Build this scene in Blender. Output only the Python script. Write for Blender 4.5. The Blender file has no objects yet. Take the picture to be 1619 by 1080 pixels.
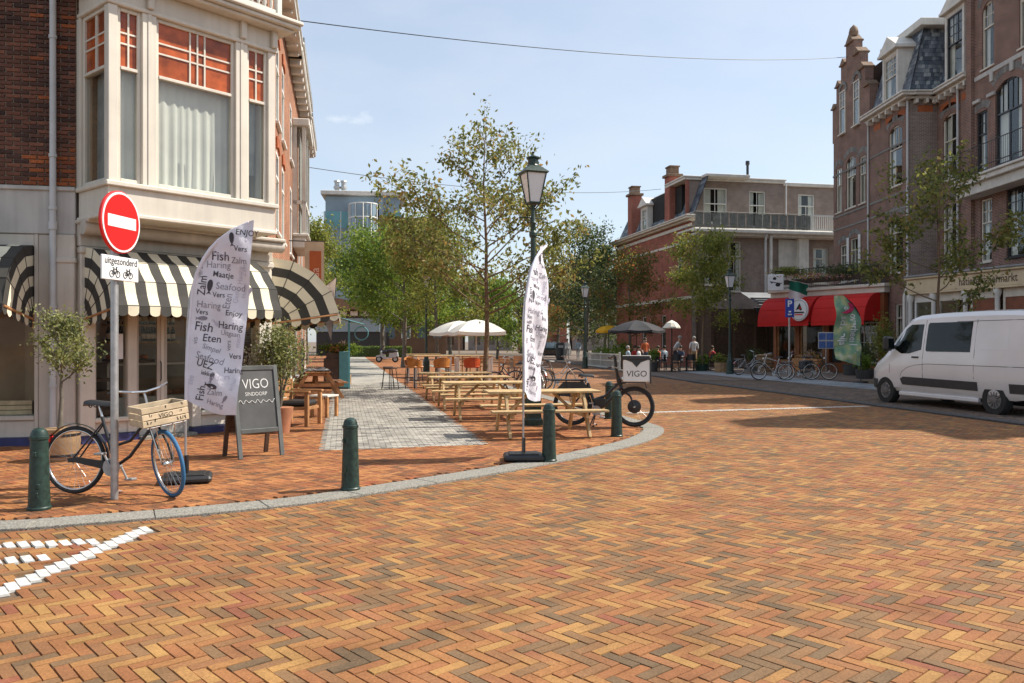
import bpy, math, random
import numpy as np
from math import sin, cos, pi, radians, atan2, sqrt
from mathutils import Matrix, Vector

S = bpy.context.scene
COL = S.collection
# ------------------------------------------------------------ camera, sky, sun, exposure
cam = bpy.data.objects.new('camera', bpy.data.cameras.new('camera'))
COL.objects.link(cam); S.camera = cam
CAMZ = 1.6; FPX = 1300.0
cam.location = (0, 0, CAMZ); cam.rotation_euler = (pi / 2, 0, 0)
cam.data.sensor_width = 36.0; cam.data.lens = 36.0 * FPX / 1619.0
cam.data.clip_start = 0.05; cam.data.clip_end = 3000

SUN_EL = radians(47); SUN_AZ = radians(76)          # azimuth clockwise from +Y
W = bpy.data.worlds.new("World"); S.world = W; W.use_nodes = True
wn = W.node_tree.nodes; wl = W.node_tree.links
bg = wn['Background']
sky = wn.new('ShaderNodeTexSky'); sky.sky_type = 'NISHITA'; sky.sun_disc = False
sky.sun_elevation = SUN_EL; sky.sun_rotation = SUN_AZ
sky.air_density = 1.0; sky.dust_density = 1.2; sky.ozone_density = 1.5; sky.altitude = 10
# thin bright cloud veil, all round the dome
tc = wn.new('ShaderNodeTexCoord'); mp = wn.new('ShaderNodeMapping')
mp.inputs['Scale'].default_value = (1.1, 1.1, 3.2)
nz = wn.new('ShaderNodeTexNoise'); nz.inputs['Scale'].default_value = 2.3; nz.inputs['Detail'].default_value = 7; nz.inputs['Roughness'].default_value = 0.55
rp = wn.new('ShaderNodeValToRGB'); rp.color_ramp.elements[0].position = 0.42; rp.color_ramp.elements[0].color = (.42, .42, .42, 1)
rp.color_ramp.elements[1].position = 0.78; rp.color_ramp.elements[1].color = (.72, .72, .72, 1)
mx = wn.new('ShaderNodeMixRGB'); mx.inputs['Color2'].default_value = (4.5, 4.85, 5.2, 1)
wl.new(tc.outputs['Generated'], mp.inputs['Vector']); wl.new(mp.outputs['Vector'], nz.inputs['Vector'])
wl.new(nz.outputs['Fac'], rp.inputs['Fac']); wl.new(rp.outputs['Color'], mx.inputs['Fac'])
wl.new(sky.outputs['Color'], mx.inputs['Color1']); wl.new(mx.outputs['Color'], bg.inputs['Color'])
vd = Vector((-274.0, 1300.0, 352.0)).normalized()
cm = wn.new('ShaderNodeMapping'); cm.vector_type = 'POINT'; cm.inputs['Location'].default_value = (-vd.x * 20, -vd.y * 20, -vd.z * 60); cm.inputs['Scale'].default_value = (20, 20, 60)
wl.new(tc.outputs['Generated'], cm.inputs['Vector'])
ln_ = wn.new('ShaderNodeVectorMath'); ln_.operation = 'LENGTH'
cn = wn.new('ShaderNodeTexNoise'); cn.inputs['Scale'].default_value = 34; cn.inputs['Detail'].default_value = 5; wl.new(tc.outputs['Generated'], cn.inputs['Vector'])
wl.new(cm.outputs['Vector'], ln_.inputs[0])
cs_ = wn.new('ShaderNodeMath'); cs_.operation = 'MULTIPLY_ADD'; cs_.inputs[1].default_value = 2.2; wl.new(cn.outputs['Fac'], cs_.inputs[0]); cs_.inputs[2].default_value = -.75
cf_ = wn.new('ShaderNodeMath'); cf_.operation = 'SUBTRACT'; cf_.use_clamp = True; wl.new(cs_.outputs[0], cf_.inputs[0])
cq = wn.new('ShaderNodeMath'); cq.operation = 'MULTIPLY'; cq.inputs[1].default_value = .75; wl.new(ln_.outputs['Value'], cq.inputs[0]); wl.new(cq.outputs[0], cf_.inputs[1])
mx2 = wn.new('ShaderNodeMixRGB'); mx2.inputs['Color2'].default_value = (5.6, 5.9, 6.2, 1); wl.new(cf_.outputs[0], mx2.inputs['Fac']); wl.new(mx.outputs['Color'], mx2.inputs['Color1']); wl.new(mx2.outputs['Color'], bg.inputs['Color'])
bg.inputs['Strength'].default_value = 0.13

sl = bpy.data.lights.new('sun', 'SUN'); sl.energy = 4.8; sl.angle = radians(0.55); sl.color = (1.0, 0.93, 0.82)
sun = bpy.data.objects.new('sun', sl); COL.objects.link(sun)
sd = Vector((sin(SUN_AZ) * cos(SUN_EL), cos(SUN_AZ) * cos(SUN_EL), sin(SUN_EL)))
sun.rotation_euler = sd.to_track_quat('Z', 'Y').to_euler(); sun.location = sd * 60
S.view_settings.view_transform = 'Standard'; S.view_settings.look = 'None'
S.view_settings.exposure = 0.53; S.view_settings.gamma = 1.0; S.view_settings.use_curve_mapping = False
S.cycles.max_bounces = 7; S.cycles.diffuse_bounces = 3; S.cycles.glossy_bounces = 3; S.cycles.transmission_bounces = 4
S.cycles.transparent_max_bounces = 10; S.cycles.caustics_reflective = False; S.cycles.caustics_refractive = False
S.cycles.use_denoising = True

R = random.Random(7)
RS = np.random.RandomState(11)

# ------------------------------------------------------------ materials
def _ramp(nt, cols):
    r = nt.nodes.new('ShaderNodeValToRGB'); e = r.color_ramp.elements
    while len(e) < len(cols): e.new(0.5)
    for k, (p, c) in enumerate(cols):
        e[k].position = p; e[k].color = (*c, 1)
    return r
def mat(name, c, rough=.6, var=.12, scale=6.0, metal=0.0, bump=0.0, bscale=60.0, spec=.5, rnd=0.0, coat=0.0, streak=0.0, chip=None):
    """base colour with soft blotches, optional fine relief and a random tone per object / piece"""
    m = bpy.data.materials.new(name); m.use_nodes = True; nt = m.node_tree; N = nt.nodes; L = nt.links
    b = N['Principled BSDF']
    t = N.new('ShaderNodeTexCoord')
    n = N.new('ShaderNodeTexNoise'); n.inputs['Scale'].default_value = scale; n.inputs['Detail'].default_value = 5
    L.new(t.outputs['Object'], n.inputs['Vector'])
    r = _ramp(nt, [(.3, [x * (1 - var) for x in c]), (.7, [min(1, x * (1 + var)) for x in c])])
    L.new(n.outputs['Fac'], r.inputs['Fac']); out = r.outputs['Color']
    if rnd:
        o = N.new('ShaderNodeObjectInfo'); g = N.new('ShaderNodeNewGeometry'); a = N.new('ShaderNodeMath'); a.operation = 'ADD'
        L.new(o.outputs['Random'], a.inputs[0]); L.new(g.outputs['Random Per Island'], a.inputs[1])
        f = N.new('ShaderNodeMath'); f.operation = 'FRACT'; L.new(a.outputs[0], f.inputs[0])
        h = N.new('ShaderNodeHueSaturation'); mr = N.new('ShaderNodeMapRange')
        mr.inputs['To Min'].default_value = 1 - rnd; mr.inputs['To Max'].default_value = 1 + rnd
        L.new(f.outputs[0], mr.inputs['Value']); L.new(mr.outputs[0], h.inputs['Value']); L.new(out, h.inputs['Color']); out = h.outputs['Color']
    if streak:
        ma = N.new('ShaderNodeMapping'); ma.inputs['Scale'].default_value = (9, 9, .55); L.new(t.outputs['Object'], ma.inputs['Vector'])
        ns = N.new('ShaderNodeTexNoise'); ns.inputs['Scale'].default_value = 1.0; ns.inputs['Detail'].default_value = 6; L.new(ma.outputs[0], ns.inputs['Vector'])
        ms = N.new('ShaderNodeMapRange'); ms.inputs['From Min'].default_value = .38; ms.inputs['From Max'].default_value = .62; ms.inputs['To Min'].default_value = 1 - streak; ms.inputs['To Max'].default_value = 1.0; L.new(ns.outputs['Fac'], ms.inputs['Value'])
        hs = N.new('ShaderNodeHueSaturation'); L.new(out, hs.inputs['Color']); L.new(ms.outputs[0], hs.inputs['Value']); out = hs.outputs['Color']
    if chip:
        nc = N.new('ShaderNodeTexNoise'); nc.inputs['Scale'].default_value = 26; nc.inputs['Detail'].default_value = 6; L.new(t.outputs['Object'], nc.inputs['Vector'])
        mc = N.new('ShaderNodeMapRange'); mc.inputs['From Min'].default_value = .70; mc.inputs['From Max'].default_value = .73; L.new(nc.outputs['Fac'], mc.inputs['Value'])
        xc = N.new('ShaderNodeMixRGB'); xc.inputs['Color2'].default_value = (*chip, 1); L.new(mc.outputs[0], xc.inputs['Fac']); L.new(out, xc.inputs['Color1']); out = xc.outputs['Color']
    L.new(out, b.inputs['Base Color'])
    b.inputs['Roughness'].default_value = rough; b.inputs['Metallic'].default_value = metal
    b.inputs['Specular IOR Level'].default_value = spec; b.inputs['Coat Weight'].default_value = coat
    if bump:
        n2 = N.new('ShaderNodeTexNoise'); n2.inputs['Scale'].default_value = bscale; n2.inputs['Detail'].default_value = 4
        L.new(t.outputs['Object'], n2.inputs['Vector'])
        bp = N.new('ShaderNodeBump'); bp.inputs['Strength'].default_value = bump; bp.inputs['Distance'].default_value = .01
        L.new(n2.outputs['Fac'], bp.inputs['Height']); L.new(bp.outputs['Normal'], b.inputs['Normal'])
    return m
def mat_pieces(name, cols, rough=.8, grain=.22, gscale=90, bump=.35, stain=.34):
    """bricks, pavers, slates: each piece (object or island) takes its own colour from the ramp"""
    m = bpy.data.materials.new(name); m.use_nodes = True; nt = m.node_tree; N = nt.nodes; L = nt.links; b = N['Principled BSDF']
    o = N.new('ShaderNodeObjectInfo'); g = N.new('ShaderNodeNewGeometry'); a = N.new('ShaderNodeMath'); a.operation = 'ADD'
    L.new(o.outputs['Random'], a.inputs[0]); L.new(g.outputs['Random Per Island'], a.inputs[1])
    f = N.new('ShaderNodeMath'); f.operation = 'FRACT'; L.new(a.outputs[0], f.inputs[0])
    # large stains shift the mix from place to place
    n0 = N.new('ShaderNodeTexNoise'); n0.inputs['Scale'].default_value = .55; n0.inputs['Detail'].default_value = 4
    L.new(g.outputs['Position'], n0.inputs['Vector'])
    mr = N.new('ShaderNodeMapRange'); mr.inputs['From Min'].default_value = .3; mr.inputs['From Max'].default_value = .7
    mr.inputs['To Min'].default_value = -.13; mr.inputs['To Max'].default_value = .13; L.new(n0.outputs['Fac'], mr.inputs['Value'])
    a2 = N.new('ShaderNodeMath'); a2.operation = 'ADD'; L.new(f.outputs[0], a2.inputs[0]); L.new(mr.outputs[0], a2.inputs[1])
    r = _ramp(nt, cols); L.new(a2.outputs[0], r.inputs['Fac'])
    n = N.new('ShaderNodeTexNoise'); n.inputs['Scale'].default_value = gscale; n.inputs['Detail'].default_value = 4
    L.new(g.outputs['Position'], n.inputs['Vector'])
    mr2 = N.new('ShaderNodeMapRange'); mr2.inputs['From Min'].default_value = .3; mr2.inputs['From Max'].default_value = .7
    mr2.inputs['To Min'].default_value = 1 - grain; mr2.inputs['To Max'].default_value = 1 + grain; L.new(n.outputs['Fac'], mr2.inputs['Value'])
    n3 = N.new('ShaderNodeTexNoise'); n3.inputs['Scale'].default_value = 1.7; n3.inputs['Detail'].default_value = 8; n3.inputs['Roughness'].default_value = .7
    L.new(g.outputs['Position'], n3.inputs['Vector'])
    mr3 = N.new('ShaderNodeMapRange'); mr3.inputs['From Min'].default_value = .32; mr3.inputs['From Max'].default_value = .62; mr3.inputs['To Min'].default_value = 1 - stain; mr3.inputs['To Max'].default_value = 1.06
    L.new(n3.outputs['Fac'], mr3.inputs['Value']); mu = N.new('ShaderNodeMath'); mu.operation = 'MULTIPLY'; L.new(mr3.outputs[0], mu.inputs[0]); L.new(mr2.outputs[0], mu.inputs[1])
    h = N.new('ShaderNodeHueSaturation'); L.new(mu.outputs[0], h.inputs['Value']); L.new(r.outputs['Color'], h.inputs['Color'])
    L.new(h.outputs['Color'], b.inputs['Base Color']); b.inputs['Roughness'].default_value = rough
    b.inputs['Specular IOR Level'].default_value = .25
    bp = N.new('ShaderNodeBump'); bp.inputs['Strength'].default_value = bump; bp.inputs['Distance'].default_value = .004
    L.new(n.outputs['Fac'], bp.inputs['Height']); L.new(bp.outputs['Normal'], b.inputs['Normal'])
    return m
def mat_brick(name, c1, c2, mortar, bw=.21, bh=.062, ms=.011, rough=.85):
    """brick courses in wall metres (UV) for walls too far off to lay brick by brick"""
    m = bpy.data.materials.new(name); m.use_nodes = True; nt = m.node_tree; N = nt.nodes; L = nt.links; b = N['Principled BSDF']
    u = N.new('ShaderNodeUVMap'); br = N.new('ShaderNodeTexBrick')
    br.inputs['Scale'].default_value = 1.0; br.inputs['Brick Width'].default_value = bw; br.inputs['Row Height'].default_value = bh
    br.inputs['Mortar Size'].default_value = ms; br.inputs['Mortar Smooth'].default_value = .2; br.inputs['Bias'].default_value = -.1
    br.inputs['Color1'].default_value = (*c1, 1); br.inputs['Color2'].default_value = (*c2, 1); br.inputs['Mortar'].default_value = (*mortar, 1)
    L.new(u.outputs['UV'], br.inputs['Vector'])
    n = N.new('ShaderNodeTexNoise'); n.inputs['Scale'].default_value = 1.3; n.inputs['Detail'].default_value = 8; n.inputs['Roughness'].default_value = .65
    L.new(u.outputs['UV'], n.inputs['Vector'])
    mr = N.new('ShaderNodeMapRange'); mr.inputs['From Min'].default_value = .25; mr.inputs['From Max'].default_value = .75
    mr.inputs['To Min'].default_value = .68; mr.inputs['To Max'].default_value = 1.32; L.new(n.outputs['Fac'], mr.inputs['Value'])
    h = N.new('ShaderNodeHueSaturation'); L.new(br.outputs['Color'], h.inputs['Color']); L.new(mr.outputs[0], h.inputs['Value'])
    L.new(h.outputs['Color'], b.inputs['Base Color']); b.inputs['Roughness'].default_value = rough; b.inputs['Specular IOR Level'].default_value = .2
    bp = N.new('ShaderNodeBump'); bp.inputs['Strength'].default_value = .6; bp.inputs['Distance'].default_value = .008; bp.invert = True
    L.new(br.outputs['Fac'], bp.inputs['Height']); L.new(bp.outputs['Normal'], b.inputs['Normal'])
    return m
def mat_glass(name, tint=(.8, .85, .85), refl=.10, clear=.8):
    m = bpy.data.materials.new(name); m.use_nodes = True; nt = m.node_tree; N = nt.nodes; L = nt.links
    N.remove(N['Principled BSDF']); out = N['Material Output']
    tr = N.new('ShaderNodeBsdfTransparent'); tr.inputs['Color'].default_value = (*[x * clear for x in tint], 1)
    gl = N.new('ShaderNodeBsdfGlossy'); gl.inputs['Roughness'].default_value = .015; gl.inputs['Color'].default_value = (.9, .93, .95, 1)
    lw = N.new('ShaderNodeLayerWeight'); lw.inputs['Blend'].default_value = .5
    fr = N.new('ShaderNodeMath'); fr.operation = 'POWER'; fr.inputs[1].default_value = 4.0; L.new(lw.outputs['Facing'], fr.inputs[0])
    t = N.new('ShaderNodeTexCoord'); n = N.new('ShaderNodeTexNoise'); n.inputs['Scale'].default_value = 1.2
    L.new(t.outputs['Object'], n.inputs['Vector']); bp = N.new('ShaderNodeBump'); bp.inputs['Strength'].default_value = .03; bp.inputs['Distance'].default_value = .02
    L.new(n.outputs['Fac'], bp.inputs['Height']); L.new(bp.outputs['Normal'], gl.inputs['Normal'])
    ad = N.new('ShaderNodeMath'); ad.operation = 'MULTIPLY_ADD'; ad.inputs[1].default_value = .6; ad.inputs[2].default_value = refl; ad.use_clamp = True
    L.new(fr.outputs[0], ad.inputs[0])
    mi = N.new('ShaderNodeMixShader'); L.new(ad.outputs[0], mi.inputs[0]); L.new(tr.outputs[0], mi.inputs[1]); L.new(gl.outputs[0], mi.inputs[2])
    L.new(mi.outputs[0], out.inputs['Surface'])
    return m
def mat_leaf(name, cols, trans=.35):
    m = bpy.data.materials.new(name); m.use_nodes = True; nt = m.node_tree; N = nt.nodes; L = nt.links; b = N['Principled BSDF']
    g = N.new('ShaderNodeNewGeometry')
    n = N.new('ShaderNodeTexNoise'); n.inputs['Scale'].default_value = .9; n.inputs['Detail'].default_value = 3
    L.new(g.outputs['Position'], n.inputs['Vector'])
    mr = N.new('ShaderNodeMapRange'); mr.inputs['From Min'].default_value = .3; mr.inputs['From Max'].default_value = .7
    mr.inputs['To Min'].default_value = -.22; mr.inputs['To Max'].default_value = .22; L.new(n.outputs['Fac'], mr.inputs['Value'])
    a = N.new('ShaderNodeMath'); a.operation = 'ADD'; L.new(g.outputs['Random Per Island'], a.inputs[0]); L.new(mr.outputs[0], a.inputs[1])
    r = _ramp(nt, cols); L.new(a.outputs[0], r.inputs['Fac']); L.new(r.outputs['Color'], b.inputs['Base Color'])
    b.inputs['Roughness'].default_value = .5; b.inputs['Specular IOR Level'].default_value = .35
    tl = N.new('ShaderNodeBsdfTranslucent'); h = N.new('ShaderNodeHueSaturation'); h.inputs['Hue'].default_value = .48; h.inputs['Value'].default_value = 1.5
    L.new(r.outputs['Color'], h.inputs['Color']); L.new(h.outputs['Color'], tl.inputs['Color'])
    mi = N.new('ShaderNodeMixShader'); mi.inputs[0].default_value = trans
    L.new(b.outputs[0], mi.inputs[1]); L.new(tl.outputs[0], mi.inputs[2]); L.new(mi.outputs[0], N['Material Output'].inputs['Surface'])
    return m

M = {}
M['cream'] = mat('cream_paint', (.66, .61, .52), .5, .10, 1.6, bump=.06, bscale=30, streak=.08)
M['cream_dark'] = mat('weathered_cream_paint', (.54, .49, .42), .6, .16, 1.3, bump=.08, bscale=30, streak=.12)
M['fascia_cream'] = mat('yellowed_cream_paint', (.60, .48, .31), .5, .12, 2)
M['stone'] = mat('plaster_band', (.47, .45, .42), .75, .14, 1.5, bump=.1, bscale=40, streak=.13)
M['white'] = mat('white_paint', (.72, .71, .67), .5, .08, 2)
M['offwhite'] = mat('aged_white_paint', (.66, .63, .57), .6, .14, 2, streak=.10)
M['blue'] = mat('dark_blue_plinth', (.025, .03, .11), .45, .3, 4)
M['pipe'] = mat('zinc_pipe_paint', (.50, .51, .51), .45, .1, 3)
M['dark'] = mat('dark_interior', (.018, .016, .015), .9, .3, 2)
M['interior'] = mat('shop_interior', (.42, .28, .18), .85, .35, 1.2)
M['tiles'] = mat('interior_tiles', (.35, .30, .26), .4, .2, 3)
M['wood'] = mat('new_pine', (.50, .345, .165), .65, .28, 9, bump=.2, bscale=25, rnd=.2)
M['wood_red'] = mat('reddish_wood', (.40, .19, .075), .6, .25, 7, bump=.1, bscale=30, rnd=.15)
M['wood_dark'] = mat('dark_wood', (.07, .04, .025), .6, .3, 6)
M['crate'] = mat('crate_wood', (.56, .44, .29), .7, .2, 8, bump=.1, bscale=35, rnd=.12)
M['black'] = mat('black_plastic', (.02, .02, .021), .45, .2, 6)
M['blackm'] = mat('black_metal', (.018, .018, .02), .32, .2, 9)
M['rubber'] = mat('rubber', (.022, .022, .022), .8, .2, 10)
M['rubber_blue'] = mat('blue_tyre_rubber', (.03, .13, .27), .7, .15, 10)
M['chrome'] = mat('bright_steel', (.62, .61, .59), .25, .1, 10, metal=1)
M['alu'] = mat('galvanised_steel', (.42, .42, .42), .45, .16, 14, metal=.7)
M['green'] = mat('dark_green_paint', (.014, .036, .028), .42, .45, 22, bump=.2, bscale=24, chip=(.14, .16, .15))
M['red_sign'] = mat('sign_red', (.68, .012, .010), .4, .04, 3)
M['white_sign'] = mat('sign_white', (.78, .78, .78), .4, .04, 3)
M['print'] = mat('black_print', (.02, .02, .022), .6, .1, 3)
M['print_dark'] = mat('flag_dark_print', (.055, .05, .06), .75, .25, 9)
M['print_grey'] = mat('grey_print', (.24, .22, .26), .7, .2, 5)
M['print_light'] = mat('pale_grey_print', (.34, .33, .37), .7, .2, 5)
M['flagcloth'] = mat('white_flag_cloth', (.70, .69, .76), .7, .07, 5, bump=.9, bscale=9)
M['flagpale'] = mat('pale_lilac_print', (.52, .50, .60), .7, .1, 5)
M['awn_dark'] = mat('charcoal_awning_cloth', (.045, .042, .036), .85, .15, 3, bump=.1, bscale=90)
M['awn_cream'] = mat('cream_awning_cloth', (.74, .67, .50), .85, .10, 2.5, bump=.1, bscale=90)
M['red_cloth'] = mat('red_awning_cloth', (.56, .010, .008), .75, .12, 1.5)
M['parasol'] = mat('offwhite_parasol_cloth', (.74, .71, .62), .85, .06, 2)
M['parasol_black'] = mat('black_parasol_cloth', (.03, .03, .035), .8, .2, 2)
M['yellow'] = mat('yellow_parasol_cloth', (.72, .38, .01), .8, .12, 2)
M['board'] = mat('chalkboard', (.075, .078, .078), .7, .3, 2.5)
M['board_frame'] = mat('grey_green_frame', (.10, .108, .104), .55, .2, 6)
M['chalk'] = mat('chalk', (.72, .72, .70), .95, .1, 20)
M['terracotta'] = mat('terracotta', (.36, .15, .075), .8, .2, 5)
M['barrel'] = mat('weathered_barrel', (.30, .19, .10), .8, .3, 6, bump=.15, bscale=30)
M['soil'] = mat('soil', (.05, .035, .022), 1, .4, 20, bump=.4)
M['teal'] = mat('teal_paint', (.10, .30, .33), .45, .15, 4)
M['orange_seat'] = mat('cognac_leather', (.43, .17, .04), .45, .2, 6)
M['red_seat'] = mat('orange_red_seat', (.48, .075, .02), .45, .2, 6)
M['van'] = mat('white_van_paint', (.74, .74, .75), .25, .05, 1.2, coat=.5)
M['trim'] = mat('dark_grey_trim', (.045, .046, .048), .6, .15, 6)
M['railing'] = mat('weathered_railing', (.20, .205, .185), .7, .25, 4)
M['carglass'] = mat('car_glass', (.008, .011, .011), .05, .5, 3, spec=.3, bump=.25, bscale=1.6)
M['suv'] = mat('dark_car_paint', (.018, .022, .03), .2, .1, 3, coat=.7)
M['slate'] = mat_pieces('roof_slates', [(.0, (.08, .095, .12)), (.5, (.135, .155, .185)), (.85, (.20, .225, .25)), (1, (.36, .39, .40))], .55, .2, 30, .3)
M['slate_base'] = mat('slate_underlay', (.04, .045, .055), .8, .2, 3)
M['lead'] = mat('zinc_roof', (.24, .25, .26), .5, .15, 2)
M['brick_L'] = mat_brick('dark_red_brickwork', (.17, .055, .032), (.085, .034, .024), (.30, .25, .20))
M['brick_or'] = mat_brick('sunlit_red_brickwork', (.34, .105, .045), (.22, .07, .035), (.36, .27, .19))  # brighter brick for the sun-facing side walls, sunlight put into the colour
M['brick_brown'] = mat_brick('brown_brickwork', (.27, .185, .15), (.19, .135, .11), (.36, .33, .30))
M['brick_A'] = mat_brick('purple_brown_brickwork', (.22, .092, .064), (.13, .062, .048), (.32, .27, .23))
M['brick_red'] = mat_brick('deep_red_brickwork', (.38, .085, .055), (.27, .065, .045), (.32, .2, .15))
M['brick_orange_trim'] = mat('orange_brick_trim', (.38, .11, .04), .85, .25, 7, bump=.2, bscale=30, rnd=.2)
M['arch'] = mat('grey_arch_bricks', (.20, .19, .175), .85, .25, 8, bump=.2, bscale=30, rnd=.25)
M['far_brick'] = mat('pale_brown_brick', (.23, .13, .085), .85, .15, 1)
M['glass'] = mat_glass('window_glass', (.93, .94, .92), .035, .96)
M['glass_clear'] = mat_glass('shop_glass', (.95, .96, .94), .012, .97)
M['glass_teal'] = mat('teal_glazing', (.10, .30, .33), .12, .25, .4, spec=.7)
M['glass_blue'] = mat('blue_grey_glazing', (.20, .27, .32), .08, .3, .25, spec=.8)
M['stained'] = mat('red_leaded_glass', (.34, .075, .02), .18, .4, 5, spec=.35, rnd=.3)
M['stained_amber'] = mat('amber_leaded_glass', (.36, .17, .02), .12, .35, 4, spec=.7)
M['lampglass'] = mat('frosted_lamp_glass', (.70, .72, .74), .25, .05, 3)
M['curtain'] = mat('white_curtain', (.84, .84, .80), .9, .06, 3)
M['curtain_grey'] = mat('grey_net_curtain', (.36, .37, .37), .9, .2, 3)
M['kerb'] = mat('grey_kerbstone', (.235, .222, .19), .9, .6, 70, bump=.5, bscale=120, rnd=.05)
M['brownstone'] = mat('brown_coping_stone', (.20, .13, .085), .85, .25, 5, bump=.2, bscale=20)
M['kerb_dark'] = mat('dark_kerbstone', (.065, .064, .062), .8, .25, 10, bump=.3, bscale=80, rnd=.15)
M['white_stone'] = mat('white_painted_brick', (.54, .53, .50), .8, .34, 22, bump=.25, bscale=60, rnd=.06)
M['bark'] = mat('bark', (.17, .115, .07), .9, .3, 14, bump=.5, bscale=40)
M['bark_grey'] = mat('grey_bark', (.13, .115, .09), .9, .3, 14, bump=.5, bscale=40)
M['leaf_main'] = mat_leaf('bronze_green_leaves', [(0, (0.067, 0.086, 0.022)), (.45, (0.152, 0.179, 0.045)), (.8, (0.244, 0.255, 0.069)), (1, (0.305, 0.221, 0.062))], .42)
M['leaf_olive'] = mat_leaf('olive_leaves', [(0, (0.061, 0.083, 0.030)), (.5, (0.159, 0.186, 0.056)), (.85, (0.281, 0.297, 0.100)), (1, (0.415, 0.428, 0.237))], .4)
M['leaf_green'] = mat_leaf('fresh_green_leaves', [(0, (0.049, 0.097, 0.015)), (.5, (0.116, 0.207, 0.027)), (1, (0.232, 0.304, 0.050))], .42)
M['leaf_dark'] = mat_leaf('dark_green_leaves', [(0, (.03, .052, .022)), (.6, (.068, .105, .034)), (1, (.13, .155, .05))], .4)
M['leaf_yellow'] = mat_leaf('yellow_green_leaves', [(0, (0.079, 0.110, 0.020)), (.5, (0.165, 0.207, 0.037)), (1, (0.293, 0.290, 0.062))], .42)
M['leaf_rust'] = mat_leaf('rust_tinged_leaves', [(0, (0.061, 0.090, 0.022)), (.6, (0.159, 0.179, 0.040)), (.85, (0.268, 0.166, 0.037)), (1, (0.366, 0.152, 0.035))], .42)
M['flowers'] = mat_leaf('mixed_flowers', [(0, (.05, .09, .02)), (.4, (.12, .14, .03)), (.6, (.55, .40, .05)), (.8, (.50, .12, .14)), (1, (.55, .45, .45))])
M['dried'] = mat_leaf('dried_pink_flowers', [(0, (.12, .06, .06)), (.5, (.25, .14, .15)), (1, (.36, .24, .24))])
BR = [(0, (0.143, 0.094, 0.053)), (.09, (0.185, 0.112, 0.058)), (.24, (0.233, 0.123, 0.056)), (.42, (0.276, 0.114, 0.048)), (.6, (0.302, 0.131, 0.051)), (.76, (0.318, 0.154, 0.056)), (.91, (0.366, 0.203, 0.070)), (1, (0.254, 0.092, 0.050))]
M['road_brick'] = mat_pieces('road_clinkers', BR, .82, .2, 70, .4)
M['walk_brick'] = mat_pieces('pavement_clinkers', [(0, (.17, .085, .045)), (.3, (.27, .105, .045)), (.6, (.35, .14, .052)), (.85, (.42, .19, .07)), (1, (.30, .09, .04))], .82, .2, 70, .4)
M['paver'] = mat_pieces('pale_pavers', [(0, (.24, .22, .19)), (.25, (.33, .31, .27)), (.7, (.42, .39, .34)), (.93, (.48, .45, .39)), (1, (.15, .14, .13))], .85, .16, 60, .3)
M['slab'] = mat_pieces('blue_grey_slabs', [(0, (.22, .24, .26)), (1, (.34, .36, .38))], .8, .12, 30, .2)
M['dark_paver'] = mat_pieces('brown_grey_clinkers', [(0, (.10, .085, .075)), (.5, (.17, .125, .10)), (1, (.24, .17, .12))], .85, .2, 60, .3)
M['joint'] = mat('joint_sand', (.13, .088, .056), 1, .35, 12)
M['joint_grey'] = mat('grey_joint_sand', (.29, .27, .235), 1, .3, 12)
M['wallbrick'] = mat_pieces('laid_dark_bricks', [(0, (.055, .032, .028)), (.35, (.10, .050, .038)), (.7, (.145, .062, .044)), (1, (.20, .085, .055))], .85, .25, 45, .4)
M['wallbrick_or'] = mat_pieces('laid_orange_bricks', [(0, (.17, .05, .025)), (1, (.36, .11, .04))], .85, .25, 45, .4)
M['mortar'] = mat('pale_mortar', (.34, .29, .23), .95, .15, 6, bump=.2, bscale=60)
# ------------------------------------------------------------ geometry helpers
def frame(x, y, z=0.0, ang=0.0):
    return Matrix.Translation((x, y, z)) @ Matrix.Rotation(ang, 4, 'Z')
def G(u, v, z=0.0):
    """ground point under a place in the photograph"""
    Y = (CAMZ - z) * FPX / (v - 538.0); return Vector(((u - 809.5) * Y / FPX, Y, z))
def H(v, Y): return CAMZ + (538.0 - v) * Y / FPX
def X(u, Y): return (u - 809.5) * Y / FPX
WM = {}
def wm(o): return WM.get(o.name, Matrix()) if o is not None else Matrix()

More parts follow.
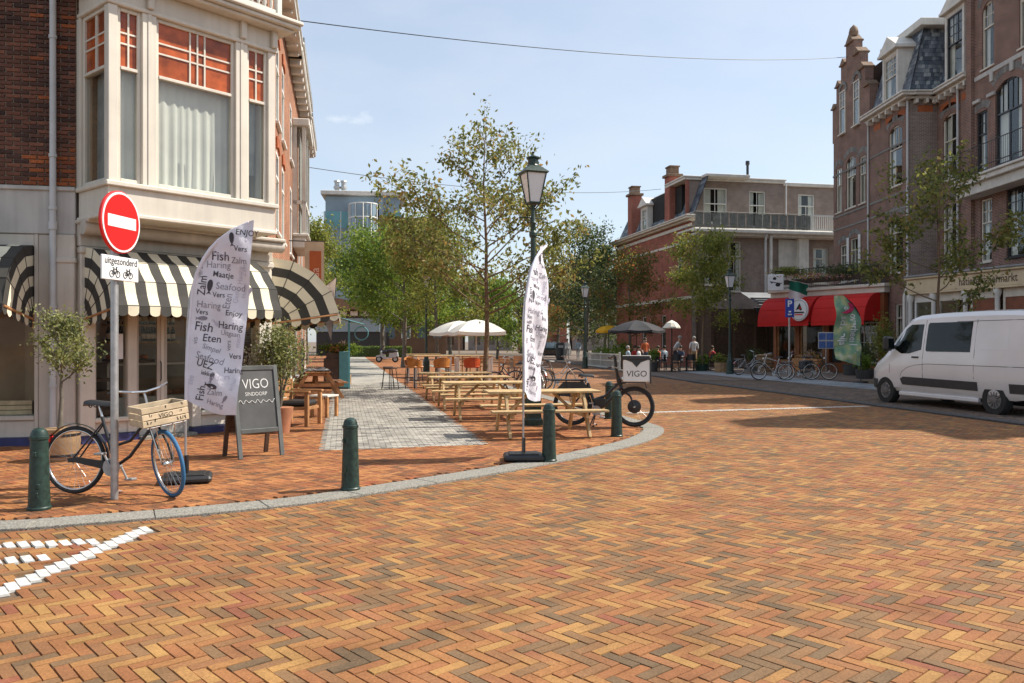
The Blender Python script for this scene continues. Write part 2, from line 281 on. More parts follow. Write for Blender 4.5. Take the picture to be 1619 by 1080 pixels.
class MB:
    def __init__(s, M0=None):
        s.v = []; s.f = []; s.m = []; s.uv = []; s.M = M0.copy() if M0 is not None else Matrix(); s.mi = 0
    def add(s, vs, fs, mi=None):
        b = len(s.v); vs = [Vector(p) for p in vs]
        for p in vs: s.v.append(s.M @ p)
        mi = s.mi if mi is None else mi
        for f in fs:
            s.f.append([b + i for i in f]); s.m.append(mi)
            a, c, d = vs[f[0]], vs[f[1]], vs[f[2]]
            n = (c - a).cross(d - a); ax, ay, az = abs(n.x), abs(n.y), abs(n.z)
            if az > ax and az > ay: s.uv += [(vs[i].x, vs[i].y) for i in f]
            elif ax > ay: s.uv += [(vs[i].y, vs[i].z) for i in f]
            else: s.uv += [(vs[i].x, vs[i].z) for i in f]
        return s
    def box(s, x0, x1, y0, y1, z0, z1, b=0.0):
        if x0 > x1: x0, x1 = x1, x0
        if y0 > y1: y0, y1 = y1, y0
        if z0 > z1: z0, z1 = z1, z0
        if b <= 0:
            vs = [(x0, y0, z0), (x1, y0, z0), (x1, y1, z0), (x0, y1, z0), (x0, y0, z1), (x1, y0, z1), (x1, y1, z1), (x0, y1, z1)]
            return s.add(vs, [(0, 3, 2, 1), (4, 5, 6, 7), (0, 1, 5, 4), (1, 2, 6, 5), (2, 3, 7, 6), (3, 0, 4, 7)])
        b = min(b, (x1 - x0) * .45, (y1 - y0) * .45, (z1 - z0) * .45); vs = []
        idx = {}
        for i in (0, 1):
            for j in (0, 1):
                for k in (0, 1):
                    X_, Y_, Z_ = (x0, x1)[i], (y0, y1)[j], (z0, z1)[k]; dx, dy, dz = (b, -b)[i], (b, -b)[j], (b, -b)[k]
                    for a, p in (('x', (X_, Y_ + dy, Z_ + dz)), ('y', (X_ + dx, Y_, Z_ + dz)), ('z', (X_ + dx, Y_ + dy, Z_))):
                        idx[(i, j, k, a)] = len(vs); vs.append(p)
        I = lambda i, j, k, a: idx[(i, j, k, a)]
        fs = []
        for q in (0, 1):
            o = [(0, 0), (1, 0), (1, 1), (0, 1)]
            fs.append([I(q, a, c, 'x') for a, c in (o if q else o[::-1])])
            fs.append([I(a, q, c, 'y') for a, c in (o[::-1] if q else o)])
            fs.append([I(a, c, q, 'z') for a, c in (o if q else o[::-1])])
        for p in (0, 1):
            for q in (0, 1):
                e = [I(p, q, 0, 'x'), I(p, q, 1, 'x'), I(p, q, 1, 'y'), I(p, q, 0, 'y')]; fs.append(e if p != q else e[::-1])
                e = [I(p, 0, q, 'x'), I(p, 1, q, 'x'), I(p, 1, q, 'z'), I(p, 0, q, 'z')]; fs.append(e[::-1] if p != q else e)
                e = [I(0, p, q, 'y'), I(1, p, q, 'y'), I(1, p, q, 'z'), I(0, p, q, 'z')]; fs.append(e if p != q else e[::-1])
        for i in (0, 1):
            for j in (0, 1):
                for k in (0, 1):
                    e = [I(i, j, k, 'x'), I(i, j, k, 'y'), I(i, j, k, 'z')]; fs.append(e if (i + j + k) % 2 == 1 else e[::-1])
        return s.add(vs, fs)
    def beam(s, a, c, w, h, b=0.0, up=(0, 0, 1)):
        """rectangular bar from a to c, w across, h along `up`"""
        a, c = Vector(a), Vector(c); d = c - a; L = d.length; d.normalize(); up = Vector(up)
        sd = d.cross(up)
        if sd.length < 1e-5: sd = Vector((1, 0, 0))
        sd.normalize(); u = sd.cross(d)
        m = Matrix(((d.x, sd.x, u.x, a.x), (d.y, sd.y, u.y, a.y), (d.z, sd.z, u.z, a.z), (0, 0, 0, 1)))
        o = s.M; s.M = o @ m; s.box(0, L, -w / 2, w / 2, -h / 2, h / 2, b); s.M = o; return s
    def tube(s, pts, r, n=8, closed=False, caps=True):
        pts = [Vector(p) for p in pts]; k = len(pts); rs = r if isinstance(r, (list, tuple)) else [r] * k
        vs = []; prev = None
        for i, p in enumerate(pts):
            if closed: t = pts[(i + 1) % k] - pts[i - 1]
            else: t = pts[min(i + 1, k - 1)] - pts[max(i - 1, 0)]
            if t.length < 1e-9: t = Vector((0, 0, 1))
            t.normalize()
            if prev is None:
                a = Vector((0, 0, 1)) if abs(t.z) < .9 else Vector((1, 0, 0)); x = t.cross(a).normalized()
            else:
                x = prev - t * prev.dot(t)
                if x.length < 1e-6: x = t.cross(Vector((0, 0, 1)))
                x.normalize()
            prev = x; y = t.cross(x)
            for j in range(n):
                q = 2 * pi * j / n; vs.append(p + (x * cos(q) + y * sin(q)) * rs[i])
        fs = []
        for i in range(k if closed else k - 1):
            for j in range(n):
                a = i * n + j; b_ = i * n + (j + 1) % n; c = ((i + 1) % k) * n + (j + 1) % n; d = ((i + 1) % k) * n + j
                fs.append((a, b_, c, d))
        if caps and not closed:
            fs.append(tuple(range(n))[::-1]); fs.append(tuple((k - 1) * n + j for j in range(n)))
        return s.add(vs, fs)
    def lathe(s, prof, n=16, c=(0, 0, 0), axis='z', start=0.0):
        vs = []; c = Vector(c)
        for r, z in prof:
            for j in range(n):
                q = start + 2 * pi * j / n
                p = Vector((r * cos(q), r * sin(q), z))
                if axis == 'y': p = Vector((p.x, p.z, p.y))
                if axis == 'x': p = Vector((p.z, p.x, p.y))
                vs.append(c + p)
        fs = []
        for i in range(len(prof) - 1):
            for j in range(n):
                fs.append((i * n + j, i * n + (j + 1) % n, (i + 1) * n + (j + 1) % n, (i + 1) * n + j))
        fs.append(tuple(range(n))[::-1]); fs.append(tuple((len(prof) - 1) * n + j for j in range(n)))
        if axis == 'y': fs = [f[::-1] for f in fs]
        return s.add(vs, fs)
    def prism(s, poly, d0, d1, axis='y'):
        """polygon swept along an axis; poly holds the two other coordinates in order"""
        n = len(poly); vs = []
        for d in (d0, d1):
            for p, q in poly:
                vs.append((p, d, q) if axis == 'y' else (d, p, q) if axis == 'x' else (p, q, d))
        ar = sum(poly[i][0] * poly[(i + 1) % n][1] - poly[(i + 1) % n][0] * poly[i][1] for i in range(n))
        fl = (ar > 0) == (axis != 'y')
        if d1 < d0: fl = not fl
        fs = [tuple(range(n))[::-1], tuple(range(n, 2 * n))] + [(i, (i + 1) % n, n + (i + 1) % n, n + i) for i in range(n)]
        if not fl: fs = [f[::-1] for f in fs]
        return s.add(vs, fs)
    def grid(s, fn, nu, nv, mi=None):
        vs = [fn(i / nu, j / nv) for j in range(nv + 1) for i in range(nu + 1)]
        fs = [(j * (nu + 1) + i, j * (nu + 1) + i + 1, (j + 1) * (nu + 1) + i + 1, (j + 1) * (nu + 1) + i) for j in range(nv) for i in range(nu)]
        return s.add(vs, fs, mi)
    def torus(s, R0, r, c=(0, 0, 0), n=32, k=8, axis='y', ez=1.0):
        pts = []
        for i in range(n):
            q = 2 * pi * i / n
            p = (R0 * cos(q), 0, R0 * sin(q)) if axis == 'y' else (0, R0 * cos(q), R0 * sin(q)) if axis == 'x' else (R0 * cos(q), R0 * sin(q), 0)
            pts.append(Vector(c) + Vector(p))
        return s.tube(pts, r, k, closed=True)
    def ball(s, c, r, n=10, m=6, sq=(1, 1, 1)):
        prof = [(max(1e-4, r * sin(pi * i / m)), -r * cos(pi * i / m)) for i in range(m + 1)]
        o = s.M; s.M = o @ Matrix.Translation(c) @ Matrix.Diagonal((*sq, 1)); s.lathe(prof, n); s.M = o; return s
    def build(s, name, mats, parent=None, sharp=32, smooth=True):
        if not isinstance(mats, (list, tuple)): mats = [mats]
        inv = wm(parent).inverted()
        me = bpy.data.meshes.new(name); me.from_pydata([inv @ p for p in s.v], [], s.f)
        for m in mats: me.materials.append(m)
        if s.f:
            me.polygons.foreach_set('material_index', s.m)
            uvl = me.uv_layers.new(name='UVMap'); uvl.data.foreach_set('uv', [c for p in s.uv for c in p])
            if smooth: me.polygons.foreach_set('use_smooth', [True] * len(s.f)); me.set_sharp_from_angle(angle=radians(sharp))
        return link(name, me, parent)

def link(name, data, parent=None):
    o = bpy.data.objects.new(name, data); COL.objects.link(o)
    if parent is not None: o.parent = parent; WM[o.name] = wm(parent)
    return o
def tag(o, label, cat=None, group=None, kind=None):
    if label: o['label'] = label
    if cat: o['category'] = cat
    if group: o['group'] = group
    if kind: o['kind'] = kind
    return o
def thing(name, label, cat, M0=None, group=None):
    o = bpy.data.objects.new(name, None); COL.objects.link(o); o.empty_display_size = .3
    M0 = M0 if M0 is not None else Matrix(); o.matrix_world = M0
    o.location = M0.to_translation(); o.rotation_euler = M0.to_euler(); WM[o.name] = M0.copy()
    return tag(o, label, cat, group)
def dup(root, M0, label=None, group=None):
    r = root.copy(); COL.objects.link(r); r.location = M0.to_translation(); r.rotation_euler = M0.to_euler()
    WM[r.name] = M0.copy()
    if label: r['label'] = label
    if group: r['group'] = group
    for ch in list(root.children):
        c = ch.copy(); COL.objects.link(c); c.parent = r
        for g in list(ch.children):
            d = g.copy(); COL.objects.link(d); d.parent = c
    return r
def structure(o): o['kind'] = 'structure'; return o
def stuff(o): o['kind'] = 'stuff'; return o

_fc = {}
def text_geo(txt, size, shear=0.0, bold=0.0):
    """outlines of a word as flat triangles, left edge at 0, baseline 0"""
    key = (txt, shear, bold)
    if key not in _fc:
        cu = bpy.data.curves.new('word', 'FONT'); cu.body = txt; cu.size = 1.0; cu.shear = shear; cu.offset = bold; cu.resolution_u = 3
        o = bpy.data.objects.new('word', cu); COL.objects.link(o)
        dg = bpy.context.evaluated_depsgraph_get(); me = bpy.data.meshes.new_from_object(o.evaluated_get(dg))
        vs = [(p.co.x, p.co.y) for p in me.vertices]; fs = [tuple(p.vertices) for p in me.polygons]
        bpy.data.objects.remove(o); bpy.data.curves.remove(cu); bpy.data.meshes.remove(me); _fc[key] = (vs, fs)
    vs, fs = _fc[key]
    return [(a * size, b * size) for a, b in vs], fs
def words_on(F, parent, m, words, fn, **kw):
    for w, size, rot, at in words: mb = MB(F); text_on(mb, w, size, fn, rot, at, **kw); mb.build('lettering', m, parent, smooth=False)
def text_on(mb, txt, size, fn, rot=0.0, at=(0, 0), shear=0.0, bold=0.01, center=False, squeeze=1.0):
    """letters laid on a surface: fn(a, b) gives the 3-D point for flat coordinates"""
    vs, fs = text_geo(txt, size, shear, bold)
    if not vs: return mb
    if center:
        w = max(v[0] for v in vs); vs = [(a - w / 2, b) for a, b in vs]
    c, s_ = cos(rot), sin(rot)
    pts = [(at[0] + squeeze * a * c - b * s_, at[1] + squeeze * a * s_ + b * c) for a, b in vs]
    return mb.add([fn(a, b) for a, b in pts], fs)

# ---------------- walls and windows
def wall(mb, x0, x1, z0, z1, holes=(), reveal=.14, y=0.0):
    xs = sorted(set([x0, x1] + [h[0] for h in holes] + [h[1] for h in holes])); zs = sorted(set([z0, z1] + [h[2] for h in holes] + [h[3] for h in holes]))
    xs = [a for a in xs if x0 <= a <= x1]; zs = [a for a in zs if z0 <= a <= z1]
    for i in range(len(xs) - 1):
        for j in range(len(zs) - 1):
            cx, cz = (xs[i] + xs[i + 1]) / 2, (zs[j] + zs[j + 1]) / 2
            if any(h[0] < cx < h[1] and h[2] < cz < h[3] for h in holes): continue
            mb.add([(xs[i], y, zs[j]), (xs[i + 1], y, zs[j]), (xs[i + 1], y, zs[j + 1]), (xs[i], y, zs[j + 1])], [(0, 1, 2, 3)])
    for a, b, c, d in holes:
        e = y + reveal
        mb.add([(a, y, c), (a, e, c), (a, e, d), (a, y, d)], [(0, 3, 2, 1)]); mb.add([(b, y, c), (b, e, c), (b, e, d), (b, y, d)], [(0, 1, 2, 3)])
        mb.add([(a, y, d), (b, y, d), (b, e, d), (a, e, d)], [(0, 1, 2, 3)]); mb.add([(a, y, c), (b, y, c), (b, e, c), (a, e, c)], [(0, 3, 2, 1)])
    return mb
def window(root, F, x0, x1, z0, z1, fm, y=.09, w=.07, transom=None, up=(1, 1), lo=(1, 1), glass=None, upglass=None, curtain=None, sill=True,
           name='window', mw=.03, singles=False, arch=0.0, sillm=None, closed=False):
    """framed window with its panes, curtain and sill; up / lo = columns, rows of panes above and below the transom"""
    glass = glass or M['glass']; upglass = upglass or glass
    f = MB(F); d = .06
    f.box(x0, x0 + w, y - d / 2, y + d, z0, z1, .006); f.box(x1 - w, x1, y - d / 2, y + d, z0, z1, .006)
    f.box(x0 + w, x1 - w, y - d / 2, y + d, z1 - w, z1, .006); f.box(x0 + w, x1 - w, y - d / 2, y + d, z0, z0 + w * 1.1, .006)
    cells = []
    def split(a, b, c, e, nc, nr, g, cw=None):
        cw = cw or [1] * nc; t = sum(cw); acc = a; xs = [a]
        for q in cw: acc += (b - a) * q / t; xs.append(acc)
        rr = [1] * nr if not isinstance(nr, (list, tuple)) else list(nr); t = sum(rr); acc = c; zs = [c]
        for q in rr: acc += (e - c) * q / t; zs.append(acc)
        for q in xs[1:-1]: f.box(q - mw / 2, q + mw / 2, y - .012, y + .032, c, e)
        for q in zs[1:-1]: f.box(a, b, y - .010, y + .030, q - mw / 2, q + mw / 2)
        if singles:
            for i in range(len(xs) - 1):
                for j in range(len(zs) - 1): cells.append((xs[i], xs[i + 1], zs[j], zs[j + 1], g))
        else: cells.append((a, b, c, e, g))
    iz0, iz1, ix0, ix1 = z0 + w * 1.1, z1 - w, x0 + w, x1 - w
    if transom:
        t = z0 + (z1 - z0) * transom; tw = w * .9
        f.box(ix0, ix1, y - d / 2 - .012, y + d, t - tw / 2, t + tw / 2, .006)
        c_ = up[0] if isinstance(up[0], (list, tuple)) else None
        split(ix0, ix1, t + tw / 2, iz1, len(c_) if c_ else up[0], up[1], upglass, c_)
        split(ix0, ix1, iz0, t - tw / 2, lo[0], lo[1], glass)
    else: split(ix0, ix1, iz0, iz1, lo[0], lo[1], glass)
    if sill: f.box(x0 - .05, x1 + .05, -.07, y + .02, z0 - .07, z0 - .002, .008)
    o = f.build(name, fm, root)
    for a, b, c, e, g in cells:
        p = MB(F); p.box(a, b, y + .008, y + .016, c, e); p.build('pane', g, o, smooth=False)
    if curtain:
        cm, parts = curtain
        q = MB(F)
        for (s0, s1, t0, t1) in parts:
            a, b = x0 + (x1 - x0) * s0, x0 + (x1 - x0) * s1; c, e = z0 + (z1 - z0) * t0, z0 + (z1 - z0) * t1
            n = max(6, int((b - a) / .035)); ph = R.random() * 6
            q.grid(lambda u, v: (a + (b - a) * u, y + .13 + .028 * sin(ph + u * (b - a) * 46 + 1.1 * sin(u * (b - a) * 11)) * (.4 + .6 * (1 - v)), c + (e - c) * v), n, 4)
        q.build('curtain', cm, o, sharp=80)
    return o

# ---------------- paving
def herring(n, wd, gap, th, seed, xmin, xmax, ymin, ymax, ang, origin=(0, 0)):
    """centres and half sizes of herringbone pieces (length n*wd) covering a rectangle of the world, as arrays"""
    c, s_ = cos(ang), sin(ang); ox, oy = origin
    cs = np.array([[xmin, ymin], [xmax, ymin], [xmin, ymax], [xmax, ymax]]) - np.array([ox, oy])
    loc = np.stack([cs[:, 0] * c + cs[:, 1] * s_, -cs[:, 0] * s_ + cs[:, 1] * c], 1) / wd
    i0, j0 = np.floor(loc.min(0)).astype(int) - n; i1, j1 = np.ceil(loc.max(0)).astype(int) + n
    I, J = np.meshgrid(np.arange(i0, i1), np.arange(j0, j1)); k = (I - J) % (2 * n)
    h = k == 0; v = k == n
    cx = np.concatenate([I[h] + n / 2, I[v] + .5]) * wd; cy = np.concatenate([J[h] + .5, J[v] + 1 - n / 2]) * wd
    ver = np.concatenate([np.zeros(h.sum()), np.ones(v.sum())])
    return np.stack([ox + cx * c - cy * s_, oy + cx * s_ + cy * c], 1), ver * pi / 2 + ang
def running(lx, wy, xmin, xmax, ymin, ymax, ang, origin):
    c, s_ = cos(ang), sin(ang); ox, oy = origin
    cs = np.array([[xmin, ymin], [xmax, ymin], [xmin, ymax], [xmax, ymax]]) - np.array([ox, oy])
    loc = np.stack([cs[:, 0] * c + cs[:, 1] * s_, -cs[:, 0] * s_ + cs[:, 1] * c], 1)
    i0, i1 = int(loc[:, 0].min() / lx) - 1, int(loc[:, 0].max() / lx) + 2; j0, j1 = int(loc[:, 1].min() / wy) - 1, int(loc[:, 1].max() / wy) + 2
    I, J = np.meshgrid(np.arange(i0, i1), np.arange(j0, j1)); I = I.ravel(); J = J.ravel()
    cx = (I + .5 * (J % 2) + .5) * lx; cy = (J + .5) * wy
    return np.stack([ox + cx * c - cy * s_, oy + cx * s_ + cy * c], 1), np.full(len(I), ang)
def inpoly(P, poly):
    x, y = P[:, 0], P[:, 1]; r = np.zeros(len(P), bool); n = len(poly)
    for i in range(n):
        (x0, y0), (x1, y1) = poly[i], poly[(i + 1) % n]
        c = ((y0 > y) != (y1 > y)) & (x < (x1 - x0) * (y - y0) / (y1 - y0 + 1e-12) + x0); r ^= c
    return r
def seen(P, m=2.5, near=3.0, far=31):
    return (P[:, 1] > near) & (P[:, 1] < far) & (np.abs(P[:, 0]) < P[:, 1] * .6235 + m)
def pieces_mesh(name, P, A, hl, hw, top, th, inset, seed):
    """one mesh of many small blocks: chamfered top, sides, each a little uneven"""
    rs = np.random.RandomState(seed); n = len(P)
    dz = rs.uniform(-.0018, .0018, n); tx = rs.uniform(-.010, .010, n); ty = rs.uniform(-.012, .012, n); da = rs.uniform(-.012, .012, n)
    sx = np.array([-1, 1, 1, -1]); sy = np.array([-1, -1, 1, 1])
    V = np.zeros((n, 8, 3)); c, s_ = np.cos(A + da), np.sin(A + da)
    for k in range(4):
        for q, ins in ((0, inset), (4, 0.0)):
            lx = sx[k] * (hl - ins); ly = sy[k] * (hw - ins)
            V[:, k + q, 0] = P[:, 0] + lx * c - ly * s_; V[:, k + q, 1] = P[:, 1] + lx * s_ + ly * c
            V[:, k + q, 2] = top + dz + tx * lx + ty * ly - (0 if q == 0 else th)
        # chamfer: lower ring sits wider and lower
    F = np.array([[0, 1, 2, 3], [0, 4, 5, 1], [1, 5, 6, 2], [2, 6, 7, 3], [3, 7, 4, 0]])
    FF = (F[None] + (np.arange(n) * 8)[:, None, None]).reshape(-1, 4)
    me = bpy.data.meshes.new(name); me.vertices.add(n * 8); me.vertices.foreach_set('co', V.reshape(-1))
    me.loops.add(len(FF) * 4); me.loops.foreach_set('vertex_index', FF.reshape(-1)); me.polygons.add(len(FF))
    me.polygons.foreach_set('loop_start', np.arange(len(FF)) * 4); me.polygons.foreach_set('use_smooth', np.zeros(len(FF), bool)); me.update(calc_edges=True)
    return me
def lay(parent, P, A, hl, hw, top, m, name, massname, th=.016, inset=.003, single=300, seed=5):
    """the nearest pieces one by one, the rest as one mass"""
    d = P[:, 1] + .25 * np.abs(P[:, 0]) + 1e3 * (np.abs(P[:, 0]) > P[:, 1] * .62 + .05) + 1e3 * (P[:, 1] < 3.82); o = np.argsort(d)
    near, rest = o[:single], o[single:]
    protos = []
    for k in range(4):
        me = pieces_mesh(name, np.zeros((1, 2)), np.zeros(1), hl, hw, 0, th, inset, seed + k); me.materials.append(m); protos.append(me)
    rs = random.Random(seed)
    for i in near:
        b = link(name, protos[rs.randrange(4)], parent); b.location = (P[i, 0], P[i, 1], top + rs.uniform(-.0015, .0015))
        b.rotation_euler = (rs.uniform(-.008, .008), rs.uniform(-.006, .006), A[i] + rs.uniform(-.01, .01))
    if len(rest):
        me = pieces_mesh(massname, P[rest], A[rest], hl, hw, top, th, inset, seed); me.materials.append(m)
        stuff(link(massname, me, parent))

# ---------------- trees
def leaves_mesh(name, C, size, seed, m, droop=.35, aspect=.5):
    rs = np.random.RandomState(seed); n = len(C)
    ax = rs.normal(size=(n, 3)); ax[:, 2] -= droop; ax /= np.linalg.norm(ax, axis=1)[:, None] + 1e-9
    rd = rs.normal(size=(n, 3)); sd = np.cross(ax, rd); sd /= np.linalg.norm(sd, axis=1)[:, None] + 1e-9
    nr = np.cross(ax, sd); L = size * rs.uniform(.65, 1.25, n)[:, None]; w = L * aspect * .5
    V = np.zeros((n, 4, 3)); V[:, 0] = C; V[:, 1] = C + ax * L * .5 + sd * w + nr * w * .35; V[:, 2] = C + ax * L; V[:, 3] = C + ax * L * .5 - sd * w + nr * w * .35
    F = np.array([[0, 1, 2], [0, 2, 3]]); FF = (F[None] + (np.arange(n) * 4)[:, None, None]).reshape(-1, 3)
    me = bpy.data.meshes.new(name); me.vertices.add(n * 4); me.vertices.foreach_set('co', V.reshape(-1))
    me.loops.add(len(FF) * 3); me.loops.foreach_set('vertex_index', FF.reshape(-1)); me.polygons.add(len(FF))
    me.polygons.foreach_set('loop_start', np.arange(len(FF)) * 3); me.polygons.foreach_set('use_smooth', np.zeros(len(FF), bool)); me.update(calc_edges=True); me.materials.append(m)
    return me
def tree(name, label, x, y, h, rad, clear, m, bark, seed, n_leaf, leaf=.10, levels=3, trunk_r=.07, cat='tree', group=None, z=0.02, limbs=9, spread=1.0, up=.55,
         tuft=.16, wob=.05, root=None, cone=0.0):
    """tapered trunk, limbs that fork, leaves hung along the outer twigs"""
    rr = random.Random(seed); F = frame(x, y, z)
    t = root or thing(name, label, cat, F, group)
    mb = MB(F); pts = []; k = 9; px = py = 0.0
    for i in range(k + 1):
        q = i / k; pts.append(Vector((px, py, h * .93 * q))); px += rr.uniform(-wob, wob) * h * .12; py += rr.uniform(-wob, wob) * h * .12
    rs_ = [trunk_r * (1.25 if i == 0 else 1) * max(.08, (1 - i / k) ** .8) for i in range(k + 1)]
    mb.tube(pts, rs_, 8); mb.build('trunk', bark, t, sharp=60)
    br = MB(F); tips = []
    def at(zz):
        q = max(0, min(k - 1e-3, zz / (h * .93) * k)); i = int(q); return pts[i].lerp(pts[i + 1], q - i), rs_[i]
    def limb(p, d, L, r, lev, ww=1.0):
        seg = 5; ps = [p.copy()]; dd = d.copy()
        for i in range(seg):
            dd = (dd + Vector((rr.uniform(-.22, .22), rr.uniform(-.22, .22), rr.uniform(-.10, .20)))).normalized(); ps.append(ps[-1] + dd * L / seg)
        br.tube(ps, [max(.004, r * (1 - .8 * i / seg)) for i in range(seg + 1)], 5 if lev > 1 else 4, caps=False)
        if lev <= 1:
            for i in range(1, seg + 1):
                tips.append((ps[i], ww * (.5 + .5 * i / seg)))
        else:
            for i in range(2, seg + 1):
                tips.append((ps[i], ww * .25))
            nb = rr.randint(3, 5)
            for j in range(nb):
                q = .35 + .65 * (j + rr.random() * .6) / nb; q = min(.99, q); i = int(q * seg); b = ps[i].lerp(ps[min(seg, i + 1)], q * seg - i)
                nd = (dd + Vector((rr.gauss(0, .6), rr.gauss(0, .6), rr.gauss(.05, .4)))).normalized()
                limb(b, nd, L * rr.uniform(.35, .6), r * .5, lev - 1, ww)
    for i in range(limbs):
        q = (i + .5 * rr.random()) / limbs; zz = clear + (h * .9 - clear) * q ** (1.2 if cone else .9); p, r0 = at(zz)
        a = i * 2.4 + rr.uniform(-.5, .5); prof = sqrt(max(.06, 1 - ((q - .30) / .74) ** 2)) * (1 - cone * q)
        L = rad * prof * rr.uniform(.78, 1.12) * spread; e = up * (.5 + .9 * q)
        limb(p, Vector((cos(a), sin(a), e)).normalized(), L, max(.012, r0 * .5), levels - 1, (L / rad) ** 1.3)
    p, r0 = at(h * .9); limb(p, Vector((rr.uniform(-.1, .1), rr.uniform(-.1, .1), 1)).normalized(), h * .1, .01, 1, .35)
    br.build('branches', bark, t, sharp=80)
    rs = np.random.RandomState(seed); T = np.array([list(p) for p, w in tips]); wts = np.array([w for p, w in tips]); wts /= wts.sum()
    ix = rs.choice(len(T), n_leaf, p=wts); C = T[ix] + rs.normal(size=(n_leaf, 3)) * tuft * np.array([1, 1, .8])
    C = C[C[:, 2] > h * .93 * .02 + clear * .55]
    inv = wm(t).inverted() @ F
    C = C @ np.array(inv.to_3x3()).T + np.array(inv.to_translation())
    link('crown', leaves_mesh('crown', C, leaf, seed + 1, m), t)
    return t
def blob_plant(parent, F, c, rx, rz, n, leaf, m, seed, name='foliage', stems=True, bark=None):
    """bushy plant: leaves through a lumpy volume, a few stems inside"""
    rs = np.random.RandomState(seed); k = max(5, n // 90)
    cc = rs.normal(size=(k, 3)); cc /= np.linalg.norm(cc, axis=1)[:, None]; cc *= (rs.uniform(0, 1, k) ** .5)[:, None] * .75
    C = cc[rs.randint(0, k, n)] + rs.normal(size=(n, 3)) * .22
    C = C * np.array([rx, rx, rz]) + np.array(c); A = np.array(wm(parent).inverted() @ F)
    C = C @ A[:3, :3].T + A[:3, 3]
    o = link(name, leaves_mesh(name, C, leaf, seed, m, .05, .45), parent)
    return o
# ------------------------------------------------------------ the ground
D1 = Vector((-.201, .9796, 0)); D1n = Vector((.9796, .201, 0))      # the pedestrian street and its square direction
M['road_far'] = mat_brick('far_road_clinkers', (.33, .155, .07), (.20, .10, .055), (.09, .06, .04), .21, .07, .006)
M['walk_far'] = mat_brick('far_pavement_clinkers', (.36, .15, .06), (.25, .10, .045), (.10, .06, .04), .21, .07, .006)
M['paver_far'] = mat_brick('far_pale_pavers', (.42, .39, .34), (.33, .31, .27), (.15, .14, .12), .165, .085, .008)
M['dark_far'] = mat_brick('far_brown_clinkers', (.20, .15, .12), (.13, .10, .085), (.07, .06, .05), .21, .07, .006)
M['ground'] = mat('ground_earth', (.16, .12, .085), .95, .2, .05)
def sheet(name, poly, z, m, parent=None):
    mb = MB(); mb.add([(x, y, z) for x, y in poly], [tuple(range(len(poly)))]); return mb.build(name, m, parent, smooth=False)
structure(sheet('ground', [(-1500, -400), (1500, -400), (1500, 2200), (-1500, 2200)], -.04, M['ground']))

ko = [(-13, 5.6), (-8, 6.15)] + [tuple(G(*p)[:2]) for p in ((0, 840), (100, 832), (250, 820), (400, 806), (500, 795), (600, 779), (700, 763), (800, 746), (900, 727), (1000, 705), (1038, 692), (1052, 681))]
e0 = Vector((2.80, 15.3, 0))
ko += [tuple((e0 + D1 * s)[:2]) for s in (0, 2, 6, 12, 20, 30, 45, 60, 80)]
# smooth the turn
def chaikin(p, n=2):
    for _ in range(n):
        q = [p[0]]
        for a, b in zip(p[:-1], p[1:]):
            q.append((a[0] * .75 + b[0] * .25, a[1] * .75 + b[1] * .25)); q.append((a[0] * .25 + b[0] * .75, a[1] * .25 + b[1] * .75))
        q.append(p[-1]); p = q
    return p
ko = chaikin(ko)
def offset(p, d):
    r = []
    for i in range(len(p)):
        a, b = p[max(0, i - 1)], p[min(len(p) - 1, i + 1)]; tx, ty = b[0] - a[0], b[1] - a[1]; l = sqrt(tx * tx + ty * ty); r.append((p[i][0] - ty / l * d, p[i][1] + tx / l * d))
    return r
ki = offset(ko, .37)
kr = chaikin([(1.2, 84), (2.7, 69), (4.6, 55), (6.7, 34.7), (8.95, 20.4), (10.9, 8), (12, -2)])     # dark kerb across the road, far to near
kr2 = offset(kr, .32)
FARY = 31.0
# road
road_poly = [(-13, -2)] + ko + kr + [(12, -2)]
road = structure(sheet('road', road_poly, -.015, M['joint']))
mid_far = [p for p in ko if p[1] > FARY - .4] + [p for p in kr if p[1] > FARY - .4]
structure(sheet('far_road', [(mid_far[0][0] , FARY - .4)] + mid_far + [(mid_far[-1][0] , FARY - .4)], -.004, M['road_far']))
P, A = herring(3, .0705, .004, .016, 1, -24, 26, 2.6, FARY, radians(-48), (.03, .02))
road_area = [(-13, -2)] + offset(ko, .06) + offset(kr, .06) + [(12, -2)]
k = seen(P) & inpoly(P, road_area); P, A = P[k], A[k]
def band(P, a, b, w):
    a, b = np.array(a), np.array(b); d = b - a; L = np.linalg.norm(d); d /= L; r = P - a; t = r @ d; q = np.abs(r[:, 0] * d[1] - r[:, 1] * d[0]); return (t > -.02) & (t < L + .02) & (q < w)
def line_bricks(a, b, ang, step=.1):
    a, b = np.array(a), np.array(b); n = int(np.linalg.norm(b - a) / step); q = (np.arange(n) + .5) / n
    return a + (b - a) * q[:, None], np.full(n, radians(ang))
wl_ = [line_bricks((-3.33, 4.6), (-3.12, 7.06), -50), line_bricks((-5.6, 6.16), (-3.30, 6.58), -50), line_bricks((-5.2, 5.55), (-3.42, 6.10), -50), line_bricks((2.6, 18.4), (8.8, 20.35), -50)]
WP = np.concatenate([a for a, b in wl_]); WA = np.concatenate([b for a, b in wl_])
wh = band(P, (-3.33, 4.6), (-3.12, 7.06), .095) | band(P, (-5.6, 6.16), (-3.36, 6.56), .08) | band(P, (-5.2, 5.55), (-3.48, 6.08), .08) | band(P, (2.6, 18.4), (8.8, 20.35), .08)
lay(road, P[~wh], A[~wh], .1038, .0340, 0.0, M['road_brick'], 'brick', 'brick_paving', seed=3)
lay(road, WP, WA, .1035, .0345, 0.005, M['white_stone'], 'white_brick', 'white_brick_line', single=200, seed=9)
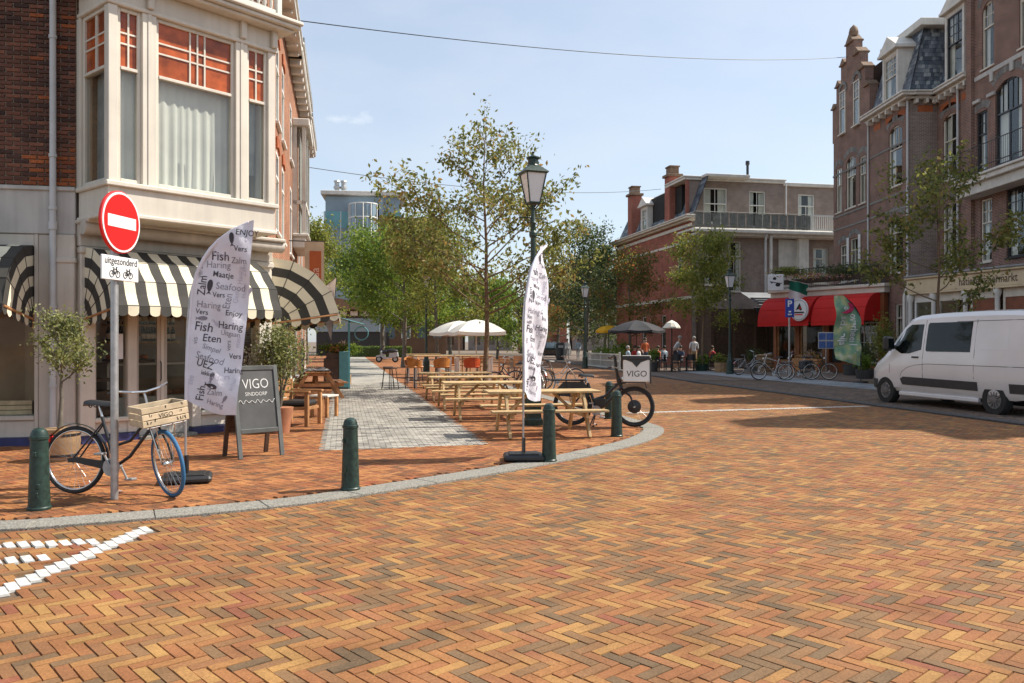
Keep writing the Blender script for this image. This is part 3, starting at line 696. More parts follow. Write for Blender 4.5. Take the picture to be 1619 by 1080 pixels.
# left pavement
pav_poly = ki + [(-60, 95), (-60, 5.6)]
pave = structure(sheet('pavement', pav_poly, .004, M['joint']))
Lp, Rp = G(503, 712.5), G(769, 703)
path_poly = [(Lp.x, Lp.y), (Rp.x, Rp.y), tuple((Rp + D1 * 84)[:2]), tuple((Lp + D1 * 84)[:2])]
far_pave = [p for p in ki if p[1] > FARY - .4]
structure(sheet('far_pavement', [(far_pave[0][0], FARY - .4)] + far_pave + [(-60, 95), (-60, FARY - .4)], .017, M['walk_far']))
P, A = herring(3, .0705, .004, .016, 1, -24, 12, 5, FARY, radians(-34), (.1, .3))
k = seen(P) & inpoly(P, offset(ki, .07) + [(-60, 95), (-60, 5.6)]) & ~inpoly(P, path_poly)
lay(pave, P[k], A[k], .1038, .0340, .021, M['walk_brick'], 'brick', 'brick_paving', seed=21)
# pale walk down the middle of it
path = structure(sheet('path', path_poly, .0075, M['joint_grey']))
P, A = running(.165, .085, -16, 3, 11, FARY, atan2(D1n.y, D1n.x), (Lp.x, Lp.y))
ps = [(Lp.x, Lp.y), (Rp.x, Rp.y), tuple((Rp + D1 * 40)[:2]), tuple((Lp + D1 * 40)[:2])]
k = seen(P) & inpoly(P, ps)
lay(path, P[k], A[k], .0785, .0385, .0225, M['paver'], 'paver', 'paver_field', seed=31)
yy = lambda p: (p + D1 * ((FARY - .4 - p.y) / D1.y))
a, b = yy(Lp), yy(Rp)
structure(sheet('far_path', [tuple(a[:2]), tuple(b[:2]), tuple((Rp + D1 * 84)[:2]), tuple((Lp + D1 * 84)[:2])], .0195, M['paver_far']))
# kerbstones
def kerbrow(name, po, pi_, z, m, piece, step=1.0, gap=.003, ymax=60, th=.10):
    root = tag(thing(name, None, None, Matrix()), None, kind='structure')
    L = [0]
    for i in range(1, len(po)): L.append(L[-1] + sqrt((po[i][0] - po[i - 1][0]) ** 2 + (po[i][1] - po[i - 1][1]) ** 2))
    def at(p, s):
        for i in range(1, len(p)):
            if L[i] >= s or i == len(p) - 1:
                q = (s - L[i - 1]) / max(1e-6, L[i] - L[i - 1]); return (p[i - 1][0] + (p[i][0] - p[i - 1][0]) * q, p[i - 1][1] + (p[i][1] - p[i - 1][1]) * q)
    s = 0.0
    while s < L[-1] - .2:
        e = min(s + step, L[-1]); n = 3
        o = [at(po, s + gap + (e - s - 2 * gap) * i / n) for i in range(n + 1)]; q = [at(pi_, s + gap + (e - s - 2 * gap) * i / n) for i in range(n + 1)]
        if o[0][1] < ymax:
            mb = MB(); poly = o + q[::-1]; dz = R.uniform(-.002, .002)
            mb.prism(poly, z - th, z - .006 + dz, 'z')
            cx = sum(p[0] for p in poly) / len(poly); cy = sum(p[1] for p in poly) / len(poly)
            inner = [(p[0] + (cx - p[0]) * .012, p[1] + (cy - p[1]) * .012) for p in poly]; m_ = len(poly)
            mb.add([(*p, z - .006 + dz) for p in poly] + [(*p, z + dz) for p in inner], [tuple(range(m_, 2 * m_))] + [(i, (i + 1) % m_, m_ + (i + 1) % m_, m_ + i) for i in range(m_)])
            mb.build(piece, m, root, smooth=False)
        s = e
kerbrow('kerb', ko, ki, .024, M['kerb'], 'kerbstone')
kerbrow('dark_kerb', kr, kr2, .035, M['kerb_dark'], 'kerbstone', 1.0, ymax=70)
# pavement across the road: clinkers, slabs, clinkers again
rp = kr2 + [(60, -2), (60, 95), (1.6, 95)]
rpave = structure(sheet('shop_pavement', rp, .006, M['joint']))
structure(sheet('far_shop_pavement', [p for p in kr2 if p[1] > FARY - .4] + [(kr2[-1][0] - 2, FARY - .4), (60, FARY - .4), (60, 95), (1.6, 95)][1:], .019, M['dark_far']))
P, A = herring(3, .0705, .004, .016, 1, 4, 26, 8, FARY, radians(-56), (.1, .3))
k = seen(P, 1.5) & inpoly(P, offset(kr2, .06) + [(60, -2), (60, 95)])
sl_a = [(11.0, 31.0), (13.6, 20.0), (15.8, 20.0), (13.2, 31.0)]
k &= ~inpoly(P, sl_a)
lay(rpave, P[k], A[k], .1038, .0340, .022, M['dark_paver'], 'brick', 'brick_paving', single=0, seed=41)
slabw = structure(sheet('slab_walk', [(11.0, 31.0), (13.6, 20.0), (15.8, 20.0), (13.2, 31.0)], .008, M['joint_grey']))
P, A = running(.30, .30, 10, 17, 19, 31, radians(103), (11, 31)); k = inpoly(P, sl_a)
lay(slabw, P[k], A[k], .147, .147, .024, M['slab'], 'slab', 'slab_field', single=200, seed=43)
M['slab_far'] = mat_brick('far_slabs', (.34, .36, .38), (.27, .29, .31), (.14, .14, .14), .3, .3, .008)
structure(sheet('far_slab_walk', [(11.0, 31.0), (13.2, 31.0), (10.6, 44.0), (8.4, 44.0)], .0225, M['slab_far']))
# ------------------------------------------------------------ the corner building on the left
P0 = Vector((-6.69, 12.67, 0)); ACH = atan2(.766, .643)
FL = frame(-6.69, 12.67, 0, atan2(.2, .98)); FC = frame(-6.69, 12.67, 0, ACH); PC = Vector((-4.53, 15.24, 0)); FS = frame(-4.53, 15.24, 0, atan2(D1.y, D1.x))
FB = frame(-5.90, 12.0, 0, ACH); BL = 2.82
FBL = frame(-5.90 - .766 * 1.03, 12.0 + .643 * 1.03, 0, ACH - pi / 2)      # left flank of the bay
FBR = FB @ frame(BL, 0, 0, pi / 2)                                          # right flank
cb = thing('corner_building', 'brick corner house with cream bay window above a shop with striped awnings', 'building', FC)
CH = 3.36
# brick walls
mb = MB(FL); wall(mb, -7, -.30, 3.97, 9.0, [(-4.6, -2.6, 4.7, 7.2)]); mb.M = FC; wall(mb, 0, CH, 6.9, 9.0, [(.5, 1.2, 7.15, 8.6), (1.7, 2.6, 7.15, 8.6)])
mb.M = FL; mb.box(-.30, .02, .01, .3, 3.97, 9.0)
mb.build('wall', M['brick_L'], cb, smooth=False)
mb = MB(FS); wall(mb, 0, 5.9, 3.2, 9.0, [(1.9, 2.7, 3.9, 5.6), (3.6, 4.3, 3.9, 5.6), (1.9, 2.7, 6.2, 7.9), (3.6, 4.3, 6.2, 7.9)]); wall(mb, 4.5, 5.9, 0, 3.2)
mb.build('side_wall', M['brick_or'], cb, smooth=False)
window(cb, FL, -4.6, -2.6, 4.7, 7.2, M['cream'], transom=.65, up=(2, 1), lo=(2, 1), curtain=(M['curtain'], [(.05, .95, .05, .6)]))
for a, b in ((.5, 1.2), (1.7, 2.6)): window(cb, FC, a, b, 7.15, 8.6, M['cream'], curtain=(M['curtain'], [(.05, .95, .05, .95)]))
for a, b, c, d in ((1.9, 2.7, 3.9, 5.6), (3.6, 4.3, 3.9, 5.6), (1.9, 2.7, 6.2, 7.9), (3.6, 4.3, 6.2, 7.9)):
    window(cb, FS, a, b, c, d, M['white'], y=.03, transom=.68, curtain=(M['curtain'], [(.05, .95, .05, .65)]))
for a, b, c, d in ((1.9, 2.7, 3.9, 5.6), (3.6, 4.3, 3.9, 5.6), (1.9, 2.7, 6.2, 7.9), (3.6, 4.3, 6.2, 7.9)):
    n = 9; mb = MB(FS)                                      # orange arch over each side window
    for i in range(n):
        q = (i + .5) / n; an = (q - .5) * 1.0; cx = (a + b) / 2; r0 = (b - a) * .95
        p = Vector((cx + sin(an) * r0 * 1.1, -.012, d + .02 + (cos(an) - cos(.5)) * r0)); u = Vector((sin(an) * .6, 0, 1)).normalized()
        mb.beam(p, p + u * .22, .085, .05, up=(0, 1, 0))
    mb.build('brick_arch', M['brick_orange_trim'], cb, smooth=False)
# laid bricks on the wall by the drainpipe: they are near enough to tell apart
bp = []
for c in range(47):
    z = 3.985 + c * .0655; off = (c % 2) * .105
    x = -1.22 + off - .21
    while x < -.02:
        a, b_ = max(x, -1.22), min(x + .21, -.012)
        if b_ - a > .04: bp.append((a, b_, z, c))
        x += .2205
mb = MB(FL); mb.box(-1.24, -.008, -.016, -.002, 3.97, 7.07); mb.build('mortar_bed', M['mortar'], cb, smooth=False)
protos = {}
rr = random.Random(3); cnt = 0; rest = MB(FL)
for a, b_, z, c in sorted(bp, key=lambda q: (q[2] > 6.85, -q[0])):
    L = round(b_ - a - .010, 3); proud = .018 if a > -.80 else .010
    dark = 1.0; orange = a > -.80 and (c in (3, 1, 0, 5, 6, 45, 44) or rr.random() < .06)
    if cnt < 300:
        key = (L, orange)
        if key not in protos:
            m_ = MB(); m_.box(0, L, -.03, 0, 0, .053, .004); o = m_.build('brick', M['wallbrick_or'] if orange else M['wallbrick'], None, smooth=False); o.parent = cb; protos[key] = o.data
        else: o = link('brick', protos[key], cb)
        Mx = wm(cb).inverted() @ FL @ Matrix.Translation((a, -.004 - proud + rr.uniform(-.003, .003), z)); o.location = Mx.to_translation(); o.rotation_euler = Mx.to_euler(); cnt += 1
    else: rest.box(a, a + L, -.034, -.004, z, z + .053)
stuff(rest.build('brick_courses', M['wallbrick'], cb, smooth=False))
# plaster band, pilasters and shop front of the left wall
mb = MB(FL); mb.box(-7, -.02, -.05, .3, 3.24, 3.95, .01); mb.box(-7, -.02, -.085, .3, 3.90, 3.965, .012); mb.build('fascia_band', M['stone'], cb)
mb = MB(FL)
mb.box(-.545, -.34, -.03, .3, .14, 3.235, .008); mb.box(-.30, -.02, -.09, .3, .14, 3.235, .012); mb.box(-.33, .0, -.12, -.0, .14, .34, .012); mb.box(-.33, .0, -.115, .0, 2.80, 2.88, .012)
mb.box(-.345, -.295, .0, .25, .14, 3.235)
mb.box(-.60, -.545, -.045, .2, .14, 3.235, .006)
mb.box(-7, -.60, -.02, .2, .14, .40, .01); mb.box(-7, -.60, -.06, .2, .40, .47, .012); mb.box(-7, -.6, -.03, .1, 3.05, 3.235, .01)
mb.box(-2.0, -1.93, -.02, .1, .47, 3.05)
mb.build('shop_pilaster', M['cream_dark'], cb)
mb = MB(FL); mb.box(-7, -.03, -.1, .3, 0, .14, .008); mb.build('plinth', M['blue'], cb)
mb = MB(FL); mb.box(-7, -.60, .03, .042, .47, 3.05); mb.build('shop_window', M['glass_clear'], cb, smooth=False)
mb = MB(FL); mb.tube([(-.315, -.12, 0.1), (-.315, -.12, 8.9)], .048, 12)
for z in (.9, 2.1, 3.6, 4.4, 6.2): mb.tube([(-.315, -.12, z), (-.315, -.12, z + .05)], .06, 12)
mb.tube([(-.315, -.12, 3.3), (-.315, -.12, 3.42)], .062, 12)
mb.build('drainpipe', M['pipe'], cb)
# rooms behind the glass
mb = MB(FL); mb.box(-7, -.55, 1.6, 1.65, 0, 3.2); mb.box(-7, -.5, .1, 1.6, .0, .45); mb.build('shop_room', M['interior'], cb, smooth=False)
mb = MB(FC)
mb.box(.10, 3.3, 2.3, 2.35, 0, 3.1); mb.box(.05, 3.3, .15, 2.3, -.02, .03); mb.box(.05, 3.3, .15, 2.3, 3.0, 3.05); mb.box(-.02, .03, .25, 2.3, 0, 3.1)
mb.build('shop_room', M['interior'], cb, smooth=False)
mb = MB(FC); mb.box(.05, 3.25, .5, 2.28, 0.04, .06); mb.box(.9, 3.25, 2.26, 2.285, .9, 1.7); mb.build('wall_tiles', M['tiles'], cb, smooth=False)
# shop front under the bay
mb = MB(FC)
mb.box(.0, .225, -.10, .2, .14, 3.0, .012)                                   # corner pilaster
mb.box(.225, .77, -.03, .1, .14, .33, .01); mb.box(.215, .79, -.10, .12, .33, .40, .012)
mb.box(.225, .265, -.02, .09, .40, 2.9); mb.box(.745, .895, -.06, .12, .14, 3.0, .012)
mb.box(1.325, 1.375, .0, .08, .04, 2.25); mb.box(.895, 1.86, -.01, .08, 2.20, 2.30)
mb.box(1.83, 2.0, -.08, .12, .14, 3.0, .012)
mb.box(2.0, 3.2, -.03, .1, .14, .33, .01); mb.box(2.0, 3.22, -.10, .12, .33, .40, .012); mb.box(3.13, CH, -.08, .2, .14, 3.0, .012)
mb.build('shop_frame', M['cream'], cb)
mb = MB(FC); mb.box(.0, .90, -.13, .15, .0, .137, .01); mb.box(1.82, CH, -.13, .15, 0, .137, .01); mb.build('plinth', M['blue'], cb)
mb = MB(FC); mb.box(.9, 1.82, -.28, .3, .01, .07, .01); mb.build('door_step', M['kerb'], cb)
for a, b, c, d in ((.265, .745, .40, 2.9), (2.0, 3.13, .40, 2.9)):
    mb = MB(FC); mb.box(a, b, .03, .04, c, d); mb.build('shop_window', M['glass_clear'], cb, smooth=False)
dr = MB(FC)
for a, b in ((.895, 1.325), (1.375, 1.83)):
    dr.box(a, a + .06, .02, .06, .07, 2.2); dr.box(b - .06, b, .02, .06, .07, 2.2); dr.box(a + .06, b - .06, .02, .06, .07, .30); dr.box(a + .06, b - .06, .02, .06, 2.12, 2.2)
dr = dr.build('door', M['cream_dark'], cb)
for a, b in ((.955, 1.265), (1.435, 1.77)):
    mb = MB(FC); mb.box(a, b, .035, .045, .30, 2.12); mb.build('pane', M['glass_clear'], dr, smooth=False)
mb = MB(FC); mb.tube([(1.30, -.02, .95), (1.30, -.05, .97), (1.30, -.05, 1.25), (1.30, -.02, 1.27)], .010, 6); mb.build('handle', M['blackm'], dr)
mb = MB(FC); mb.box(.55, .70, .012, .022, 1.32, 1.72); mb.build('notice', M['white_sign'], cb)
mb = MB(FC)                                                                  # lintel mouldings under the bay
mb.box(-.02, CH + .05, -.14, .2, 2.95, 3.06, .02); mb.box(-.02, CH + .05, -.10, .2, 3.06, 3.42, .02)
mb.tube([(-.05, -.30, 3.33), (CH + .1, -.30, 3.33)], .11, 12); mb.box(-.05, CH + .1, -.45, .0, 3.40, 3.47, .02)
mb.build('shop_cornice', M['cream_dark'], cb)
mb = MB(FS); mb.box(0, 4.5, -.06, .2, 2.95, 3.2, .02); mb.box(0, .35, -.05, .2, .14, 2.95, .01); mb.box(4.2, 4.5, -.05, .2, .14, 2.95, .01); mb.box(.35, 4.2, -.03, .1, .14, .5, .01); mb.box(2.2, 2.35, -.03, .1, .5, 2.95, .01)
mb.build('side_shop_frame', M['cream'], cb)
mb = MB(FS); mb.box(0, 4.5, -.09, .2, .0, .137, .01); mb.build('plinth', M['blue'], cb)
mb = MB(FS); mb.box(.35, 4.2, .02, .03, .5, 2.95); mb.build('shop_window', M['glass_clear'], cb, smooth=False)
# the bay
bay = MB(FB)
bay.box(0, BL, -.012, .99, 3.47, 3.88, .004); bay.box(-.05, BL + .05, -.07, 1.0, 3.88, 3.955, .014); bay.box(-.03, BL + .03, -.04, 1.0, 3.44, 3.50, .012)
for x in (0, BL): bay.box(x - (.0 if x == 0 else .14), x + (.14 if x == 0 else 0), -.02, .12, 3.955, 6.55, .008)
for x in (.50, 2.06): bay.box(x, x + .22, -.03, .14, 3.955, 6.55, .008); bay.box(x + .085, x + .135, -.042, -.03, 3.955, 6.55)
bay.box(-.03, BL + .03, -.05, .99, 6.55, 6.62, .012); bay.box(0, BL, -.02, .99, 6.62, 6.90, .006)
for x in (0.0, .56, 2.13, BL - .1): bay.box(x, x + .10, -.10, -.02, 6.62, 6.92, .01)
bay.box(-.22, BL + .22, -.25, 1.0, 6.90, 6.96, .015); bay.box(-.30, BL + .30, -.33, 1.0, 6.96, 7.03, .015); bay.box(-.34, BL + .34, -.38, 1.0, 7.03, 7.10, .02)
bay.M = FBL; bay.box(0, .13, -.02, .10, 3.955, 6.55, .008)
bay.M = FBR; bay.box(.9, 1.0, -.02, .10, 3.955, 6.55, .008)
bay.build('bay_frame', M['cream'], cb)
for a, b, k_, cr in ((.14, .50, 'n', 1), (.72, 2.06, 'w', 1), (2.28, BL - .14, 'n', 0)):
    o = window(cb, FB, a, b, 3.957, 6.548, M['cream'], y=.05, w=.055, transom=.655, up=(([1.25, .3, .3, 1.1] if k_ == 'w' else [1, 1]), (.37, .17, .33)), lo=(1, 1), singles=True,
           glass=M['glass'], upglass=M['stained'], curtain=((M['curtain'], [(.0, 1, .02, .66)]) if cr else (M['curtain_grey'], [(.0, .7, .18, .66)])), sill=False, mw=.026)
window(cb, FBL, .14, .98, 3.957, 6.548, M['cream'], y=.05, w=.055, transom=.655, up=([1, .12, 1], (.37, .17, .33)), singles=True, upglass=M['stained'], curtain=(M['curtain_grey'], [(0, 1, .02, .66)]), sill=False, mw=.026)
window(cb, FBR, .02, .88, 3.957, 6.548, M['cream'], y=.05, w=.055, transom=.655, curtain=(M['curtain'], [(0, 1, .02, .66)]), sill=False)
mb = MB(FB); mb.box(.1, BL - .1, .75, .95, 3.96, 6.5); mb.build('bay_room', M['interior'], cb, smooth=False)
mb = MB(FB); mb.box(-.1, BL + .1, .0, 1.0, 7.10, 7.16); mb.build('bay_roof', M['lead'], cb)
# balustrade on the bay
mb = MB(FB)
for x in (-.05, 1.36, BL - .05): mb.box(x, x + .10, -.15, -.05, 7.10, 8.0, .01)
mb.box(-.05, BL + .05, -.14, -.06, 7.90, 7.97, .01); mb.box(-.05, BL + .05, -.13, -.07, 7.2, 7.26, .01)
mb.build('balustrade_rail', M['offwhite'], cb)
pb = None
for i in range(22):
    x = .12 + i * .122
    if pb is None:
        q = MB(FB); q.lathe([(.018, 7.26), (.03, 7.34), (.022, 7.45), (.035, 7.62), (.02, 7.8), (.02, 7.9)], 8, (x, -.1, 0)); pb = q.build('baluster', M['offwhite'], cb)
    else:
        o = link('baluster', pb.data, cb); o.location = (wm(cb).inverted() @ FB).to_3x3() @ Vector((x - .12, 0, 0))
# eaves
mb = MB(FC); mb.box(-.3, CH + .5, -.35, .3, 8.98, 9.06, .02); mb.box(-.3, CH + .6, -.5, .3, 9.06, 9.2, .02)
mb.M = FL; mb.box(-7, .2, -.5, .3, 9.06, 9.2, .02)
mb.M = FS; mb.box(-.5, 6.1, -.35, .3, 8.90, 8.98, .02); mb.box(-.5, 6.15, -.34, .3, 9.0, 9.12, .02); mb.box(-.5, 6.18, -.38, .3, 9.12, 9.2, .02)
for i in range(9): mb.box(.1 + i * .68, .22 + i * .68, -.28, 0, 8.80, 9.0, .02)
mb.build('cornice', M['offwhite'], cb)
mb = MB(); mb.prism([(-14, 13.0), (-6.69, 12.67), (-4.53, 15.24), (-5.7, 21.0), (-15, 19.3)], 9.2, 9.5, 'z'); mb.build('roof', M['lead'], cb, smooth=False)
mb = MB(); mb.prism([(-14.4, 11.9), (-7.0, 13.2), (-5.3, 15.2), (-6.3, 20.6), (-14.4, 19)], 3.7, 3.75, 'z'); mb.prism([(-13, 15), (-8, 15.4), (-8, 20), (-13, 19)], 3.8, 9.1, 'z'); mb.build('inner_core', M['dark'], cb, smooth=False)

# the two houses behind it along the walk
for nm, lab, s0, s1, zt in (('row_house', 'narrow red brick house with white box oriel along the walk behind the corner house', 5.9, 11.9, 9.1), ('row_house', 'red brick house with deep bracketed eaves, last before the trees on the walk', 11.9, 16.2, 8.8)):
    F2 = FS @ frame(s0, 0, 0, 0); L = s1 - s0; hb = thing(nm, lab, 'building', F2)
    hs = [(.7, 1.5, .6, 2.8), (3.0, 3.9, .6, 2.8), (.6, 1.4, 3.9, 5.7), (L - 1.2, L - .4, 3.9, 5.7), (.6, 1.4, 6.4, 7.9), (L - 1.2, L - .4, 6.4, 7.9)]
    mb = MB(F2); wall(mb, 0, L, 0, zt - .1, hs); mb.add([(0, 0, 0), (0, 6, 0), (0, 6, zt), (0, 0, zt)], [(0, 1, 2, 3)]); mb.add([(L, 0, 0), (L, 6, 0), (L, 6, zt), (L, 0, zt)], [(3, 2, 1, 0)]); mb.build('wall', M['brick_or'], hb, smooth=False)
    for h in hs: window(hb, F2, *h, M['white'], y=.03, transom=.7, curtain=(M['curtain'], [(0, .3, .05, .7), (.7, 1, .05, .7)]))
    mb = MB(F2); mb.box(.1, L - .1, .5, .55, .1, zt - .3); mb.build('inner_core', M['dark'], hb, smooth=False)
    mb = MB(F2); mb.box(-.1, L + .1, -.35, .3, zt - .2, zt - .1, .02); mb.box(-.15, L + .15, -.36, .3, zt - .1, zt + .06, .02); mb.box(-.15, L + .15, -.40, .3, zt + .06, zt + .14, .02)
    for i in range(int(L / .7)): mb.box(.2 + i * .7, .32 + i * .7, -.30, 0, zt - .36, zt - .1, .02)
    mb.build('cornice', M['offwhite'], hb)
    mb = MB(F2); mb.box(0, L, -.4, 6, zt + .14, zt + .3); mb.build('roof', M['lead'], hb)
    if s0 < 6:
        mb = MB(F2); x0, x1 = 1.7, 4.2
        mb.box(x0, x1, -.36, 0, 4.2, 4.5, .02); mb.box(x0 - .08, x1 + .08, -.44, 0, 4.5, 4.58, .02); mb.box(x0 - .1, x1 + .1, -.46, 0, 7.55, 7.75, .02)
        for x in (x0, (x0 + x1) / 2 - .05, x1 - .1): mb.box(x, x + .1, -.36, -.26, 4.58, 7.55)
        mb.box(x0, x0 + .1, -.12, 0, 4.58, 7.55); mb.box(x0, x1, -.36, -.28, 5.4, 5.5); mb.box(x0, x0 + .07, -.36, 0, 5.4, 5.5)
        ob = mb.build('oriel', M['offwhite'], hb)
        mb = MB(F2); mb.box(x0 + .03, x1 - .03, -.32, -.31, 4.6, 7.5); mb.box(x0 + .04, x0 + .05, -.32, -.02, 4.6, 7.5); mb.build('pane', M['glass'], ob, smooth=False)
        mb = MB(F2); mb.box(x0 + .1, x1 - .1, -.2, -.16, 4.6, 7.5); mb.build('curtain', M['curtain_grey'], ob, smooth=False)
        mb = MB(F2); mb.lathe([(.14, zt + .3), (.14, zt + .9), (.19, zt + .92), (.19, zt + 1.02), (.1, zt + 1.05), (.1, zt + 1.25)], 10, (1.2, .8, 0)); mb.build('chimney_pot', M['terracotta'], hb)

# ---------------- striped awnings
def markies(F, x0, x1, label, zp=1.93, r=1.19, a0=10.0, nrib=4, start=0, gores=(True, True)):
    t = thing('awning', label, 'awning', F @ frame((x0 + x1) / 2, 0, 0)); a0 = radians(a0)
    st = .166; ns = max(1, round((x1 - x0) / st)); st = (x1 - x0) / ns
    fac = lambda k: a0 + (pi / 2 - a0) * k / nrib
    pt = lambda x, k, rr_=r: Vector((x, -rr_ * cos(fac(k)), zp + rr_ * sin(fac(k)) * .96))
    mb = MB(F); th = Vector((0, .006, -.006))
    for i in range(ns):
        mi = (i + start) % 2
        for k in range(nrib):
            for q in range(2):
                A0 = pt(x0 + i * st, k).lerp(pt(x0 + i * st, k + 1), q / 2); A1 = pt(x0 + i * st, k).lerp(pt(x0 + i * st, k + 1), (q + 1) / 2); e = Vector((st, 0, 0)); sag = Vector((0, .012, -.012))
                B0 = A0 + sag * (q == 1); B1 = A1 + sag * (q == 0)
                mb.add([B0, B0 + e, B1 + e, B1], [(0, 1, 2, 3)], mi); mb.add([B0 + th, B0 + e + th, B1 + e + th, B1 + th], [(3, 2, 1, 0)], mi)
        p = pt(x0 + i * st, 0); n = 6; vs = [p + Vector((0, -.01, 0)), p + Vector((st, -.01, 0))]       # scalloped valance lobe
        for j in range(n + 1):
            q = pi * j / n; vs.append(p + Vector((st / 2 + st / 2 * cos(q), -.012 + .012 * sin(i), -.10 - .055 * sin(q))))
        mb.add(vs, [tuple(range(len(vs)))], mi)
    mb.build('cloth', [M['awn_dark'], M['awn_cream']], t, smooth=False)
    nb = 7
    for gx, on, s_ in ((x0, gores[0], -1), (x1, gores[1], 1)):
        if not on: continue
        mb = MB(F)
        for k in range(nrib):
            for j in range(nb):
                r0, r1 = r * (j + .3) / (nb + .3), r * (j + 1.3) / (nb + .3)
                if j == 0: r0 = .03
                mb.add([pt(gx, k, r0), pt(gx, k, r1), pt(gx, k + 1, r1), pt(gx, k + 1, r0)], [(0, 1, 2, 3)], (j + start + nb) % 2)
        for j in range(nb):                                                    # lobes under the flap
            r0, r1 = r * (j + .3) / (nb + .3), r * (j + 1.3) / (nb + .3); p, q_ = pt(gx, 0, r0), pt(gx, 0, r1); n = 6; vs = [p, q_]
            for i in range(n + 1):
                u = i / n; c_ = q_.lerp(p, u); vs.append(c_ + Vector((0, 0, -.09 - .05 * sin(pi * u))))
            mb.add(vs, [tuple(range(len(vs)))], (j + start + nb) % 2)
        mb.build('side_flap', [M['awn_dark'], M['awn_cream']], t, smooth=False)
    mb = MB(F)
    for k in range(nrib + 1):
        for gx in (x0, x1): mb.tube([Vector((gx, 0, zp)), pt(gx, k)], .008, 6)
        mb.tube([pt(x0, k), pt(x1, k)], .006 if k else .012, 6)
    mb.build('ribs', M['awn_dark'], t); mb = MB(F)
    for gx in (x0, x1): mb.tube([Vector((gx, 0.02, zp)), pt(gx, 0) + Vector((0, .03, -.03))], .020, 6)
    for gx in (x0, x1): mb.beam(Vector((gx, .0, zp - .12)), Vector((gx, -.02, zp + .1)), .05, .05)
    mb.build('frame', M['wood_red'], t)
    return t
markies(FC, .06, 2.86, 'charcoal and cream striped awning over the shop door under the bay window')
markies(FL, -3.3, -.62, 'charcoal and cream striped awning cut off at the picture edge, behind the potted olive tree', start=1)
markies(FS, .30, 4.3, 'charcoal and cream striped awning round the corner on the walk, above the bushy olive', start=0, r=1.32)
# bottles on the shop shelves
for z in (1.60, 1.90):
    mb = MB(FC); mb.box(.92, 2.2, 1.02, 1.34, z - .03, z - .002); o = mb.build('shelf', M['wood'], None); tag(o, 'upper plank shelf of bottles inside the shop' if z > 1.7 else 'lower plank shelf of bottles inside the shop', 'shelf')
mb = MB(); mb.lathe([(.036, 0), (.038, .01), (.038, .18), (.03, .21), (.014, .24), (.013, .30)], 10); BG = bpy.data.materials
M['bottle'] = mat('dark_bottle_glass', (.012, .02, .012), .1, .2, 3, spec=.8); M['label'] = mat('bottle_label', (.75, .70, .60), .7, .3, 20)
pb = mb.build('bottle', M['bottle'], None); lb = MB(); lb.lathe([(.039, .05), (.039, .14)], 10); lb = lb.build('bottle_label', M['label'], pb)
first = True
for z in (1.60, 1.90):
    for i in range(15):
        Mx = FC @ Matrix.Translation((.98 + i * .083 + R.uniform(-.012, .012), 1.16 + R.uniform(-.06, .06), z))
        if first: o = pb; o.location = Mx.to_translation(); first = False
        else: o = dup(pb, Mx)
        tag(o, 'dark wine bottle with pale label on the %s shop shelf' % ('upper' if z > 1.7 else 'lower'), 'bottle', 'bottles on the %s shop shelf' % ('upper' if z > 1.7 else 'lower'))
ct = thing('display_counter', 'glass fronted counter inside the corner shop', 'counter', FC @ frame(1.8, 1.3))
mb = MB(FC); mb.box(.95, 2.9, 1.15, 1.75, .06, .62, .01); mb.box(.95, 2.9, 1.15, 1.75, 1.18, 1.22, .01); mb.box(.95, .99, 1.15, 1.75, .62, 1.18); mb.build('body', M['offwhite'], ct)
mb = MB(FC); mb.box(.99, 2.9, 1.16, 1.17, .62, 1.18); mb.build('pane', M['glass_clear'], ct, smooth=False)
mb = MB(FC)
for i in range(9): mb.box(1.02 + i * .2, 1.18 + i * .2, 1.25, 1.7, .63, .70 + .05 * R.random(), .02)
mb.build('trays', M['terracotta'], ct)
mb = MB(FC); mb.box(.3, .74, .25, .75, .4, .80, .01); mb.box(.3, .74, .3, .7, .95, 1.0); o = mb.build('display_stand', M['wood_dark'], None); tag(o, 'dark wooden display stand behind the shop window with the white notice', 'stand')

F = FB @ frame(2.42, .35, 4.0); sp = thing('house_plant', 'green spiky house plant in a small pot behind the narrow bay window pane', 'plant', F); mb = MB(F); mb.lathe([(.08, 0), (.11, .2), (.09, .2)], 12); mb.build('pot', M['awn_cream'], sp)
mb = MB(F)
for i in range(9): a = i * .7; mb.add([(.03 * cos(a) - .02, .03 * sin(a), .2), (.03 * cos(a) + .02, .03 * sin(a), .2), (.09 * cos(a), .09 * sin(a), .55 + .06 * (i % 3))], [(0, 1, 2)])
mb.build('leaf_blades', M['leaf_green'], sp)

F = FC @ frame(2.05, .22, .42); M['orange'] = mat('orange_peel', (.55, .16, .02), .5, .2, 8)
for k, (x, y, w_, d_, h_, m, nm, lab) in enumerate(((.1, .05, .3, .25, .5, 'teal', 'display_box', 'teal display box behind the large shop window'), (.5, .02, .35, .3, .34, 'crate', 'display_box', 'wooden display box behind the large shop window'))):
    mb = MB(F); mb.box(x, x + w_, y, y + d_, 0, h_, .01); mb.box(x + .02, x + w_ - .02, y + .02, y + d_ - .02, h_, h_ + .06, .02); o = mb.build(nm, M[m], None); tag(o, lab, 'box')
F = FC @ frame(.95, 1.05, 1.24); t = thing('fruit_tray', 'tray of oranges on the counter inside the shop door', 'tray', F); mb = MB(F); mb.box(0, .8, 0, .3, 0, .05, .01); mb.build('tray', M['wood_dark'], t)
for i in range(10): mb = MB(F); mb.ball((.06 + (i % 5) * .15, .08 + .12 * (i // 5), .085), .045, 10, 6); mb.build('orange', M['orange'], t)
# ------------------------------------------------------------ street furniture and things on the near pavement
ZP = .022
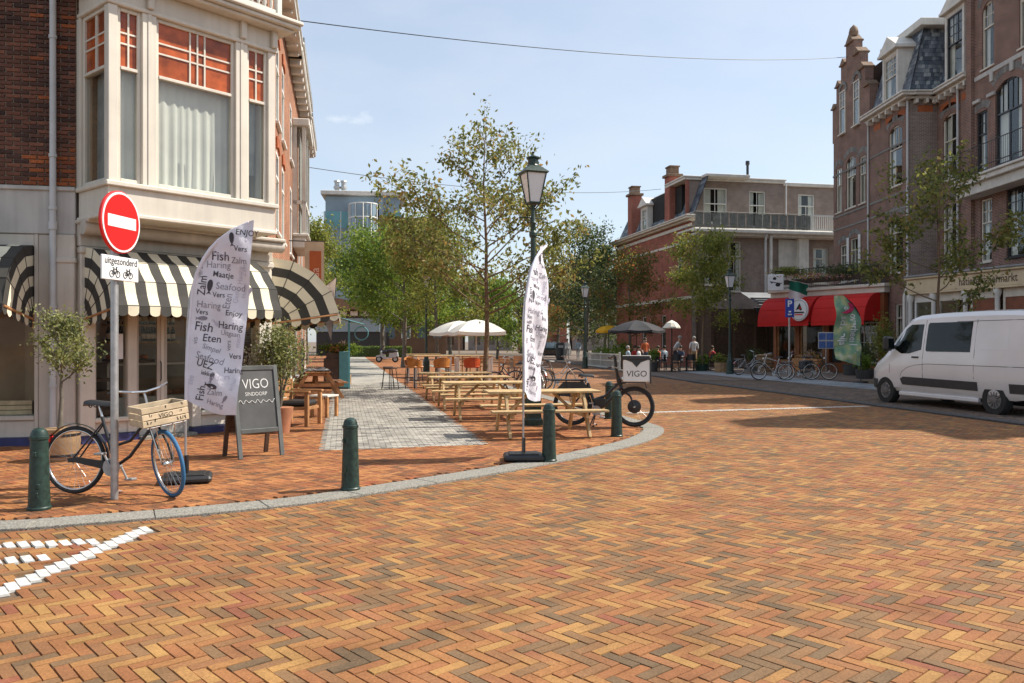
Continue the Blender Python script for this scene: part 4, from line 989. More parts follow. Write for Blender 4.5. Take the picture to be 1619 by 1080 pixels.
# bollards
def bollard_proto():
    t = thing('bollard', '', 'bollard', group='dark green bollards along the kerb')
    mb = MB(); mb.lathe([(.105, 0), (.105, .02), (.096, .03), (.078, .60), (.077, .655)], 20); mb.build('shaft', M['green'], t)
    mb = MB(); mb.lathe([(.080, .655), (.086, .662), (.086, .685), (.076, .692), (.073, .715), (.06, .745), (.035, .762), (.0, .768)], 20); mb.build('cap', M['green'], t)
    mb = MB()
    for z, a in ((.12, -1.2), (.2, -.9), (.5, -1.5)): mb.box(.055 * cos(a) - .02, .055 * cos(a) + .02, -.094, -.078, z, z + .05, .01)
    mb.build('relief_plate', M['green'], t)
    return t
bl = bollard_proto()
for i, (u, v, lab) in enumerate(((62, 803, 'dark green bollard beside the rear wheel of the bicycle with the wooden crate'), (554, 772, 'dark green bollard standing alone in front of the pale paved walk'),
                  (868, 727, 'dark green bollard beside the black foot of the slim white flag'), (975, 688, 'dark green bollard in front of the delivery bicycle, next to its front wheel'),
                  (963, 660, 'dark green bollard behind the delivery bicycle, partly hidden by it'))):
    g = G(u, v, ZP); F = frame(g.x, g.y, ZP, R.uniform(0, 6)) if i else frame(g.x, g.y, ZP, .3)
    if i == 0: bl.location = g; bl['label'] = lab; WM[bl.name] = F
    else: dup(bl, F, lab)
# traffic sign
g = G(181, 787, ZP); sg = thing('traffic_sign', 'round red no entry sign with a white cyclist plate on a steel pole', 'traffic sign', frame(g.x, g.y, ZP, radians(81)))
FSG = wm(sg); mb = MB(FSG); mb.tube([(0, 0, -.02), (0, 0, 1.5), (.0, 0, 3.0)], .037, 12); mb.tube([(0, 0, 2.995), (0, 0, 3.02)], .04, 12)
mb.build('pole', M['alu'], sg)
mb = MB(FSG); mb.lathe([(.302, 0), (.312, .004), (.312, .030), (.300, .036)], 40, (0, -.075, 2.77), 'y'); mb.build('rim', M['red_sign'], sg)
mb = MB(FSG); mb.lathe([(.300, 0), (.300, .006)], 40, (0, -.081, 2.77), 'y'); mb.build('border', M['white_sign'], sg)
mb = MB(FSG); mb.lathe([(.278, 0), (.278, .004)], 40, (0, -.084, 2.77), 'y'); mb.build('face', M['red_sign'], sg)
mb = MB(FSG); mb.box(-.225, .225, -.088, -.083, 2.71, 2.83, .004); mb.build('bar', M['white_sign'], sg)
mb = MB(FSG); mb.box(-.29, .29, -.072, -.050, 2.185, 2.425, .006); pl = mb.build('plate', M['white_sign'], sg)
mb = MB(FSG); text_on(mb, 'uitgezonderd', .098, lambda a, b: (a, -.0745, b), at=(0, 2.345), center=True, bold=.006); 
for cx, q in ((-.10, 1), (.11, .92)):
    for dx in (-.048, .048): mb.torus(.032 * q, .004, (cx + dx * q, -.074, 2.245), 16, 5)
    P3 = lambda a, b: (cx + a * q, -.075, 2.245 + b * q)
    for a, b in (((-.048, 0), (-.02, .05)), ((-.02, .05), (.03, .05)), ((.048, 0), (.025, .065)), ((-.02, .05), (0, 0)), ((0, 0), (.03, .05)), ((0, 0), (-.048, 0)), ((.02, .068), (.04, .07)), ((-.035, .062), (-.01, .062))): mb.tube([P3(*a), P3(*b)], .0042, 4)
mb.build('lettering', M['print'], pl, smooth=False)
mb = MB(FSG)
for z in (2.3, 2.62, 2.92): mb.tube([(0, 0, z), (0, 0, z + .04)], .045, 12); mb.box(-.03, .03, -.07, -.03, z, z + .04)
mb.tube([(0, 0, .72), (0, 0, .735)], .043, 12)
mb.build('clamp', M['alu'], sg)

# bicycles -----------------------------------------------------------
def bicycle(name, label, F, steer=0.0, frame_m=None, rim_m=None, tyre_front=None, wb=1.10, rr=.35, fat=.021, sport=False, parts='dutch', group=None, lean=0.0, tk=1.0, low=True):
    fm = frame_m or M['blackm']; rim_m = rim_m or M['chrome']
    F = F @ Matrix.Rotation(lean, 4, 'X'); t = thing(name, label, 'bicycle', F, group)
    def wheel(F2, x, tyre, tm):
        mb = MB(F2); mb.torus(rr - fat, fat, (x, 0, rr), 40, 8); w = mb.build('wheel', tm, t, sharp=80)
        mb = MB(F2)
        mb.torus(rr - fat * 2.1, fat * .62, (x, 0, rr), 40, 6); mb.build('rim', rim_m, w, sharp=80)
        mb = MB(F2)
        for i in range(28):
            q = 2 * pi * i / 28; s_ = 1 if i % 2 else -1; q2 = q + (.5 if i % 4 < 2 else -.5)
            mb.tube([(x + .02 * cos(q2), .028 * s_, rr + .02 * sin(q2)), (x + (rr - fat * 2.3) * cos(q), 0, rr + (rr - fat * 2.3) * sin(q))], .0017, 3, caps=False)
        mb.build('spokes', M['alu'], w, smooth=False)
        mb = MB(F2); mb.lathe([(.02, -.05), (.032, -.03), (.026, -.02), (.026, .02), (.032, .03), (.02, .05)], 10, (x, 0, rr), 'y'); mb.build('hub', M['chrome'], w)
        return w
    wheel(F, 0, fat, M['rubber'])
    A, BB, ST, HT, HB = Vector((0, 0, rr)), Vector((.46, 0, .29)), Vector((.29, 0, .80)), Vector((wb - .31, 0, .94)), Vector((wb - .24, 0, .72))
    mb = MB(F)
    if low: mb.tube([ST.lerp(BB, .62), Vector((.62, 0, .56)), HB.lerp(HT, .45)], .016 * tk, 8); mb.tube([BB, Vector((.62, 0, .40)), HB], .018 * tk, 8)
    else: mb.tube([ST.lerp(BB, .06), HT.lerp(HB, .12)], .016 * tk, 8); mb.tube([BB, HB], .018 * tk, 8)
    mb.tube([BB, ST], .017 * tk, 8); mb.tube([HB, HT], .020 * tk, 8)
    for s_ in (-1, 1):
        y = .055 * s_; mb.tube([A + Vector((0, y, 0)), BB + Vector((-.06, y * .6, .01)), BB], .010 * tk, 6); mb.tube([A + Vector((0, y, 0)), ST.lerp(BB, .12) + Vector((0, y * .3, 0))], .009 * tk, 6)
    mb.build('frame', fm, t)
    mb = MB(F); arc = lambda r0, a0, a1, x, n=14: [Vector((x + r0 * cos(a0 + (a1 - a0) * i / n), 0, rr + r0 * sin(a0 + (a1 - a0) * i / n))) for i in range(n + 1)]
    ps = arc(rr + .028, -.25, 2.55, 0)
    for i in range(len(ps) - 1):
        a, b = ps[i], ps[i + 1]; mb.add([a + Vector((0, -.026, -.006)), a, a + Vector((0, .026, -.006)), b + Vector((0, .026, -.006)), b, b + Vector((0, -.026, -.006))], [(0, 1, 4, 5), (1, 2, 3, 4)])
    mb.build('rear_mudguard', fm, t, sharp=80)
    mb = MB(F); mb.prism([(-.04, rr + .02), (.06, rr + .035), (.42, .345), (.47, .32), (.46, .27), (.42, .26), (.05, rr - .02), (-.03, rr - .02)], -.07, -.05); mb.build('chain_case', M['black'], t)
    mb = MB(F); cr = Vector((.17 * .5, 0, -.17 * .87)) * .95
    for s_ in (-1, 1):
        o = BB + Vector((0, .085 * s_, 0)); e = o + cr * s_; mb.tube([o, e], .011, 6); mb.box(e.x - .045, e.x + .045, e.y + .01 * s_, e.y + .10 * s_, e.z - .012, e.z + .012, .005)
    mb.lathe([(.095, -.003), (.095, .003)], 20, BB + Vector((0, -.07, 0)), 'y'); mb.tube([BB + Vector((0, -.09, 0)), BB + Vector((0, .09, 0))], .02, 8)
    mb.build('crank', M['alu'], t)
    mb = MB(F); sp = ST + (ST - BB).normalized() * .12; mb.tube([ST, sp], .013, 8); mb.build('seat_post', M['chrome'], t)
    mb = MB(F); vs = []
    for (x, w, z) in ((-.13, .075, .045), (-.10, .10, .062), (-.02, .095, .058), (.07, .045, .05), (.14, .022, .045), (.16, .012, .03)): vs.append((x, w, z))
    rings = []
    for x, w, z in vs: rings += [(sp.x + x, -w, sp.z + z - .05), (sp.x + x, -w * .9, sp.z + z - .012), (sp.x + x, 0, sp.z + z), (sp.x + x, w * .9, sp.z + z - .012), (sp.x + x, w, sp.z + z - .05)]
    fs = [(i * 5 + j, i * 5 + j + 1, i * 5 + j + 6, i * 5 + j + 5) for i in range(5) for j in range(4)] + [(0, 4, 3, 2, 1), (25, 26, 27, 28, 29)] + [(i * 5, i * 5 + 5, i * 5 + 9, i * 5 + 4) for i in range(5)]
    mb.add(rings, fs); mb.torus(.018, .006, (sp.x - .07, .04, sp.z - .0), 8, 5); mb.torus(.018, .006, (sp.x - .07, -.04, sp.z), 8, 5); mb.build('saddle', M['black'], t, sharp=70)
    mb = MB(F)                                                                     # luggage rack
    z = rr * 2 + .06
    for y in (-.06, 0, .06): mb.tube([(.20, y * .6, z + .02), (.1, y, z), (-.26, y, z), (-.29, y, z - .01)], .006, 5)
    mb.tube([(-.28, -.06, z), (-.28, .06, z)], .006, 5); mb.tube([(0, -.06, z), (0, .06, z)], .006, 5)
    for y in (-.065, .065): mb.tube([(0, y, rr), (-.12, y, z)], .006, 5); mb.tube([(0, y, rr), (.02, y, z)], .006, 5)
    if parts != 'crate': mb.build('luggage_rack', fm, t)
    mb = MB(F); mb.tube([(.40, .05, .26), (.38, .14, .02), (.42, .18, .015)], .008, 6); mb.build('kickstand', M['alu'], t)
    mb = MB(F); mb.box(-.30, -.27, -.04, .04, rr + .18, rr + .24, .008); mb.build('rear_lamp', M['red_sign'], t)
    # steered front end
    axd = (HT - HB).normalized(); piv = HB; F2 = F @ Matrix.Translation(piv) @ Matrix.Rotation(steer, 4, axd) @ Matrix.Translation(-piv)
    w = wheel(F2, wb, fat, tyre_front or M['rubber'])
    mb = MB(F2)
    for s_ in (-1, 1): mb.tube([HB + Vector((0, .0, -.0)), HB + Vector((.02, .05 * s_, -.03)), Vector((wb - .07, .055 * s_, rr + .18)), Vector((wb, .055 * s_, rr))], [.014 * tk, .013 * tk, .011 * tk, .009 * tk], 6)
    mb.build('fork', fm, t)
    mb = MB(F2); ps = arc(rr + .028, .55, 2.75, wb)
    for i in range(len(ps) - 1):
        a, b = ps[i], ps[i + 1]; mb.add([a + Vector((0, -.026, -.006)), a, a + Vector((0, .026, -.006)), b + Vector((0, .026, -.006)), b, b + Vector((0, -.026, -.006))], [(0, 1, 4, 5), (1, 2, 3, 4)])
    if parts != 'crate': mb.build('front_mudguard', fm, t, sharp=80)
    st_ = HT + axd * .13; mb = MB(F2); mb.tube([HT, st_], .013, 8)
    bar = [(st_.x - .14, -.30, st_.z + .02), (st_.x - .06, -.27, st_.z + .045), (st_.x + .04, -.14, st_.z + .02), (st_.x + .03, 0, st_.z), (st_.x + .04, .14, st_.z + .02), (st_.x - .06, .27, st_.z + .045), (st_.x - .14, .30, st_.z + .02)]
    mb.tube(bar, .0125, 8); hb_ = mb.build('handlebar', M['chrome'], t)
    for s_ in (0, -1):
        mb = MB(F2); a, b = Vector(bar[s_]), Vector(bar[1 if s_ == 0 else -2]); mb.tube([a, a.lerp(b, .95)], .017, 8); mb.build('grip', M['black'], hb_)
    mb = MB(F2); mb.lathe([(.012, -.05), (.04, -.02), (.045, .02), (.042, .03)], 12, (HT.x + .10, 0, HT.z - .06), 'x'); mb.tube([(HT.x, 0, HT.z - .06), (HT.x + .06, 0, HT.z - .06)], .008, 6); mb.build('headlamp', M['chrome'], t)
    return t, F2
gr, gf = Vector((-4.54, 8.52, 0)), Vector((-3.45, 8.36, 0))
Fb = frame(gr.x, gr.y, ZP, atan2(gf.y - gr.y, gf.x - gr.x))
bk, F2 = bicycle('bicycle', 'black step-through bicycle with blue front tyre and wooden crate, leaning on the sign pole', Fb, steer=radians(-36), tyre_front=M['rubber_blue'], parts='crate', lean=radians(-3))
mb = MB(F2)                                                                     # front carrier under the crate
for y in (-.17, -.06, .06, .17): mb.tube([(.86, y, .755), (1.2, y, .755)], .007, 5)
for x in (.88, 1.18): mb.tube([(x, -.2, .755), (x, .2, .755)], .007, 5)
for y in (-.06, .06): mb.tube([(1.10, y, .36), (1.16, y * 1.6, .755)], .006, 5); mb.tube([(1.10, y, .36), (1.0, y * 1.6, .755)], .006, 5)
mb.build('front_carrier', M['chrome'], bk)
cr = thing('wooden_crate', 'wooden wine crate lettered VIGO on the front carrier of the blue tyred bicycle', 'crate', F2 @ frame(1.03, 0, .765, pi / 2))
FCR = wm(cr)
for sy in (-1, 1):
    for k in range(3):
        mb = MB(FCR); mb.box(-.235, .235, sy * .155 - .007, sy * .155 + .007, .004 + k * .067, .062 + k * .067, .003); mb.build('slat', M['crate'], cr)
for sx in (-1, 1):
    for k in range(3):
        mb = MB(FCR); mb.box(sx * .225 - .009, sx * .225 + .009, -.147, .147, .004 + k * .067, .062 + k * .067, .003); mb.build('end_board', M['crate'], cr)
mb = MB(FCR); mb.box(-.215, .215, -.147, .147, .0, .010); mb.build('floor_board', M['crate'], cr)
mb = MB(FCR); f_ = lambda a, b: (a, -.1635, b)
text_on(mb, 'VIGO', .062, f_, at=(0, .076), center=True, shear=.05, bold=.0)
for px_, pz in ((-.19, .03), (-.15, .03), (-.11, .045), (.12, .02), (.145, .02), (.17, .02), (.19, .02), (.155, .10), (-.15, .10), (.0, .165), (.17, .165)):
    for q in range(2): mb.tube([(px_ + R.uniform(-.012, .012), -.163, pz), (px_ + R.uniform(-.014, .014), -.163, pz + R.uniform(.02, .04))], .0022, 4)
mb.build('lettering', M['print'], cr, smooth=False)
mb = MB(FCR)
for k in range(7): x, y = R.uniform(-.16, .16), R.uniform(-.09, .09); mb.ball((x, y, .09 + R.random() * .05), .05, 8, 5)
mb.build('contents', M['soil'], cr)

# delivery bicycle
gr, gf = Vector((1.14, 15.5, 0)), Vector((2.27, 15.2, 0))
dk, F2 = bicycle('delivery_bicycle', 'black electric delivery bicycle with white VIGO box over its front wheel', frame(gr.x, gr.y, ZP, atan2(gf.y - gr.y, gf.x - gr.x)), steer=radians(6), wb=1.16, rr=.375, fat=.032, rim_m=M['blackm'], tk=1.7)
mb = MB(wm(dk)); mb.box(-.36, .26, -.09, .09, .835, .865, .01); mb.build('rack_board', M['black'], dk)
mb = MB(wm(dk)); mb.prism([(-.38, .60), (-.18, .80), (.2, .82), (.36, .66), (.3, .52), (-.2, .55)], -.06, .06); mb.build('wheel_cover', M['black'], dk)
mb = MB(wm(dk)); [mb.tube([(.44, s_ * .05, .24), (.36, s_ * .16, .02), (.44, s_ * .18, .01)], .014, 6) for s_ in (-1, 1)]; mb.build('double_stand', M['black'], dk)
mb = MB(wm(dk)); mb.box(.40, .62, -.045, .045, .34, .52, .02); mb.build('battery', M['black'], dk)
mb = MB(F2); mb.lathe([(.10, -.045), (.125, -.03), (.125, .03), (.10, .045)], 20, (1.16, 0, .375), 'y'); mb.build('hub_motor', M['black'], dk)
mb = MB(F2); 
for y in (-.2, .2): mb.tube([(.98, y * .3, .80), (1.0, y, .82), (1.36, y, .82), (1.38, y, .72)], .012, 6)
mb.tube([(.80, 0, .78), (1.0, 0, .82)], .02, 8); mb.tube([(1.0, -.2, .82), (1.0, .2, .82)], .012, 6); mb.tube([(1.36, -.2, .82), (1.36, .2, .82)], .012, 6)
mb.tube([(.87, 0, .8), (.82, 0, 1.1), (.80, 0, 1.30)], .030, 8); mb.tube([(.70, -.30, 1.27), (.78, -.16, 1.32), (.80, 0, 1.30), (.78, .16, 1.32), (.70, .30, 1.27)], .018, 8)
mb.build('box_carrier', M['blackm'], dk)
bx = thing('delivery_box', 'white delivery box with black lid and VIGO lettering on the delivery bicycle', 'box', F2 @ frame(1.20, 0, .832, .0)); FX = wm(bx)
mb = MB(FX); mb.box(-.245, .245, -.22, .22, 0, .42, .015); mb.build('body', M['white'], bx)
mb = MB(FX); mb.box(-.262, .262, -.238, .238, .40, .475, .02); mb.box(.245, .268, -.23, .23, -.03, .42, .008); mb.build('lid', M['black'], bx)
mb = MB(FX); mb.box(-.255, .255, -.23, .23, .474, .486, .01); mb.build('lid_top', M['white'], bx)
mb = MB(FX); mb.prism([(-.23, .415), (.23, .415), (.08, .36), (0, .27), (-.08, .36)], -.226, -.221); mb.build('flap', M['black'], bx)
mb = MB(FX); text_on(mb, 'VIGO', .155, lambda a, b: (a, -.2225, b), at=(0, .10), center=True, shear=.06, bold=.0); mb.build('lettering', M['print'], bx, smooth=False)

# feather flags ------------------------------------------------------
def fish(mb, fn, x, z, L, rot):
    n = 12; pts = [(L * .5 * cos(2 * pi * i / n), L * .22 * sin(2 * pi * i / n) * (1 + .2 * cos(2 * pi * i / n))) for i in range(n)]
    tail = [(-L * .42, 0), (-L * .72, L * .2), (-L * .62, 0), (-L * .72, -L * .2)]; c, s_ = cos(rot), sin(rot); tr = lambda p: (x + p[0] * c - p[1] * s_, z + p[0] * s_ + p[1] * c)
    mb.add([fn(*tr(p)) for p in pts], [tuple(range(n))]); mb.add([fn(*tr(p)) for p in tail], [(0, 1, 2, 3)])
def feather_flag(label, F, seed, base_rot=0.0):
    t = thing('feather_flag', label, 'flag', F); rr = random.Random(seed)
    pole = [(0, .0), (0, .6), (.004, 1.2), (.018, 1.75), (.05, 2.1), (.12, 2.36), (.23, 2.58), (.38, 2.74), (.55, 2.86), (.75, 2.945)]
    def edge(z):
        for (a, z0), (b, z1) in zip(pole[:-1], pole[1:]):
            if z <= z1: return a + (b - a) * (z - z0) / (z1 - z0)
        return .75
    wave = lambda x, z: .045 * sin(z * 3.1 + seed) * (x / .6) + .022 * sin(z * 7 + x * 9) * min(1, x / .3) + .012 * sin(x * 22 + z * 4)
    rgt = lambda z: .56 + .19 * ((z - .78) / 2.165)
    bot = lambda q: .92 - .17 * sin(min(1, q * 1.25) * pi / 2)
    nu, nv = 14, 60; mb = MB(F)
    def cl(u, v):
        z = bot(u) + (2.945 - bot(u)) * v; x0 = edge(z); x = x0 + (rgt(z) - x0) * u; return Vector((x, wave(x, z), z))
    mb.grid(cl, nu, nv); mb.grid(lambda u, v: cl(u, v) + Vector((0, .006, 0)), nu, nv); mb.build('cloth', M['flagcloth'], t, sharp=80)
    mb = MB(F); mb.tube([(x - .012, 0, z) for x, z in pole], [.014] * 3 + [.012] * 3 + [.009] * 4, 8); mb.build('pole', M['alu'], t)
    mb = MB(F); mb.tube([(edge(z) - .002, wave(.03, z), z) for z in [.92 + i * .1 for i in range(21)]], .021, 8); mb.build('pole_sleeve', M['flagcloth'], t, sharp=80)
    mb = MB(F @ Matrix.Rotation(base_rot, 4, 'Z')); mb.box(-.27, .27, -.22, .22, 0.0, .085, .03); mb.box(-.20, .20, -.16, .16, .085, .10, .012); mb.tube([(0, 0, .09), (0, 0, .30)], .026, 10); mb.build('base', M['black'], t)
    fn = lambda a, b: Vector((a, wave(a, b) - .004, b)); X0, Z0 = lambda u: (u - 294) * .00708, lambda v: 1.6 + (538 - v) * .00708
    words = [('ENJOY', 372, 371, .085, -.1, 0), ('Fish', 332, 411, .13, -.06, 0), ('Haring', 324, 423, .10, -.05, 1), ('Maatje', 334, 437, .085, -.12, 0), ('Zalm', 322, 468, .11, 1.45, 0), ('vers', 318, 440, .075, 1.5, 1),
             ('Vers', 369, 397, .08, -.1, 0), ('Zalm', 363, 416, .09, -.08, 1), ('Seafood', 339, 457, .10, -.1, 1), ('Vers', 334, 470, .075, -.05, 0), ('Haring', 309, 486, .10, -.1, 1), ('Vers', 307, 496, .075, -.15, 0), ('Eten', 360, 490, .10, 1.4, 1),
             ('Haring', 379, 450, .075, 1.45, 2), ('Zalm', 386, 438, .075, 1.4, 2), ('Fish', 305, 522, .13, -.15, 0), ('Haring', 341, 519, .105, -.12, 0), ('Enjoy', 354, 499, .08, -.1, 0), ('Uitgaan', 345, 530, .075, -.15, 1), ('Eten', 318, 540, .11, -.12, 0),
             ('Simpel', 318, 551, .075, -.35, 1), ('Seafood', 307, 566, .10, -.3, 1), ('UEZ', 308, 578, .11, -.3, 0), ('Vers', 359, 568, .075, -.05, 0), ('Haring', 352, 591, .08, -.02, 0), ('lekker', 316, 593, .065, -.2, 0), ('Vers', 342, 603, .08, .1, 2), ('Fish', 319, 636, .11, 1.4, 0),
             ('Zalm', 325, 625, .09, -.1, 1), ('Haring', 324, 639, .075, -.3, 1), ('vis', 310, 545, .075, 1.5, 1), ('vers', 361, 556, .07, 1.5, 1), ('eten', 375, 552, .07, 1.4, 2), ('Oester', 372, 480, .07, 1.5, 2), ('Kreeft', 333, 402, .07, -.3, 2), ('Mossel', 384, 472, .06, 1.45, 2), ('makreel', 330, 508, .06, -.6, 2), ('zee', 303, 610, .08, 1.4, 2), ('schol', 366, 620, .07, 1.2, 2)]
    tones = (M['print_dark'], M['print_grey'], M['flagpale'])
    for w, u, v, s_, rot, tone in words: words_on(F, t, tones[tone], [(w, s_ * 1.1, rot, (X0(u), Z0(v)))], fn, bold=.004 if tone == 0 else -.004, squeeze=.9)
    for u, v, L, rot, tone in ((366, 377, .13, 1.6, 0), (330, 452, .14, 1.4, 0), (318, 504, .11, .0, 1), (335, 597, .11, 1.2, 1), (334, 612, .13, -.3, 0), (338, 513, .07, -1, 2), (392, 460, .08, 1.2, 2), (355, 632, .08, 1, 1)): mb = MB(F); fish(mb, fn, X0(u), Z0(v), L, rot); mb.build('fish_print', tones[tone], t, smooth=False)
    return t
feather_flag('wide white feather flag printed with Fish and Haring words, beside the striped awning', frame(-3.66, 9.25, ZP, radians(4)), 2, .25)
feather_flag('slim white feather flag turned edge-on, its black foot beside a bollard', frame(.155, 10.95, ZP, radians(62)), 5, radians(-60))

# chalkboard
g = G(377, 725, ZP); ab = thing('sandwich_board', 'grey chalkboard A-board reading VIGO between the wide flag and the bushy olive', 'sandwich board', frame(g.x, g.y, ZP, radians(44))); FA = wm(ab); w = .67
tl = .23; T = lambda x, q, o=0: Vector((x, tl * q + o, 1.245 * q))
mb = MB(FA)
for x in (.03, w - .03): mb.beam(T(x, 0), T(x, 1), .06, .035, .004, up=(0, 1, 0))
for q in (.29, .975): mb.beam(T(.06, q), T(w - .06, q), .035, .06, .004)
mb.build('frame', M['board_frame'], ab)
mb = MB(FA); mb.add([T(.05, .3), T(w - .05, .3), T(w - .05, .96), T(.05, .96), T(.05, .3, .012), T(w - .05, .3, .012), T(w - .05, .96, .012), T(.05, .96, .012)], [(0, 1, 2, 3), (7, 6, 5, 4), (0, 4, 5, 1), (2, 6, 7, 3)]); mb.build('board', M['board'], ab, smooth=False)
mb = MB(FA); Bk = lambda x, q: Vector((x, 2 * tl + .02 - tl * q, 1.245 * q))
for x in (.03, w - .03): mb.beam(Bk(x, 0), Bk(x, 1), .06, .035, .004, up=(0, 1, 0))
mb.beam(Bk(.06, .29), Bk(w - .06, .29), .035, .06); mb.add([Bk(.05, .3), Bk(w - .05, .3), Bk(w - .05, .96), Bk(.05, .96)], [(3, 2, 1, 0)]); mb.build('rear_leaf', M['wood_dark'], ab)
mb = MB(FA); fb = lambda a, b: Vector((a, tl * (b / 1.245) - .0035, b))
text_on(mb, 'VIGO', .19, fb, at=(.14, .93), bold=-.008, squeeze=.85, rot=.02); text_on(mb, 'SINDOORP', .072, fb, at=(.17, .835), bold=-.004, squeeze=.9)
zz = [(.07 + .53 * i / 36, .755 + .02 * sin(i * 1.1) * (1 + .4 * sin(i * .4))) for i in range(37)]; mb.tube([fb(a, b) for a, b in zz], .0045, 4); mb.build('lettering', M['chalk'], ab, smooth=False)

# potted olives
def pot(t, F, prof, m, name='pot', hoops=None):
    mb = MB(F); mb.lathe(prof, 22); p = mb.build(name, m, t)
    if hoops:
        for z, r in hoops: q = MB(F); q.lathe([(r, z), (r, z + .03)], 22); q.build('hoop', M['blackm'], p)
    q = MB(F); r = prof[-1][0] - .02; z = prof[-1][1] - .03; q.lathe([(r, z - .01), (r, z), (.01, z + .03)], 16); q.build('soil', M['soil'], p)
F = frame(-6.02, 10.95, ZP); ot = thing('potted_olive_tree', 'small standard olive tree in a wooden half barrel by the drainpipe', 'potted tree', F)
pot(ot, F, [(.20, 0), (.235, .12), (.25, .25), (.235, .42), (.22, .42)], M['barrel'], 'barrel', [(.06, .232), (.33, .25)])
tree('trunk_tree', '', -6.02, 10.95, 1.42, .48, .62, M['leaf_olive'], M['bark_grey'], 5, 2300, .058, 3, .035, z=ZP + .38, limbs=10, up=.9, tuft=.075, root=ot)
F = frame(-4.02, 14.25, ZP); ot = thing('potted_olive_bush', 'round bushy olive in a terracotta pot behind the chalkboard', 'potted shrub', F)
pot(ot, F, [(.16, 0), (.20, .3), (.23, .44), (.20, .44)], M['terracotta'])
mb = MB(F)
for i in range(7): a = i * .9; mb.tube([(0, 0, .40), (.08 * cos(a), .08 * sin(a), .8), (.3 * cos(a), .3 * sin(a), 1.45)], [.02, .014, .006], 5)
mb.build('stems', M['bark_grey'], ot)
blob_plant(ot, F, (0, 0, 1.36), .52, .62, 3800, .06, M['leaf_olive'], 8)
for x, y, r, z, lab in ((-4.05, 15.0, .3, .75, 'pale feathery shrub at the shop corner behind the wide flag'),):
    F = frame(x - .25, y - .6, ZP); t = thing('potted_shrub', lab, 'potted shrub', F); pot(t, F, [(.15, 0), (.2, .4), (.18, .4)], M['barrel']); blob_plant(t, F, (0, 0, 1.05), .36, .6, 2000, .07, mat_leaf('pale_feathery_leaves', [(0, (.2, .18, .12)), (1, (.5, .46, .34))]), 12)

# picnic tables
def picnic(label, F, m, group=None, L=1.92):
    t = thing('picnic_table', label, 'picnic table', F, group)
    for k in range(5):
        y = -.28 + k * .14
        mb = MB(F); mb.box(-L / 2, L / 2, y - .066, y + .066, .715, .752, .005); mb.build('top_plank', m, t)
    for s_ in (-1, 1):
        for k in range(2):
            y = s_ * (.60 + k * .135); mb = MB(F); mb.box(-L / 2, L / 2, y - .062, y + .062, .425, .462, .005); mb.build('seat_plank', m, t)
    for x in (-.66, .66):
        for s_ in (-1, 1):
            mb = MB(F); mb.beam((x, s_ * .25, .713), (x, s_ * .70, 0), .045, .095, .004, up=(0, s_, .6)); mb.build('leg', m, t)
        mb = MB(F); q = .045 * (1 if x > 0 else -1); mb.box(x - q - .0225, x - q + .0225, -.72, .72, .33, .423, .004); mb.build('seat_bearer', m, t)
        mb = MB(F); mb.box(x - q - .0225, x - q + .0225, -.33, .33, .625, .713, .004); mb.build('top_bearer', m, t)
        mb = MB(F); s2 = 1 if x > 0 else -1; mb.beam((x - q * 1.6, 0, .37), (x - s2 * .45, 0, .70), .045, .08, .004, up=(0, 1, 0)); mb.build('brace', m, t)
    return t
labs = ['pine picnic table closest to the slim flag, in front of the delivery bicycle', 'pine picnic table second from the slim flag', 'pine picnic table third from the slim flag, before the last of the row', 'pine picnic table next to the bar tables, last of the row of four']
ang = atan2(D1n.y, D1n.x)
for i, (x, y) in enumerate(((.50, 14.0), (-.47, 16.95), (-1.02, 19.6), (-1.55, 22.1))):
    F = frame(x, y, ZP, ang + R.uniform(-.06, .06))
    if i == 0: pt_ = picnic(labs[0], F, M['wood'], 'pine picnic tables in a row beside the walk')
    else: dup(pt_, F, labs[i])
pr = picnic('reddish picnic table under a grey fur throw, beside the round side awning', frame(-5.55, 23.2, ZP, atan2(D1.y, D1.x) + .12), M['wood_red'], L=1.7)
F = wm(pr); mb = MB(F); mb.grid(lambda u, v: Vector((-.75 + 1.5 * u, -.42 + .84 * v, .785 + .05 * sin(u * 9) * sin(v * 7) - .22 * max(0, abs(v - .5) - .36) * 6 * .5)), 24, 14); mb.grid(lambda u, v: Vector((-.75 + 1.5 * u, -.42 + .84 * v, .77 + .03 * sin(u * 9) * sin(v * 7) - .22 * max(0, abs(v - .5) - .36) * 6 * .5)), 24, 14)
M['fur'] = mat('grey_fur', (.20, .19, .18), .95, .7, 5, bump=.8, bscale=50)
o = mb.build('fur_throw', M['fur'], None, sharp=80); tag(o, 'grey and black fur throw lying over the reddish picnic table', 'fur throw')
# wooden armchair and cube table by the corner
F = frame(-4.05, 15.6, ZP, radians(80)); ac = thing('wooden_armchair', 'low reddish wooden armchair with dark cushion beside the chalkboard', 'chair', F); m = M['wood_red']
for x in (-.3, .3):
    for y in (-.3, .3): mb = MB(F); mb.box(x - .035, x + .035, y - .035, y + .035, 0, .62 if y < 0 else .86, .004); mb.build('leg', m, ac)
    mb = MB(F); mb.box(x - .05, x + .05, -.36, .36, .62, .66, .005); mb.build('armrest', m, ac)
mb = MB(F); mb.box(-.28, .28, -.3, .3, .30, .36, .005); mb.build('seat', m, ac)
for k in range(4): mb = MB(F); mb.box(-.28, .28, .28, .31, .40 + k * .12, .50 + k * .12, .004); mb.build('back_slat', m, ac)
mb = MB(F); mb.box(-.26, .26, -.28, .26, .362, .47, .04); mb.build('cushion', M['black'], ac)
F = frame(-3.95, 17.3, ZP, radians(70)); st = thing('stool', 'small pale topped wooden stool behind the reddish armchair', 'stool', F)
mb = MB(F); mb.box(-.22, .22, -.22, .22, .42, .46, .006); mb.build('seat', M['offwhite'], st)
